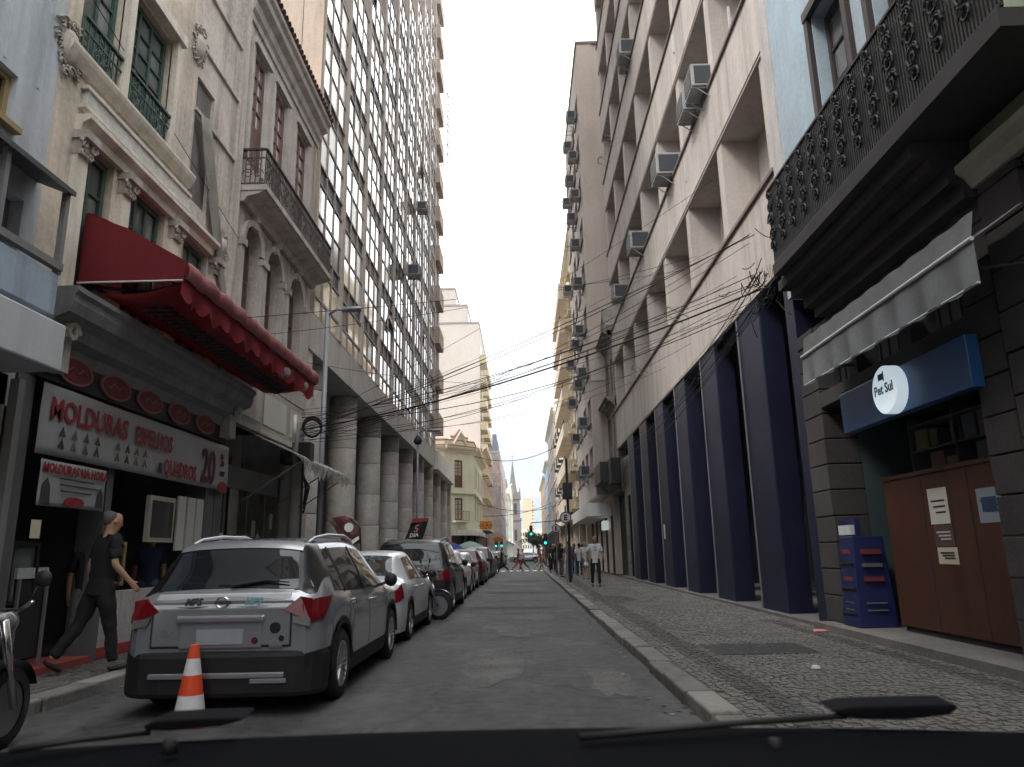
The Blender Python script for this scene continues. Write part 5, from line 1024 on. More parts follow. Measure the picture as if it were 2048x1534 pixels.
mb = MB(); mb.box(px_-.06, px_+.06, py_-.153, py_-.147, 1.62, 1.75); mb.build('round_sticker', mat('pale_blue_paint', (.35, .5, .62), .5), pl)
strip(Fac((0, 0, 0), (0, 1, 0), (1, 0, 0)), pl, 'conduit', M_iron, py_-.2, py_-.15, .2, 3.3, px_+.16, px_+.2)
def street_lamp(x, y, h, reach, label, thick=.07):
    l = thing('street_lamp', label, 'street lamp', (x, y, PZ), 'street lamps on the left pavement'); mb = MB(); mb.tube([(x, y, PZ-.02), (x, y, h)], [thick, thick*.75], 10); mb.build('post', M_lampg, l, smooth=True)
    mb = MB(); mb.tube([(x, y, h-.12), (x+reach*.3, y, h+.04), (x+reach*.55, y, h+.02)], .035, 8); mb.build('arm', M_lampg, l, smooth=True)
    rows = []
    for i in range(9):
        q = i/8; hw = .14*math.sin(min(1, q*1.6+.12)*PI/2)*(1 if q < .9 else .75); xx = x+reach*.45+reach*.6*q
        rows.append([(xx, y-hw, h+.0), (xx, y-hw*.8, h+.07), (xx, y, h+.11-.05*q), (xx, y+hw*.8, h+.07), (xx, y+hw, h), (xx, y, h-.045), (xx, y-hw, h)])
    mb = MB(); mb.grid(rows); mb.add(rows[0][:6], [(0, 1, 2, 3, 4, 5)]); mb.add(rows[-1][:6], [(0, 1, 2, 3, 4, 5)]); mb.build('lamp_head', M_lampg, l, smooth=True); return l
u, z = onx(655, 622, KL-.2); street_lamp(KL-.2, u, z, .8, 'tall grey street lamp rising above the red awning')
u, z = onx(836, 862, KL-.2); street_lamp(KL-.2, u, z, .95, 'dark street lamp in front of the round columns', .06)
l2 = [o for o in bpy.data.objects if o.name.startswith('street_lamp')][-1]; mb = MB(); mb.lathe([(.12, z-.62), (.2, z-.5), (.16, z-.35), (.06, z-.2)], 10, (KL-.2, u, 0)); mb.build('old_fitting', M_iron, l2, smooth=True)
# sign posts with regulated-parking plates
M_sgn = mat('sign_plate', (.56, .50, .50), .5, vary=.12); M_ring = mat('sign_ring', (.10, .035, .04), .5, vary=.1)
for (px, py, rad, lb) in ((1131, 1035, .245, 'round letter E parking sign on the nearer pole of the right pavement'), (1112, 1057, .24, 'round letter E parking sign on the farther pole of the right pavement')):
    u, z = onx(px, py, 1.8); s_ = thing('parking_sign', lb, 'sign', (1.8, u, PZ), 'parking signs on the right pavement')
    mb = MB(); mb.tube([(1.8, u, PZ-.02), (1.8, u, z+.5)], .035, 8); mb.build('post', M_pole, s_)
    c = (1.8, u-.05, z); mb = MB(); mb.lathe([(0, 0), (rad, 0), (rad, -.01), (0, -.01)], 24, c, 'y'); mb.build('plate', M_sgn, s_)
    mb = MB(); mb.lathe([(rad*.80, -.0125), (rad*.985, -.0125), (rad*.985, -.018), (rad*.80, -.018), (rad*.80, -.0125)], 24, c, 'y', caps=False); mb.build('ring', M_ring, s_); text(0, 'E', rad*1.25, M_black, s_, (1.8, u-.065, z-rad*.44), (1, 0, 0), UZ, .004, .012)
u, z = 31.5, 5.2; bx = thing('signal_mast', 'dark mast with a black box above the parking sign', 'mast', (1.95, u, PZ)); mb = MB(); mb.tube([(1.95, u, PZ-.02), (1.95, u, 5.3)], [.06, .05], 8); mb.build('shaft', M_iron, bx); mb = MB(); mb.box(1.75, 2.15, u-.2, u+.2, 3.55, 4.25); mb.build('box', M_iron, bx, bevel=.02)
# traffic lights
M_grn = mat('green_lens', (.02, .4, .3), .3, vary=0, emit=(.04, 1., .62), estr=1.5); M_off = mat('dark_lens', (.05, .03, .02), .3, vary=0)
def traffic_light(x, y, z, s, label, post=None):
    t = thing('traffic_light', label, 'traffic light', (x, y, post if post is not None else z-s*1.05), 'green traffic lights ahead')
    mb = MB(); mb.box(x-.16*s, x+.16*s, y, y+.2*s, z-.5*s, z+.5*s); mb.build('housing', M_iron, t, bevel=.02)
    for k, m in ((.32, M_off), (0, M_off), (-.32, M_grn)):
        mb = MB(); mb.lathe([(0, -.03), (.11*s, -.02), (.115*s, 0), (0, 0)], 16, (x, y-.003, z+k*s), 'y'); mb.build('lens', m, t); mb = MB(); mb.lathe([(.14*s, -.14*s), (.14*s, 0)], 12, (x, y-.003, z+k*s), 'y', a0=0, a1=PI); mb.build('visor', M_iron, t)
    mb = MB()
    if post is not None: mb.tube([(x+.02, y+.12*s, post), (x+.02, y+.12*s, z-.45*s)], .05, 8); mb.build('post', M_iron, t)
    else: mb.tube([(x, y+.1*s, z+.48*s), (x, y+.1*s, z+.75*s), (x+5.2-x+.2, y+.1*s, z+1.0*s), (5.2, y+.1*s, PZ)], .06, 8); mb.build('gantry', M_iron, t)
X, Z = ony(1062, 1063, 92); traffic_light(X, 92, Z+.1, 1.25, 'green traffic light hanging over the middle of the road')
X, Z = ony(1091, 1084, 66); traffic_light(X, 66, Z+.25, 1.0, 'green traffic light on a post by the right kerb', PZ)
X, Z = ony(1003, 1091, 90); traffic_light(X, 90, Z+.3, 1.05, 'right of the two green traffic lights over the parked cars', .0)
X, Z = ony(992, 1092, 88); traffic_light(X, 88, Z+.28, .9, 'left of the two green traffic lights over the parked cars', .0)
# orange gold-buyer signs
M_or = mat('sign_orange', (.70, .27, .02), .5, vary=.1)
for (px, py, y, w, h, lb) in ((972, 1050, 72, 1.2, .8, 'orange OURO board on a pole before the pink house'), (995, 1078, 84, .95, .55, 'smaller orange OURO board farther down the left pavement')):
    X, Z = ony(px, py, y); s_ = thing('orange_sign', lb, 'sign', (X, y, PZ), 'orange boards on the left pavement'); mb = MB(); mb.tube([(X, y+.06, PZ-.02), (X, y+.06, Z)], .04, 8); mb.build('post', M_iron, s_)
    mb = MB(); mb.box(X-w/2, X+w/2, y-.03, y+.03, Z-h/2, Z+h/2); mb.build('board', M_or, s_); text(0, 'OURO', h*.55, M_black, s_, (X, y-.036, Z-h*.22), (1, 0, 0), UZ, .004, .01, sx=1.0); text(0, 'COMPRO', h*.2, M_black, s_, (X, y-.036, Z+h*.25), (1, 0, 0), UZ, .003, .002)
    mb = MB(); mb.box(X-w*.4, X+w*.4, y-.036, y-.031, Z-h*.42, Z-h*.32); mb.build('print_line', M_black, s_)
# feather flags
def feather(x, y, pts, m, label, z0):
    f = thing('feather_flag', label, 'flag', (x, y, z0), 'feather flags between the parked cars'); mb = MB(); mb.tube([(p[0], y, p[1]) for p in pts['pole']], .014, 6); mb.build('pole', M_iron, f)
    n = len(pts['l']); rows = [[(a[0]+(b[0]-a[0])*k/8, y+.04*math.sin(k*.9+i*.6), a[1]+(b[1]-a[1])*k/8) for k in range(9)] for i, (a, b) in enumerate(zip(pts['l'], pts['r']))]
    mb = MB(); mb.grid(rows); o = mb.build('sail', m, f, smooth=True); o.modifiers.new('thickness', 'SOLIDIFY').thickness = .006; return f
def P(px, py, y): X, Z = ony(px, py, y); return (X, Z)
y = 13.6; f = feather(P(715, 1100, y)[0], y, {'pole': [(P(715, 1100, y)[0]+.1, PZ), P(722, 1095, y), P(720, 1055, y), P(700, 1036, y)], 'l': [P(653, 1038, y), P(668, 1055, y), P(676, 1072, y), P(690, 1092, y)], 'r': [P(690, 1031, y), P(713, 1042, y), P(720, 1062, y), P(722, 1086, y)]}, cloth_mat('maroon_flag', (.16, .05, .045), .35, .8, vary=.4, vscale=6, col2=(.34, .26, .22), c2scale=5), 'maroon and white feather flag behind the silver car', PZ)
mb = MB(); a, b = P(700, 1058, y), P(714, 1048, y); mb.lathe([(0, 0), (.085, 0), (.085, -.004), (0, -.004)], 16, (P(699, 1055, y)[0], y-.05, P(699, 1055, y)[1]), 'y'); mb.build('white_emblem', M_w5, f)
mb = MB(); q = [P(692, 1090, y), P(718, 1072, y), P(720, 1078, y), P(696, 1096, y)]; mb.prism([(p[0], y-.055, p[1]) for p in q], (0, .006, 0)); mb.build('white_stripe', M_w5, f)
y = 20.5; f = feather(P(820, 1100, y)[0], y, {'pole': [(P(812, 1100, y)[0], PZ), P(810, 1086, y), P(822, 1048, y), P(835, 1038, y)], 'l': [P(826, 1040, y), P(820, 1052, y), P(812, 1072, y), P(805, 1090, y)], 'r': [P(857, 1038, y), P(852, 1056, y), P(846, 1074, y), P(841, 1092, y)]}, cloth_mat('black_flag', (.02, .02, .026), .15, .8, vary=.2), 'black feather flag with red top edge and white lettering', PZ)
mb = MB(); q = [P(826, 1038, y), P(858, 1036, y), P(856, 1043, y), P(823, 1046, y)]; mb.prism([(p[0], y-.06, p[1]) for p in q], (0, .008, 0)); mb.build('red_top', M_red, f)
a = P(826, 1072, y); dv_ = (Vector((P(846, 1064, y)[0], 0, P(846, 1064, y)[1]))-Vector((a[0], 0, a[1]))); up_ = Vector((-dv_.z, 0, dv_.x))
text(0, 'DIA', .15, M_w5, f, (P(828, 1074, y)[0], y-.062, P(828, 1074, y)[1]), (1, 0, .08), (.25, 0, 1), .003, .004); text(0, '5', .28, mat('sign_salmon', (.5, .2, .15), .6), f, (P(832, 1064, y)[0], y-.062, P(832, 1064, y)[1]), (1, 0, .08), (.25, 0, 1), .003, .004)
mb = MB(); q = [P(813, 1078, y), P(838, 1080, y), P(836, 1085, y), P(811, 1083, y)]; mb.prism([(p[0], y-.062, p[1]) for p in q], (0, .006, 0)); mb.build('white_stripe', M_w5, f)
# market parasols
def parasol(x, y, r, z, m, label):
    u = thing('parasol', label, 'parasol', (x, y, PZ), 'parasols on the left pavement'); mb = MB(); mb.tube([(x, y, PZ-.02), (x, y, z+.05)], .025, 8); mb.build('pole', M_steel, u); rows = []
    for i in range(6): q = i/5; rows.append([(x+r*q*math.cos(a)*(1 if k % 2 else .95), y+r*q*math.sin(a), z-.42*q**1.6*r) for k, a in enumerate([2*PI*k/16 for k in range(17)])])
    mb = MB(); mb.grid(rows); mb.build('canopy', m, u)
    rows = [[(p[0], p[1], p[2]-dz) for p in rows[-1]] for dz in (0, .12)]; mb = MB(); mb.grid(rows); mb.build('valance', m, u)
for px, py, y, r, m, lb in ((893, 1086, 38, 1.0, cloth_mat('parasol_red', (.45, .06, .05), .4), 'red parasol on the left pavement behind the dark car'), (900, 1090, 35, .8, cloth_mat('parasol_blue', (.06, .12, .42), .4), 'blue parasol on the left pavement beside the columns'), (940, 1086, 45, 1.1, cloth_mat('parasol_mint', (.40, .55, .50), .4), 'pale green parasol above the parked cars')):
    X, Z = ony(px, py, y); parasol(X, y, r, Z+.1, m, lb)
# traffic cone
cx, cy = onz(377, 1452); cn = thing('traffic_cone', 'orange and white traffic cone behind the silver car', 'traffic cone', (cx, cy, road_z(cx))); zc_ = road_z(cx); M_co = mat('cone_orange', (.62, .07, .02), .55, vary=.15); M_cw = mat('cone_white', (.62, .62, .62), .5, vary=.2, vscale=12); zt_ = ony(377, 1290, cy)[1]-zc_
mb = MB(); mb.box(cx-.19, cx+.19, cy-.19, cy+.19, zc_, zc_+.035); mb.build('base', M_co, cn, bevel=.012)
def cr_(h): return .138-.102*h
for a, b, m in ((.035/zt_, .12, M_co), (.12, .37, M_cw), (.37, .62, M_co), (.62, .83, M_cw), (.83, 1., M_co)):
    mb = MB(); mb.lathe([(cr_(a), zc_+a*zt_), (cr_(b), zc_+b*zt_)]+([(cr_(b)*.6, zc_+b*zt_+.004)] if b == 1. else []), 24, (cx, cy, 0)); mb.build('orange_band' if m is M_co else 'white_band', m, cn, auto=40)
# litter
x, y = onz(1647, 1263, PZ); mb = MB(); mb.add([(x-.18, y-.08, PZ+.012), (x+.16, y-.1, PZ+.02), (x+.2, y+.1, PZ+.012), (x-.1, y+.12, PZ+.03)], [(0, 1, 2, 3)]); o = mb.build('flyer', mat('pink_paper', (.55, .22, .24), .7)); o.modifiers.new('thickness', 'SOLIDIFY').thickness = .002; tag(o, 'pink flyer lying on the pavement by the stone pier', 'paper')
for i, (px, py) in enumerate(((1632, 1338), (1716, 1272), (1826, 1297))):
    x, y = onz(px, py, PZ); mb = MB(); rr_ = random.Random(i); mb.lathe([(0, 0), (.05, .005), (.04, .03), (0, .035)], 6, (x, y, PZ+.004)); o = mb.build('litter', mat('white_litter', (.6, .6, .6), .6)); tag(o, ['crumpled white scrap in the middle of the right pavement', 'small white scrap at the shop step near the flyer', 'small white scrap farther right along the shop step'][i], 'litter')
# ------------------------------------------------------------------ overhead cables
def sag(a, b, s, n=16): a, b = Vector(a), Vector(b); return [a+(b-a)*k/n-Vector((0, 0, s*4*k/n*(1-k/n))) for k in range(n+1)]
def cable(a, b, s, r, label, group, n=16): mb = MB(); mb.tube(sag(a, b, s, n), r, 5); o = mb.build('overhead_cable', M_cable, None, smooth=True); return tag(o, label, 'cable', group)
rc = random.Random(8); PT = Vector((px_+.05, py_, 4.05)); HB = Vector((RX-.85, 11.2, 5.35))
for k in range(11):       # bundle from the pole across to the corner of the black balcony
    a = PT+Vector((rc.uniform(-.1, .1), rc.uniform(-.1, .1), rc.uniform(-.35, .35))); b = HB+Vector((rc.uniform(-.1, .1), rc.uniform(-.2, .5), rc.uniform(-.25, 1.3)))
    cable(a, b, rc.uniform(.05, .6), rc.choice([.004, .005, .006, .008]), 'thin black cable in the sagging bundle between the pole and the black balcony', 'cables from the pole to the balcony')
cable(PT, HB+Vector((0, 0, .1)), .28, .017, 'thickest black cable of the bundle between the pole and the balcony', 'thick cable')
for k in range(14):       # along the front edge of the beige building
    y1 = rc.uniform(30, 36); a = HB+Vector((rc.uniform(-.05, .1), rc.uniform(0, .4), rc.uniform(-.2, .5))); b = Vector((RX-.12-rc.random()*.15, y1, 6.2-rc.random()*.9)); cable(a, b, rc.uniform(.1, .7), rc.choice([.004, .006, .008]), 'black cable drooping along the front edge of the beige building', 'cables along the beige building')
for k in range(8):       # loose tails hanging at the balcony corner
    a = HB+Vector((rc.uniform(-.1, .2), rc.uniform(-.3, .8), rc.uniform(.2, .6))); b = Vector((RX-.08, rc.uniform(12.3, 14.5), rc.uniform(6.0, 6.5))); cable(a, b, rc.uniform(.05, .3), .005, 'loose black cable knotted at the corner of the black balcony', 'loose cables at the balcony corner')
for k in range(9):       # fan of cables over to the far right facades
    a = PT+Vector((0, 0, rc.uniform(-.1, .5))); b = Vector((RX-.05, rc.uniform(14, 24), rc.uniform(6.6, 10.2))); cable(a, b, rc.uniform(.2, .8), .005, 'black cable rising from the pole to the beige spandrel', 'cables from the pole to the beige building')
for i, (a, b, s_) in enumerate([((LX+1.35, 10.4, 4.9), (RX-.05, 20, 9.3), .1), ((LX+.1, 13.6, 5.6), (RX-.05, 18, 8.9), .25), ((LX+.2, 17.5, 6.1), (RX-.05, 30, 8.6), .5), ((LX+.05, 7.0, 8.7), (LX+.1, 13, 7.4), .0), ((-4.25, 66, 10), (RX-.3, 70, 12), 1.1), ((-4.25, 70, 6.), (RX-.1, 92, 7.2), .8), ((-4.25, 78, 5.2), (RX-.1, 96, 8.), .6)]):
    cable(a, b, s_, .006 if i < 4 else .03, ['long cable from the red awning up to the beige building', 'long cable from the brown house to the beige building', 'long cable from the arched windows across the street', 'thin cable slanting across the cream house wall', 'far cable sagging between the green house and the cream building', 'far cable over the side street', 'far cable past the orange boards'][i], 'single cables across the street')
mb = MB(); 
for k in range(30): 
    a = HB+Vector((rc.gauss(0, .16), rc.gauss(.1, .25), rc.gauss(.15, .2))); b = a+Vector((rc.gauss(0, .15), rc.gauss(0, .3), rc.gauss(0, .2))); mb.tube(sag(a, b, .05, 5), .008, 4)
o = stuff(mb.build('cable_tangle', M_cable)); tag(o, 'knot of tangled black wires at the balcony corner', 'cables')
# ================================================================== CARS
def pch(keys):
    xs = [k[0] for k in keys]; ys = [k[1] for k in keys]; n = len(xs)
    d = [(ys[i+1]-ys[i])/(xs[i+1]-xs[i]) for i in range(n-1)]; m = [d[0]]+[0 if d[i-1]*d[i] <= 0 else 2*d[i-1]*d[i]/(d[i-1]+d[i]) for i in range(1, n-1)]+[d[-1]]
    def f(x):
        x = min(max(x, xs[0]), xs[-1]); i = max(0, min(n-2, sum(1 for q in xs if q <= x)-1)); h = xs[i+1]-xs[i]; t = (x-xs[i])/h
        return (2*t**3-3*t*t+1)*ys[i]+(t**3-2*t*t+t)*h*m[i]+(-2*t**3+3*t*t)*ys[i+1]+(t**3-t*t)*h*m[i+1]
    return f
M_tyre = mat('tyre', (.018, .018, .019), .85, vary=.2); M_rim = mat('alloy', (.42, .42, .43), .35, .8, vary=.1); M_plas = mat('black_plastic', (.014, .014, .016), .65, vary=.15, vscale=6); M_cgl = glass_mat('car_glass', (.012, .014, .017), .03, spec=.55)
M_tail = mat('tail_lens', (.16, .008, .011), .15, vary=.3, vscale=9, coat=.8); M_lamp = mat('clear_lens', (.16, .155, .15), .15, vary=.1, coat=.5); M_chr = mat('chrome', (.6, .6, .62), .15, .95, vary=0); M_plate = mat('number_plate', (.30, .32, .36), .5, vary=.1)
def wheel_meshes(r, w, spokes):
    a = MB(); a.lathe([(r*.66, -w/2), (r*.9, -w/2), (r*.98, -w*.38), (r, -w*.2), (r, w*.2), (r*.98, w*.38), (r*.9, w/2), (r*.66, w/2)], 28, (0, 0, 0), 'x', caps=False); b = MB()
    b.lathe([(r*.66, w*.1), (r*.64, w*.5), (r*.58, w*.5), (r*.56, w*.25), (.0, w*.22)], 24, (0, 0, 0), 'x'); b.lathe([(0, w*.46), (r*.13, w*.46), (r*.15, w*.4), (r*.15, w*.2)], 12, (0, 0, 0), 'x')
    for k in range(spokes):
        an = 2*PI*k/spokes; c, s = math.cos(an), math.sin(an)
        for off in (-.05, .05): b.tube([(w*.42, c*r*.1-s*off*r, s*r*.1+c*off*r), (w*.46, c*r*.6-s*off*r*1.6, s*r*.6+c*off*r*1.6)], r*.035, 5)
    return a.mesh('tyre', M_tyre, smooth=True), b.mesh('rim', M_rim, smooth=False)
class Car:
    def __init__(s, name, label, loc, paint, K, group='cars parked along the left kerb', rz=0., detail=2):
        s.K = K; s.t = thing(name, label, 'car', loc, group, rz); s.paint = paint; s.f = {k: pch(K[k]) for k in ('zt', 'zb', 'wb', 'wt')}; s.L = K['L']; s.det = detail; s.make()
    def sec(s, y):
        f = s.f; zl = s.K['cl']
        for yw in s.K['wh']:
            ra = s.K['ra']; dy = abs(y-yw)
            if dy < ra: zl = max(zl, s.K['rw']+math.sqrt(ra*ra-dy*dy)*.98)
        zb, zt, wb, wt = f['zb'](y), f['zt'](y), f['wb'](y), f['wt'](y); zb = min(zb, zt-.02); wm = wb+.015; q = lambda t: zl+(zb-zl)*t; zl = min(zl, zb-.12)
        zr = zt-min(.07, (zt-zb)*.35); P_ = [(wb-.10, zl), (wb-.015, zl+.015), (wm, q(.3)), (wm+.008, q(.55)), (wm-.005, q(.82)), (wb-.03, zb)]
        a, b = P_[-1], (wt+.015, zr-.01)
        P_ += [(a[0]+(b[0]-a[0])*.5+.012, a[1]+(b[1]-a[1])*.5), b, (wt-.035, zt-min(.035, (zt-zb)*.2)), (wt*.68, zt-.012), (wt*.34, zt-.003), (0, zt)]
        return P_
    def S(s, y, r, off=0., sgn=1):
        P_ = s.sec(y); i = min(int(r), 10); t = r-i; x = P_[i][0]*(1-t)+P_[i+1][0]*t; z = P_[i][1]*(1-t)+P_[i+1][1]*t; p = Vector((sgn*x, y, z))
        if off:
            e = .01; a = s.S(min(y+e, s.L), r, 0, sgn)-s.S(max(y-e, 0), r, 0, sgn); r2 = min(r+.05, 11); r1 = max(r-.05, 0); b = s.S(y, r2, 0, sgn)-s.S(y, r1, 0, sgn); n = a.cross(b)*(-sgn)
            if n.length > 0: n.normalize(); p = p-n*off if n.dot(Vector((p.x, 0, p.z-.7))) < 0 else p+n*off
        return p
    def patch(s, name, m, ya, yb, r0, r1, ny=10, nr=6, off=.006, sides=(1, -1), parent=None):
        """a panel lying on the body: ya, yb = functions of r (or numbers)"""
        fa = ya if callable(ya) else (lambda r: ya); fb = yb if callable(yb) else (lambda r: yb); out = []
        for sg in sides:
            rows = []
            for j in range(nr+1): r = r0+(r1-r0)*j/nr; rows.append([s.S(fa(r)+(fb(r)-fa(r))*i/ny, r, off, sg) for i in range(ny+1)])
            mb = MB(); mb.grid(rows); o = mb.build(name, m, parent or s.t, smooth=True, local=True); out.append(o)
        return out
    def make(s):
        ys = sorted(set([0, .015, .04, .08, .13, .2]+[round(.28+.12*k, 3) for k in range(int((s.L-.3)/.12))]+[s.L-.2, s.L-.1, s.L-.04, s.L]+[round(w+d*s.K['ra'], 4) for w in s.K['wh'] for d in (-1.001, -.97, -.85, -.65, -.4, -.15, .15, .4, .65, .85, .97, 1.001)]))
        ys = [y for y in ys if 0 <= y <= s.L]; rows = [[(p[0], y, p[1]) for p in s.sec(y)]+[(-p[0], y, p[1]) for p in s.sec(y)[-2::-1]] for y in ys]
        mb = MB(); mb.grid(rows); n = len(rows[0]); mb.add(rows[0], [tuple(range(n))]); mb.add(rows[-1], [tuple(range(n-1, -1, -1))]); b = mb.build('body', s.paint, s.t, local=True); b.data.polygons.foreach_set('use_smooth', [True]*len(b.data.polygons)); b.data.set_sharp_from_angle(angle=R(38)); s.body = b
        hw = s.f['wb'](s.L/2); mb = MB(); mb.box(-hw+.14, hw-.14, .12, s.L-.12, s.K['cl']-.02, s.K['cl']+.45); mb.build('underbody', M_plas, s.t, local=True)
        ty, rm = wheel_meshes(s.K['rw'], .21, s.K.get('sp', 5))
        for yw in s.K['wh']:
            for sg in (1, -1):
                w = inst('wheel', ty, s.t, (sg*(hw-.10), yw, s.K['rw']), (0, 0, 0 if sg > 0 else PI), local=True); w.name = 'wheel'; inst('rim', rm, w, (0, 0, 0), local=True)
                rows = []; ra = s.K['ra']
                for k in range(15): a = PI*k/14; rows.append([s.S(yw+ra*math.cos(a), 1.0+.0, .004, sg)] if 0 else [Vector((sg*(hw+.012), yw+ra*q*math.cos(a), s.K['rw']+ra*q*math.sin(a))) for q in (.96, 1.12)]+[Vector((sg*(hw-.12), yw+ra*.95*math.cos(a), s.K['rw']+ra*.95*math.sin(a)))])
                mb = MB(); mb.grid([[r_[2], r_[0], r_[1]] for r_ in rows]); mb.build('arch_trim', M_plas, s.t, local=True)
        K = s.K; g0, g1 = K['rg']; 
        s.rear_glass = s.patch('rear_window', M_cgl, lambda r: g0, lambda r: g1, 8.15, 11, 6, 8, .008)
        w0, w1, ws = K['sg']
        s.patch('side_glass', M_cgl, lambda r: w0[0]+(w0[1]-w0[0])*(r-5.1)/1.75, lambda r: w1[0]+(w1[1]-w1[0])*(r-5.1)/1.75, 5.15, 6.85, 22, 5, .007)
        s.patch('windscreen', M_cgl, K['ws'][0], K['ws'][1], 7.9, 11, 6, 8, .006)
        for yp in ws:
            s.patch('pillar', s.paint if K.get('bp') else M_plas, lambda r: yp-.035-.03*(r-5), lambda r: yp+.035-.03*(r-5), 5.1, 6.9, 2, 5, .012)
        for yp in K['dr']: s.patch('door_gap', M_plas, yp, yp+.012, 1.4, 5.0, 1, 8, .0025)
        for yp in K['hd']: 
            for sg in (1, -1):
                p0 = s.S(yp, 4.35, .0, sg); p1 = s.S(yp+.2, 4.35, .0, sg); mb = MB(); mb.tube([p0, p0+Vector((sg*.035, .03, 0)), p1+Vector((sg*.035, -.03, 0)), p1], .013, 6); mb.build('door_handle', s.paint, s.t, local=True, smooth=True)
        s.patch('sill_trim', M_plas, K['wh'][0]+K['ra'], K['wh'][1]-K['ra'], 1.0, 1.75, 12, 3, .004)
        ym = K['mir']
        for sg in (1, -1):
            p = s.S(ym, 5.15, 0, sg); mb = MB(); mb.lathe([(0, -.07), (.06, -.06), (.085, -.01), (.07, .07), (0, .1)], 12, p+Vector((sg*.15, .02, .07)), 'y'); mb.tube([p-Vector((sg*.02, 0, 0)), p+Vector((sg*.12, .02, .05))], .02, 6); mb.build('wing_mirror', K.get('mm', M_plas), s.t, local=True, smooth=True)
K_suv = dict(L=4.45, cl=.2, rw=.335, ra=.395, wh=[.78, 3.5], sp=10, zt=[(0, .99), (.04, 1.05), (.11, 1.085), (.40, 1.455), (.47, 1.505), (.56, 1.53), (1.0, 1.56), (1.8, 1.58), (2.5, 1.54), (2.85, 1.44), (3.35, 1.11), (3.5, 1.05), (4.15, .96), (4.35, .84), (4.45, .70)],
    zb=[(0, .95), (.1, 1.0), (.5, 1.0), (1.5, .965), (3.3, .95), (4.1, .87), (4.45, .66)], wb=[(0, .74), (.03, .79), (.1, .845), (.25, .875), (.7, .90), (2, .905), (3.6, .89), (4.2, .81), (4.45, .66)], wt=[(0, .66), (.1, .70), (.4, .62), (1, .60), (2.4, .60), (2.9, .63), (3.4, .72), (4.45, .55)],
    rg=(.115, .405), sg=((.62, .78), (3.12, 2.62), (1.05, 1.95)), ws=(2.75, 3.32), dr=[1.02, 1.98, 2.98], hd=[1.15, 2.1], mir=2.85)
M_silver = mat('silver_paint', (.34, .35, .38), .24, .55, vary=.06, vscale=3, coat=.9); M_silver2 = mat('pale_silver_paint', (.56, .575, .60), .35, .3, vary=.06, coat=.5); M_blackp = mat('black_paint', (.014, .014, .016), .3, .1, vary=.08, coat=.25); M_redp = mat('dark_red_paint', (.10, .018, .02), .35, .2, vary=.08, coat=.3); M_greyp = mat('grey_paint', (.08, .08, .085), .35, .4, vary=.08, coat=.3); M_whp = mat('white_paint', (.60, .60, .59), .35, 0, vary=.06, coat=.5)
# ---- the silver crossover in front
c = Car('silver_crossover', 'silver crossover car with black lower bumper parked nearest on the left', (-2.72, 6.78, 0), M_silver, K_suv); t = c.t
rb = lambda n, m, x0, x1, z0, z1, y0=-.02, y1=.03, bevel=.0: (lambda q: q.build(n, m, t, local=True, bevel=bevel))(MB().box(x0, x1, y0, y1, z0, z1))
c.patch('dark_corner_pillar', mat('gloss_black', (.006, .006, .007), .25, vary=0, spec=.3), lambda r: .10+.12*max(0, 6.4-r), lambda r: .70+.05*(r-5.1), 5.75, 8.3, 12, 10, .006)
c.patch('floating_roof_trim', M_plas, lambda r: .45, lambda r: .62, 6.82, 7.0, 3, 1, .004)
# black bumper wraps round the corners; bright strip and reflectors
bump = c.patch('rear_bumper', M_plas, .0, .36, 1.0, 2.55, 8, 6, .010)
mb = MB(); hp_ = [(0, -.062), (.5, -.055), (.7, -.035), (.82, .03), (.89, .12), (.925, .27)]; mb.prism([(x, y, .17) for x, y in hp_]+[(-x, y, .17) for x, y in hp_[:0:-1]][:0]+[(.8, .28, .17), (-.8, .28, .17)]+[(-x, y, .17) for x, y in hp_[:0:-1]], (0, 0, .385)); mb.build('bumper_face', M_plas, t, local=True, bevel=.045)
rb('bumper_strip', M_silver, -.60, .60, .335, .385, -.075, -.03, .012); rb('tow_panel', M_silver, .30, .62, .29, .333, -.07, -.03, .008)
# hatch: upper white strip, plate recess with lip, stickers
rb('tailgate_gap', M_plas, -.632, .632, .588, .94, -.006, .02); rb('tailgate_panel', M_silver, -.62, .62, .60, .93, -.018, .02, .014)
rb('plate_recess', mat('recess_silver', (.30, .31, .33), .4, .6, vary=.05), -.37, .37, .58, .82, -.026, .0, .02); rb('recess_lip', M_silver, -.40, .40, .80, .865, -.055, -.01, .02); rb('number_plate', M_plate, -.21, .21, .615, .745, -.036, -.027, .004)
mb = MB(); mb.hexa([(-.66, -.018, .905), (.66, -.018, .905), (.66, .05, .905), (-.66, .05, .905), (-.60, .03, 1.05), (.60, .03, 1.05), (.60, .08, 1.05), (-.60, .08, 1.05)]); mb.build('spoiler_strip', M_silver2, t, local=True, bevel=.01)
yy = lambda z: -.018+.048*(z-.905)/.145-.004
text(1, 'MPS', .085, M_black, t, (-.27, yy(.955)-.004, .955), (1, 0, 0), (0, .33, 1), .003, .003, shear=.3); text(1, 'MPS', .085, mat('teal_print', (.14, .26, .30), .5), t, (.27, yy(.955)-.004, .955), (1, 0, 0), (0, .33, 1), .003, .003, shear=.3)
for x in (-.27, .27): mb = MB(); mb.tube([(x-.14, yy(.938)-.006, .938), (x, yy(.934)-.006, .934), (x+.14, yy(.944)-.006, .944)], [.002, .005, .002], 5); mb.build('underline_print', M_black if x < 0 else mat('teal_print', (0, 0, 0)), t, local=True)
mb = MB(); pts = [(.055*math.cos(a), yy(.975)-.012, .975+.045*math.sin(a)) for a in [2*PI*k/20 for k in range(21)]]; mb.tube(pts, .009, 6); mb.box(-.075, .075, yy(.975)-.018, yy(.975)-.008, .965, .987); mb.build('badge', M_chr, t, local=True)
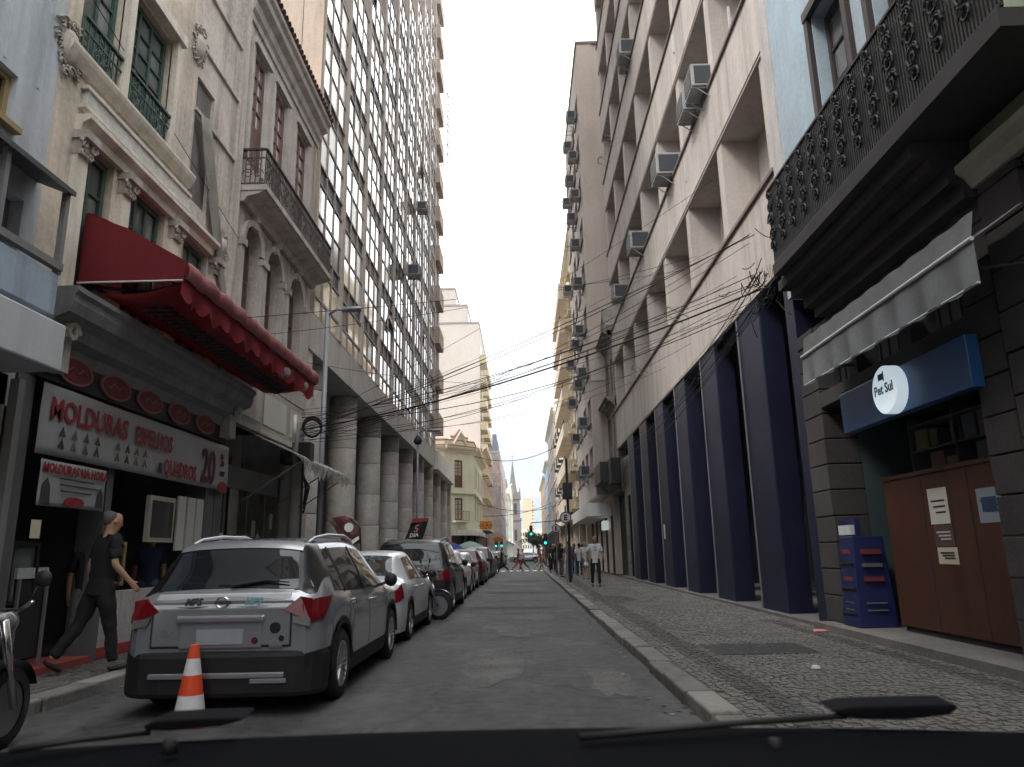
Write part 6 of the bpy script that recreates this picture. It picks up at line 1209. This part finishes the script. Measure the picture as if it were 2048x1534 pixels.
for x, z, r_, m in ((.49, .75, .05, M_plas), (.55, .66, .026, M_plas), (-.5, .72, .035, M_rim), (-.42, .70, .03, M_rim), (.315, .645, .03, M_redp)): mb = MB(); mb.lathe([(0, -.003), (r_, -.003), (r_, .0), (0, 0)], 18, (x, -.0275 if abs(x) < .36 else -.0175, z), 'y'); mb.build('sticker', m, t, local=True)
rb('model_badge', M_chr, .44, .56, .585, .605, -.022, -.015)
# boomerang tail lamps
for sg in (1, -1):
    tl = c.patch('tail_lamp', M_tail, lambda r: .0, lambda r: .12+.34*(r-3.75)/1.2, 3.8, 4.95, 8, 6, .014, (sg,))[0]
    mb = MB(); mb.prism([(sg*.56, -.03, .905), (sg*.80, -.012, .80), (sg*.80, -.0, 1.0), (sg*.70, -.0, 1.015)], (0, .035, 0)); mb.build('inner_lens', M_tail, tl, local=True)
    mb = MB(); mb.prism([(sg*.66, -.032, .79), (sg*.80, -.016, .755), (sg*.80, -.014, .83), (sg*.64, -.032, .85)], (0, .03, 0)); mb.build('clear_lens', M_lamp, tl, local=True)
mb = MB(); mb.tube([c.S(.12, 10.9, .03), c.S(.17, 9.6, .03), c.S(.16, 8.6, .03)], [.022, .014, .006], 6); mb.build('rear_wiper', M_plas, t, local=True); mb = MB(); mb.box(-.1, .1, .12, .15, 1.10, 1.125); mb.build('wiper_boss', M_plas, t, local=True)
for sg in (1, -1):
    pts = [c.S(y, 8.0, o_, sg) for y, o_ in ((.62, .0), (.8, .035), (1.3, .055), (2.0, .055), (2.35, .03), (2.5, .0))]; mb = MB(); mb.tube(pts, [.016, .018, .02, .02, .018, .012], 8); mb.build('roof_rail', M_silver2, t, local=True, smooth=True)
mb = MB(); mb.lathe([(.035, 0), (.03, .01), (.008, .05), (.004, .06), (0, .062)], 10, (0, .75, c.f['zt'](.75)-.002)); mb.build('aerial', M_plas, t, local=True, smooth=True)
c.patch('roof_edge_spoiler', M_silver, .39, .50, 8.0, 11, 3, 8, .016)
# ---- the others
K_sed = dict(L=4.3, cl=.18, rw=.30, ra=.36, wh=[.85, 3.35], sp=7, zt=[(0, .88), (.05, .95), (.25, 1.0), (.5, 1.03), (1.0, 1.34), (1.3, 1.42), (2, 1.45), (2.6, 1.36), (3.2, 1.02), (3.4, .96), (4.0, .86), (4.22, .75), (4.3, .62)],
    zb=[(0, .82), (.2, .92), (1, .93), (3.2, .9), (4, .80), (4.3, .6)], wb=[(0, .70), (.04, .76), (.15, .81), (.6, .84), (2, .85), (3.6, .83), (4.1, .75), (4.3, .6)], wt=[(0, .62), (.4, .66), (1, .56), (1.4, .55), (2.5, .55), (2.9, .6), (3.3, .68), (4.3, .5)],
    rg=(.55, 1.05), sg=((.95, 1.3), (3.05, 2.6), (1.95,)), ws=(2.68, 3.2), dr=[1.15, 2.0, 2.95], hd=[1.3, 2.1], mir=2.8)
K_big = dict(L=4.85, cl=.2, rw=.36, ra=.42, wh=[.95, 3.85], sp=5, zt=[(0, 1.0), (.03, 1.08), (.10, 1.12), (.32, 1.60), (.4, 1.66), (.6, 1.70), (1.4, 1.73), (2.6, 1.70), (3.0, 1.58), (3.6, 1.18), (3.8, 1.12), (4.5, 1.02), (4.75, .9), (4.85, .75)],
    zb=[(0, .98), (.1, 1.05), (.6, 1.06), (3.5, 1.02), (4.4, .94), (4.85, .7)], wb=[(0, .80), (.03, .86), (.12, .91), (.5, .93), (3.8, .93), (4.6, .84), (4.85, .7)], wt=[(0, .72), (.1, .76), (.4, .70), (1, .69), (2.7, .68), (3.1, .7), (3.6, .76), (4.85, .6)],
    rg=(.11, .33), sg=((.5, .66), (3.35, 2.85), (1.15, 2.15)), ws=(2.95, 3.55), dr=[1.1, 2.15, 3.25], hd=[1.3, 2.3], mir=3.05)
K_hat = dict(L=3.95, cl=.18, rw=.30, ra=.36, wh=[.62, 3.1], sp=6, zt=[(0, .9), (.04, .98), (.10, 1.02), (.42, 1.40), (.55, 1.45), (1.2, 1.50), (2.1, 1.46), (2.45, 1.36), (2.95, 1.04), (3.1, .98), (3.7, .88), (3.88, .76), (3.95, .64)],
    zb=[(0, .88), (.1, .94), (2.9, .9), (3.6, .82), (3.95, .6)], wb=[(0, .70), (.04, .77), (.15, .82), (.6, .845), (2, .85), (3.2, .83), (3.75, .74), (3.95, .6)], wt=[(0, .62), (.1, .66), (.45, .57), (1.2, .56), (2.3, .56), (2.6, .6), (3.0, .67), (3.95, .5)],
    rg=(.11, .41), sg=((.55, .72), (2.78, 2.38), (1.55,)), ws=(2.48, 2.95), dr=[.98, 1.6, 2.65], hd=[.95, 1.75], mir=2.55)
def rear_kit(c, hi=False):
    t = c.t; zt0 = c.f['zb'](0.02); hw = c.f['wb'](0)
    for sg in (1, -1): c.patch('tail_lamp', M_tail, .0, .2, 3.6, 4.9, 4, 4, .012, (sg,))
    for sg in (1, -1): mb = MB(); mb.box(min(sg*hw, sg*(hw-.18)), max(sg*hw, sg*(hw-.18)), -.012, .02, zt0-.22, zt0-.04); mb.build('lamp_face', M_tail, t, local=True, bevel=.01)
    for nm, m, x0, x1, z0, z1, d in (('number_plate', M_plate, -.21, .21, .6, .73, .018), ('bumper_face', M_plas, -hw+.02, hw-.02, .22, .46, .03)): mb = MB(); mb.box(x0, x1, -d, .01, z0, z1); mb.build(nm, m, t, local=True, bevel=.01)
for i, (y, x, K, m, lb, rails) in enumerate([
    (11.55, -2.72, K_sed, M_silver2, 'pale silver sedan between the crossover and the black van', 0), (17.0, -2.62, K_big, M_blackp, 'large black people carrier with roof bars behind the sedan', 1), (22.6, -2.66, K_hat, M_whp, 'white hatchback parked after the black people carrier', 0),
    (27.1, -2.7, K_sed, M_silver, 'silver saloon fourth in the row of parked cars', 0), (32.0, -2.66, K_suv, M_redp, 'dark red crossover in the middle of the row', 1), (37.2, -2.68, K_hat, M_whp, 'small white hatchback beyond the dark red crossover', 0), (41.8, -2.7, K_big, M_greyp, 'grey people carrier far along the kerb', 1),
    (47.4, -2.7, K_sed, M_blackp, 'black saloon near the far end of the row', 0), (65.0, -2.8, K_hat, M_greyp, 'grey hatchback just past the side street', 0), (70.0, -2.8, K_suv, M_greyp, 'grey crossover past the side street', 1), (76, -2.8, K_sed, M_silver2, 'pale saloon past the grey crossover', 0), (82, -2.8, K_hat, M_blackp, 'black hatchback last in the far row', 0)]):
    c = Car('parked_car', lb, (x, y, 0), m, K); rear_kit(c)
    if rails:
        for sg in (1, -1): mb = MB(); mb.tube([c.S(q, 8.0, o_, sg) for q, o_ in ((.6, .0), (.8, .04), (1.5, .055), (2.2, .05), (2.5, .0))], .02, 8); mb.build('roof_rail', M_steel, c.t, local=True, smooth=True)
c = Car('crossing_car', 'grey car driving across at the far junction', (2.4, 100, 0), M_silver, K_sed, None, PI/2)
# ================================================================== two-wheelers
def wheel2(par, x, y, r, tw, name='wheel', spokes=14):
    mb = MB(); mb.lathe([(r-tw, -tw/2), (r, 0), (r-tw, tw/2), (r-tw*1.3, 0)], 28, (x, y, r), 'x'); mb.lathe([(r-tw, -tw/2), (r-.002, -tw*.35), (r, 0), (r-.002, tw*.35), (r-tw, tw/2)], 28, (x, y, r), 'x'); w = mb.build(name, M_tyre, par, smooth=True); mb = MB()
    for k in range(spokes): a = 2*PI*k/spokes; mb.tube([(x, y, r), (x, y+(r-tw)*math.cos(a), r+(r-tw)*math.sin(a))], .004, 4)
    mb.lathe([(0, -.05), (.045, -.05), (.045, .05), (0, .05)], 12, (x, y, r), 'x'); mb.build('spokes', M_rim, w); return w
def motorbike(x, y, label, rz=0., paint=None):
    paint = paint or M_blackp; t = thing('motorcycle', label, 'motorcycle', (x, y, 0.0), 'motorcycles at the left kerb', rz); L_ = lambda mb, n, m, sm=True: mb.build(n, m, t, smooth=sm, local=True)
    for yy_ in (.0, 1.3):
        mb = MB(); r, tw = .3, .1; mb.lathe([(r-tw, -tw/2), (r-.02, -tw*.5), (r, -tw*.2), (r, tw*.2), (r-.02, tw*.5), (r-tw, tw/2)], 24, (0, yy_, r), 'x', caps=False); w = L_(mb, 'wheel', M_tyre); mb = MB(); mb.lathe([(r-tw, -.04), (r-tw-.02, 0), (r-tw, .04)], 24, (0, yy_, r), 'x')
        for k in range(6): a = PI*k/3; mb.tube([(0, yy_, r), (0, yy_+.2*math.cos(a), r+.2*math.sin(a))], .014, 5)
        mb.build('rim', M_rim, w, local=True)
    mb = MB(); mb.tube([(-.09, 1.3, .3), (-.09, 1.05, .95)], .03, 8); mb.tube([(.09, 1.3, .3), (.09, 1.05, .95)], .03, 8); L_(mb, 'fork', M_chr)
    mb = MB(); mb.tube([(-.36, .9, 1.08), (-.2, 1.02, 1.02), (.2, 1.02, 1.02), (.36, .9, 1.08)], .016, 8); L_(mb, 'handlebar', M_chr)
    for sg in (-1, 1): mb = MB(); mb.tube([(sg*.28, .98, 1.05), (sg*.33, 1.0, 1.2)], .008, 5); mb.lathe([(0, -.012), (.06, -.01), (.065, .0), (0, .012)], 14, (sg*.36, 1.0, 1.24), 'y'); L_(mb, 'mirror', M_iron)
    mb = MB(); mb.tube([(0, .98, .82), (0, .75, .86), (0, .52, .78)], [.09, .15, .11], 12); L_(mb, 'fuel_tank', paint); mb = MB(); mb.tube([(0, .55, .76), (0, .2, .76), (0, -.15, .82), (0, -.35, .84)], [.1, .13, .12, .06], 10, flat=.45); L_(mb, 'seat', M_plas)
    mb = MB(); mb.tube([(0, .95, .8), (0, .8, .4), (0, .4, .32), (0, .0, .35)], .035, 8); mb.tube([(0, .8, .8), (0, .1, .72), (0, -.3, .74)], .03, 8); mb.tube([(.12, .0, .3), (.12, .3, .7)], .025, 6); mb.tube([(-.12, .0, .3), (-.12, .3, .7)], .025, 6); L_(mb, 'frame', M_iron)
    mb = MB(); mb.box(-.14, .14, .4, .78, .3, .58); mb.build('engine', M_steel, t, local=True, bevel=.03); mb = MB(); mb.tube([(.15, .65, .35), (.16, .3, .28), (.17, -.35, .38)], [.03, .035, .05], 8); L_(mb, 'exhaust', M_chr)
    mb = MB(); mb.lathe([(0, .1), (.09, .08), (.1, .0), (.06, -.08), (0, -.1)], 14, (0, 1.16, .92), 'y'); L_(mb, 'headlamp', M_lamp); rows = [[(sx*.07, 1.3+.34*math.cos(a), .3+.34*math.sin(a)) for sx in (-1, -.5, .5, 1)] for a in [R(20)+R(130)*k/8 for k in range(9)]]; mb = MB(); mb.grid(rows); L_(mb, 'front_mudguard', paint)
    rows = [[(sx*.08, .36*math.cos(a), .32+.36*math.sin(a)) for sx in (-1, -.5, .5, 1)] for a in [R(60)+R(120)*k/8 for k in range(9)]]; mb = MB(); mb.grid(rows); L_(mb, 'rear_mudguard', paint); mb = MB(); mb.box(-.06, .06, -.4, -.34, .7, .8); mb.build('tail_lamp', M_tail, t, local=True, bevel=.01); return t
mk = motorbike(-3.86, 4.5, 'dark motorcycle cut off at the left edge of the picture', R(4)); 
b = motorbike(-3.1, 16.15, 'black motorcycle squeezed between the sedan and the black people carrier', R(-98))
# ================================================================== bonnet and wipers of the car the picture is taken from
M_bon = mat('bonnet_black', (.0045, .005, .007), .85, vary=.1, spec=.03); t = thing('bonnet', 'black bonnet and cowl of our own car along the bottom of the picture', 'car bonnet', (0, 1.0, .2))
rows = []; ze = ony(1024, 1460, 1.17)[1]
for y, z in ((.62, ze+.03), (.75, ze+.03), (.9, ze+.022), (1.02, ze+.012), (1.08, ze+.014), (1.13, ze+.01), (1.17, ze), (1.21, ze-.02), (1.26, ze-.07), (1.32, .8), (1.36, .5), (1.37, .2)): rows.append([(x, y-.06*x**2, z-.02*x**2) for x in [-1.05+2.1*k/30 for k in range(31)]])
mb = MB(); mb.grid(rows); mb.build('bonnet_panel', M_bon, t, smooth=True)
def PY(px, py, y): X, Z = ony(px, py, y); return (X, y, Z)
for k, (a0, a1, b0, b1) in enumerate((((20, 1500), (300, 1464), (285, 1452), (490, 1437)), ((1160, 1474), (1690, 1432), (1662, 1418), (1925, 1414)))):
    mb = MB(); mb.tube([PY(*a0, 1.02), PY((a0[0]+a1[0])/2, (a0[1]+a1[1])/2-3, 1.05), PY(*a1, 1.1)], [.008, .007, .007], 8, flat=.6); mb.build('wiper_arm', M_plas, t, smooth=True)
    sh_ = [[(285, 1452), (312, 1442), (400, 1437), (478, 1435), (486, 1440), (440, 1453), (340, 1462), (292, 1462)], [(1662, 1422), (1705, 1414), (1800, 1411), (1912, 1409), (1920, 1416), (1900, 1431), (1810, 1441), (1722, 1440), (1690, 1435)]][k]; mb = MB(); mb.prism([PY(*q, 1.09) for q in sh_][::-1], (0, .05, .004)); mb.build('wiper_cap', mat('wiper_rubber', (.006, .0065, .009), .8, vary=.1, spec=.1), t, bevel=.004)
mb = MB(); mb.tube([PY(1165, 1478, 1.06), PY(1300, 1470, 1.08)], .0035, 6); mb.build('highlight_strip', M_steel, t)  # pale steel rod standing in for a highlight along the cowl
for px in (340, 1550): mb = MB(); p = PY(px, 1486, 1.0); mb.lathe([(0, .006), (.008, .005), (.011, -.012), (0, -.014)], 10, p); mb.build('washer_jet', M_plas, t, smooth=True)
# ================================================================== PEOPLE
M_skin = mat('skin', (.42, .24, .16), .6, vary=.1); M_skin2 = mat('skin_brown', (.22, .11, .07), .6, vary=.1); M_hair = mat('hair_dark', (.02, .016, .013), .7, vary=.2)
FOLD = bpy.data.textures.new('folds', 'CLOUDS'); FOLD.noise_scale = .09; FOLD.noise_depth = 2
def skin_obj(name, V, E, m, parent, sub=1, root=0):
    """tapered continuous surface: V = [(pos, (rx, ry)), ...]"""
    me = bpy.data.meshes.new(name); me.from_pydata([v[0] for v in V], E, []); me.materials.append(m); ob = bpy.data.objects.new(name, me); COL.objects.link(ob); ob.parent = parent
    md = ob.modifiers.new('skin', 'SKIN'); md.use_smooth_shade = True
    if not me.skin_vertices: me.skin_vertices.new(name='')
    d = me.skin_vertices[0].data
    for i, v in enumerate(V): d[i].radius = v[1] if isinstance(v[1], tuple) else (v[1], v[1]); d[i].use_root = (i == root)
    s = ob.modifiers.new('subdivision', 'SUBSURF'); s.levels = sub; s.render_levels = sub
    if name in ('shirt', 'trousers') and sub > 1:
        s.levels = s.render_levels = 3; dm = ob.modifiers.new('folds', 'DISPLACE'); dm.texture = FOLD; dm.strength = .035; dm.mid_level = .5
    return ob
def person(label, x, y, z, h, face, pose, shirt, trousers, skin=None, hair=None, shoes=None, bag=None, sub=2, fat=1., sleeve=.55, cap=None, long_hair=False, group=None, shorts=False):
    """face: heading in degrees, 0 = away down the street; pose: dict of joint angles (degrees)"""
    skin = skin or M_skin; shoes = shoes or M_plas; hair = hair or M_hair; t = thing('person', label, 'person', (x, y, z), group, R(-face)); H = h; k = H/1.75; g = lambda n: pose.get(n, 0.)
    # local frame: +y forward, +x to the person's right, z up
    hipz = .92*k
    def leg(s, n):
        a, b = R(g('hip'+n)), R(g('knee'+n)); hp = Vector((s*.09*k*fat, 0, hipz)); kn = hp+Vector((s*.01, math.sin(a)*.44*k, -math.cos(a)*.44*k)); an = kn+Vector((0, math.sin(a-b)*.42*k, -math.cos(a-b)*.42*k)); return hp, kn, an
    L_, R_ = leg(-1, 'L'), leg(1, 'R'); low = min(L_[2].z, R_[2].z)-.075*k; dz = -low
    sh = lambda v: Vector((v[0], v[1], v[2]+dz)); L_, R_ = [sh(v) for v in L_], [sh(v) for v in R_]; lean = R(g('lean')); pel = Vector((0, 0, hipz+dz)); up = Vector((0, math.sin(lean), math.cos(lean)))
    wst, chest, neck = pel+up*.14*k, pel+up*.36*k, pel+up*.54*k; nod = R(g('nod')); hu = Vector((0, math.sin(lean+nod), math.cos(lean+nod))); fw = Vector((0, math.cos(lean+nod), -math.sin(lean+nod))); hd = neck+hu*.135*k
    def arm(s, n):
        a, b, o = R(g('sho'+n)), R(g('elb'+n)), R(g('out'+n) or 8); s0 = neck+Vector((s*.168*k*fat, 0, -.06*k)); e = s0+Vector((s*math.sin(o)*.28*k, math.sin(a)*.28*k, -math.cos(a)*math.cos(o)*.28*k)); w = e+Vector((s*math.sin(o)*.1*k-s*.0, math.sin(a+b)*.25*k, -math.cos(a+b)*.25*k)); return s0, e, w
    LA, RA = arm(-1, 'L'), arm(1, 'R'); V = []; E = []
    def vtx(p, r): V.append((tuple(p), r)); return len(V)-1
    def chain(i, pts):
        for p, r in pts: j = vtx(p, r); E.append((i, j)); i = j
        return i
    p0 = vtx(pel, (.10*k*fat, .075*k*fat)); c0 = chain(p0, [(wst, (.09*k*fat, .065*k*fat)), (chest, (.11*k*fat, .07*k*fat))]); n0 = chain(c0, [(neck, (.06*k, .06*k))])
    hb = chain(n0, [(hd-hu*.085*k+fw*.016*k, (.068*k, .078*k)), (hd-hu*.02*k+fw*.012*k, (.088*k, .104*k)), (hd+hu*.055*k, (.088*k, .106*k)), (hd+hu*.11*k-fw*.006*k, (.062*k, .075*k))])
    for a, s in ((LA, -1), (RA, 1)):
        e = chain(c0, [(a[0], .045*k*fat**.5), (a[0]+(a[1]-a[0])*.5, .045*k), (a[1], .04*k), (a[1]+(a[2]-a[1])*.5, .037*k), (a[2], .026*k)]); d = (a[2]-a[1]).normalized(); sd_ = Vector((s, 0, 0)); pm = chain(e, [(a[2]+d*.06*k, (.018*k, .036*k))])
        side = d.cross(sd_).normalized() if abs(d.x) < .9 else Vector((0, 1, 0)); inn = -sd_*.35
        for q, ln in ((-1.4, .062), (-.5, .074), (.4, .07), (1.3, .056)): b0 = a[2]+d*.085*k+side*q*.016*k; chain(pm, [(b0, .0095*k), (b0+(d+inn*.3)*ln*.55*k, .009*k), (b0+(d+inn).normalized()*ln*k, .007*k)])
        tb = a[2]+d*.035*k-side*.03*k; chain(e, [(tb, .011*k), (tb+(d*.7-side*.5+inn*.4)*.05*k, .009*k)])
    for lg in (L_, R_): chain(p0, [(lg[0], .06*k*fat), (lg[0]+(lg[1]-lg[0])*.5, .055*k*fat), (lg[1], .047*k), (lg[1]+(lg[2]-lg[1])*.4, .048*k), (lg[2], .034*k)])
    skin_obj('body', V, E, skin, t, sub)
    def sub_obj(nm, chains, m, add):
        V2 = []; E2 = []; key = {}
        def vv(p, r):
            kk = tuple(round(q, 4) for q in p)
            if kk not in key: key[kk] = len(V2); V2.append((tuple(p), (r[0]+add, r[1]+add) if isinstance(r, tuple) else (r+add, r+add)))
            return key[kk]
        for ch in chains:
            ids = [vv(p, r) for p, r in ch]; E2.extend([(a, b) for a, b in zip(ids, ids[1:]) if a != b and (a, b) not in E2])
        return skin_obj(nm, V2, E2, m, t, sub)
    tr = [(pel-up*.13*k, (.14*k*fat, .107*k*fat)), (pel-up*.11*k, (.145*k*fat, .11*k*fat)), (pel, (.14*k*fat, .105*k*fat)), (wst, (.135*k*fat, .10*k*fat)), (chest, (.155*k*fat, .105*k*fat)), (neck-up*.06*k, (.08*k, .07*k))]; sl = []
    for a in (LA, RA): sl.append([(chest, (.155*k*fat, .105*k*fat)), (a[0], .062*k), (a[0]+(a[1]-a[0])*.5, .054*k)]+([(a[0]+(a[1]-a[0])*min(1, sleeve*1.6), .050*k)] if sleeve <= .7 else [(a[1], .05*k), (a[2], .036*k)]))
    sub_obj('shirt', [tr]+sl, shirt, .012*k)
    tl = [[(pel+up*.12*k, (.12*k*fat, .09*k*fat)), (pel+up*.05*k, (.13*k*fat, .098*k*fat)), (pel, (.135*k*fat, .10*k*fat)), (lg[0]-Vector((0, 0, .04*k)), .092*k*fat), (lg[0]+(lg[1]-lg[0])*.55, .078*k*fat), (lg[1], .06*k)]+([] if shorts else [(lg[1]+(lg[2]-lg[1])*.5, .056*k), (lg[2]+(lg[1]-lg[2])*.04, .05*k)]) for lg in (L_, R_)]
    sub_obj('trousers', tl, trousers, .010*k)
    for lg, n in ((L_, 'L'), (R_, 'R')):
        a, b = R(g('hip'+n)), R(g('knee'+n)); fd = Vector((0, math.cos((a-b)*.8), math.sin((a-b)*.8))); dn = Vector((0, fd.z, -fd.y)) if fd.y > 0 else Vector((0, 0, -1)); q = lg[2]; skin_obj('shoe', [(tuple(q+dn*.02*k-fd*.02*k), (.045*k, .045*k)), (tuple(q+dn*.045*k-fd*.03*k), (.042*k, .032*k)), (tuple(q+dn*.048*k+fd*.08*k), (.045*k, .030*k)), (tuple(q+dn*.05*k+fd*.17*k), (.036*k, .024*k))], [(0, 1), (1, 2), (2, 3)], shoes, t, 1)
    if hair != 'bald':
        hv = [(tuple(hd+hu*.115*k-fw*.005*k), (.064*k, .078*k)), (tuple(hd+hu*.07*k-fw*.02*k), (.095*k, .106*k)), (tuple(hd+hu*.0*k-fw*.045*k), (.088*k, .075*k)), (tuple(hd-hu*.06*k-fw*.05*k), (.05*k, .035*k))]
        if long_hair: hv += [(tuple(hd-hu*.18*k-fw*.075*k), (.075*k, .035*k)), (tuple(hd-hu*.30*k-fw*.085*k), (.06*k, .025*k))]
        skin_obj('hair', hv, [(i, i+1) for i in range(len(hv)-1)], cap or hair, t, 1)
    face_mb = MB(); f0 = hd+fw*.105*k; r_ = Vector((1, 0, 0))      # nose, brows, eyes, mouth, ears as one small relief
    face_mb.hexa([f0-r_*.012*k-hu*.03*k-fw*.02*k, f0+r_*.012*k-hu*.03*k-fw*.02*k, f0+r_*.008*k-hu*.03*k+fw*.02*k, f0-r_*.008*k-hu*.03*k+fw*.02*k, f0-r_*.006*k+hu*.02*k-fw*.02*k, f0+r_*.006*k+hu*.02*k-fw*.02*k, f0+r_*.004*k+hu*.015*k+fw*.002*k, f0-r_*.004*k+hu*.015*k+fw*.002*k])
    for s in (-1, 1):
        ec = hd+r_*s*.088*k-fw*.005*k; face_mb.lathe([(0, -.012*k), (.02*k, -.008*k), (.024*k, .006*k), (0, .01*k)], 8, ec, 'x')
    face_mb.build('nose_and_ears', skin, t, local=True, smooth=True); em = MB()
    for s in (-1, 1): em.lathe([(0, .006*k), (.011*k, .003*k), (.012*k, -.004*k), (0, -.006*k)], 8, hd+r_*s*.03*k+fw*.096*k+hu*.012*k, 'y'); 
    em.tube([hd+r_*-.022*k+fw*.092*k-hu*.056*k, hd+fw*.098*k-hu*.058*k, hd+r_*.022*k+fw*.092*k-hu*.056*k], .004*k, 5); em.build('eyes_and_mouth', M_hair, t, local=True)
    return t, dict(LA=LA, RA=RA, chest=chest, hd=hd, k=k)
C = lambda n, c: mat('cloth_'+n, c, .9, vary=.2, vscale=5)
c_blk, c_navy, c_wht, c_jean, c_gry, c_red, c_tan = C('black', (.014, .014, .016)), C('navy', (.02, .026, .06)), C('white', (.50, .51, .54)), C('denim', (.06, .085, .14)), C('grey', (.10, .10, .105)), C('red', (.30, .04, .035)), C('tan', (.28, .22, .15))
walk = dict(hipL=22, kneeL=6, hipR=-20, kneeR=28, shoL=-22, elbL=20, shoR=20, elbR=35, lean=3); stand = dict(hipL=2, hipR=-2, kneeL=2, kneeR=2, shoL=4, elbL=12, shoR=-3, elbR=10)
# man walking past the framing shop (heading right in the picture, slightly away)
person('man in black T-shirt and trousers striding past the framing shop', -4.97, 8.75, PZ, 1.86, 38, dict(hipR=12, kneeR=3, hipL=-17, kneeL=20, shoR=-4, elbR=46, outR=14, shoL=-14, elbL=20, lean=4, nod=4), c_blk, c_blk, M_skin, mat('hair_grey', (.10, .09, .085), .8, vary=.2), sub=2, fat=1.12)
person('woman in dark clothes standing in the shop doorway behind the walking man', -5.72, 9.7, PZ, 1.62, 120, stand, c_blk, c_gry, M_skin2, sub=1, long_hair=True)
person('person in navy top standing inside the framing shop by the sample panels', -5.95, 11.8, PZ, 1.72, 150, stand, c_navy, c_jean, M_skin2, sub=1)
x, y = onz(1193, 1173, PZ); t, J = person('man in white printed T-shirt and black trousers walking towards us', x, y, PZ, 1.78, 178, dict(hipL=8, kneeL=4, hipR=-8, kneeR=10, shoL=6, elbL=30, outL=14, shoR=-4, elbR=30, outR=22), c_wht, c_blk, M_skin2, sub=2, fat=1.08)
mb = MB(); ch = J['chest']; 
for a, b in (((-.05, .02), (0, .10)), ((.06, .1), (0, .02)), ((0, .02), (0, -.06)), ((-.07, -.03), (.07, -.05))): mb.tube([(ch.x+a[0], ch.y+.137, ch.z+a[1]), (ch.x+b[0], ch.y+.139, ch.z+b[1])], .008, 5)
mb.build('shirt_print', M_black, t, local=True); w = J['RA'][2]; mb = MB(); mb.lathe([(0, .0), (.08, .01), (.1, .08), (.07, .17), (.015, .2)], 10, (w.x+.02, w.y, w.z-.26)); mb.build('carrier_bag', M_wh, t, local=True, smooth=True)
for i, (px, py, h, fc, sh_, tr_, lb, ps, kw) in enumerate([
    (1172, 1158, 1.70, 175, c_wht, c_gry, 'person in white T-shirt and shorts just behind the man in white', stand, dict(shorts=True)), (1160, 1152, 1.72, 5, c_wht, c_navy, 'person in white T-shirt farther back by the shop wall', walk, {}), (1140, 1158, 1.80, 4, c_gry, c_jean, 'man in dark grey top and jeans walking away by the sign pole', walk, {}),
    (1118, 1150, 1.78, 185, c_blk, c_blk, 'person all in black beside the parking signs', stand, {}), (1108, 1147, 1.76, 170, c_blk, c_navy, 'person in black near the kerb in the dark group', walk, {}), (1102, 1141, 1.74, 10, c_navy, c_blk, 'person in navy at the far side of the dark group', stand, {}), (1124, 1154, 1.7, 60, c_blk, c_gry, 'woman in black with long hair in the dark group', stand, dict(long_hair=True)), (1150, 1150, 1.74, 190, c_navy, c_jean, 'person in navy top by the shop wall behind the sign pole', walk, {}), (1166, 1147, 1.7, 10, c_gry, c_blk, 'person in grey far back along the shop wall', walk, {}), (1112, 1143, 1.76, 200, c_gry, c_blk, 'person in grey between the two parking signs', stand, {})]):
    x, y = onz(px, py, PZ); person(lb, x, y, PZ, h, fc, ps, sh_, tr_, M_skin2 if i % 2 else M_skin, sub=1, group='people on the right pavement', **kw)
for i, (px, y, h, sh_, tr_, lb) in enumerate([(1004, 50, 1.72, c_blk, c_blk, 'rider-like person in black among the far parked cars'), (1036, 56, 1.72, c_gry, c_red, 'person with red shorts crossing ahead'), (1046, 57, 1.7, c_wht, c_blk, 'person in white crossing in the middle of the road'), (1079, 58, 1.7, c_red, c_tan, 'person in red top at the far crossing'), (1086, 58.5, 1.66, c_tan, c_gry, 'person in tan top at the far crossing')]):
    X = ony(px, 1105, y)[0]; person(lb, X, y, road_z(X), h, 90 if i % 2 else -90, walk, sh_, tr_, M_skin, sub=1, group='people at the far crossing')
person('person in blue shorts standing in the arcade beside the notice board', 6.0, 13.1, .17, 1.74, 100, dict(stand, shoR=25, elbR=70), c_navy, c_blk, M_skin, sub=1, shorts=True); person('person in dark clothes deeper inside the blue arcade', 6.9, 14.6, .17, 1.7, -60, stand, c_blk, c_gry, M_skin2, sub=1)
X, y = ony(735, 1090, 12.4)[0], 12.9; person('person with grey cap on the left pavement behind the pale sedan', KL-.42, 12.95, PZ, 1.66, 160, stand, C('orange', (.45, .16, .03)), c_gry, M_skin2, sub=1, cap=c_gry)
# ------------------------------------------------------------------ the hazy air of the street
mb = MB(); mb.box(-1600, 1600, -80, 6100, -1.1, 352); hz = stuff(mb.build('haze', None))
hm = bpy.data.materials.new('haze_air'); hm.use_nodes = True; n_ = hm.node_tree.nodes; n_.remove(n_['Principled BSDF']); pv = n_.new('ShaderNodeVolumePrincipled')
pv.inputs['Color'].default_value = (.86, .90, .96, 1); pv.inputs['Density'].default_value = .00025; pv.inputs['Anisotropy'].default_value = .2
hm.node_tree.links.new(pv.outputs[0], n_['Material Output'].inputs['Volume']); hz.data.materials.clear(); hz.data.materials.append(hm)
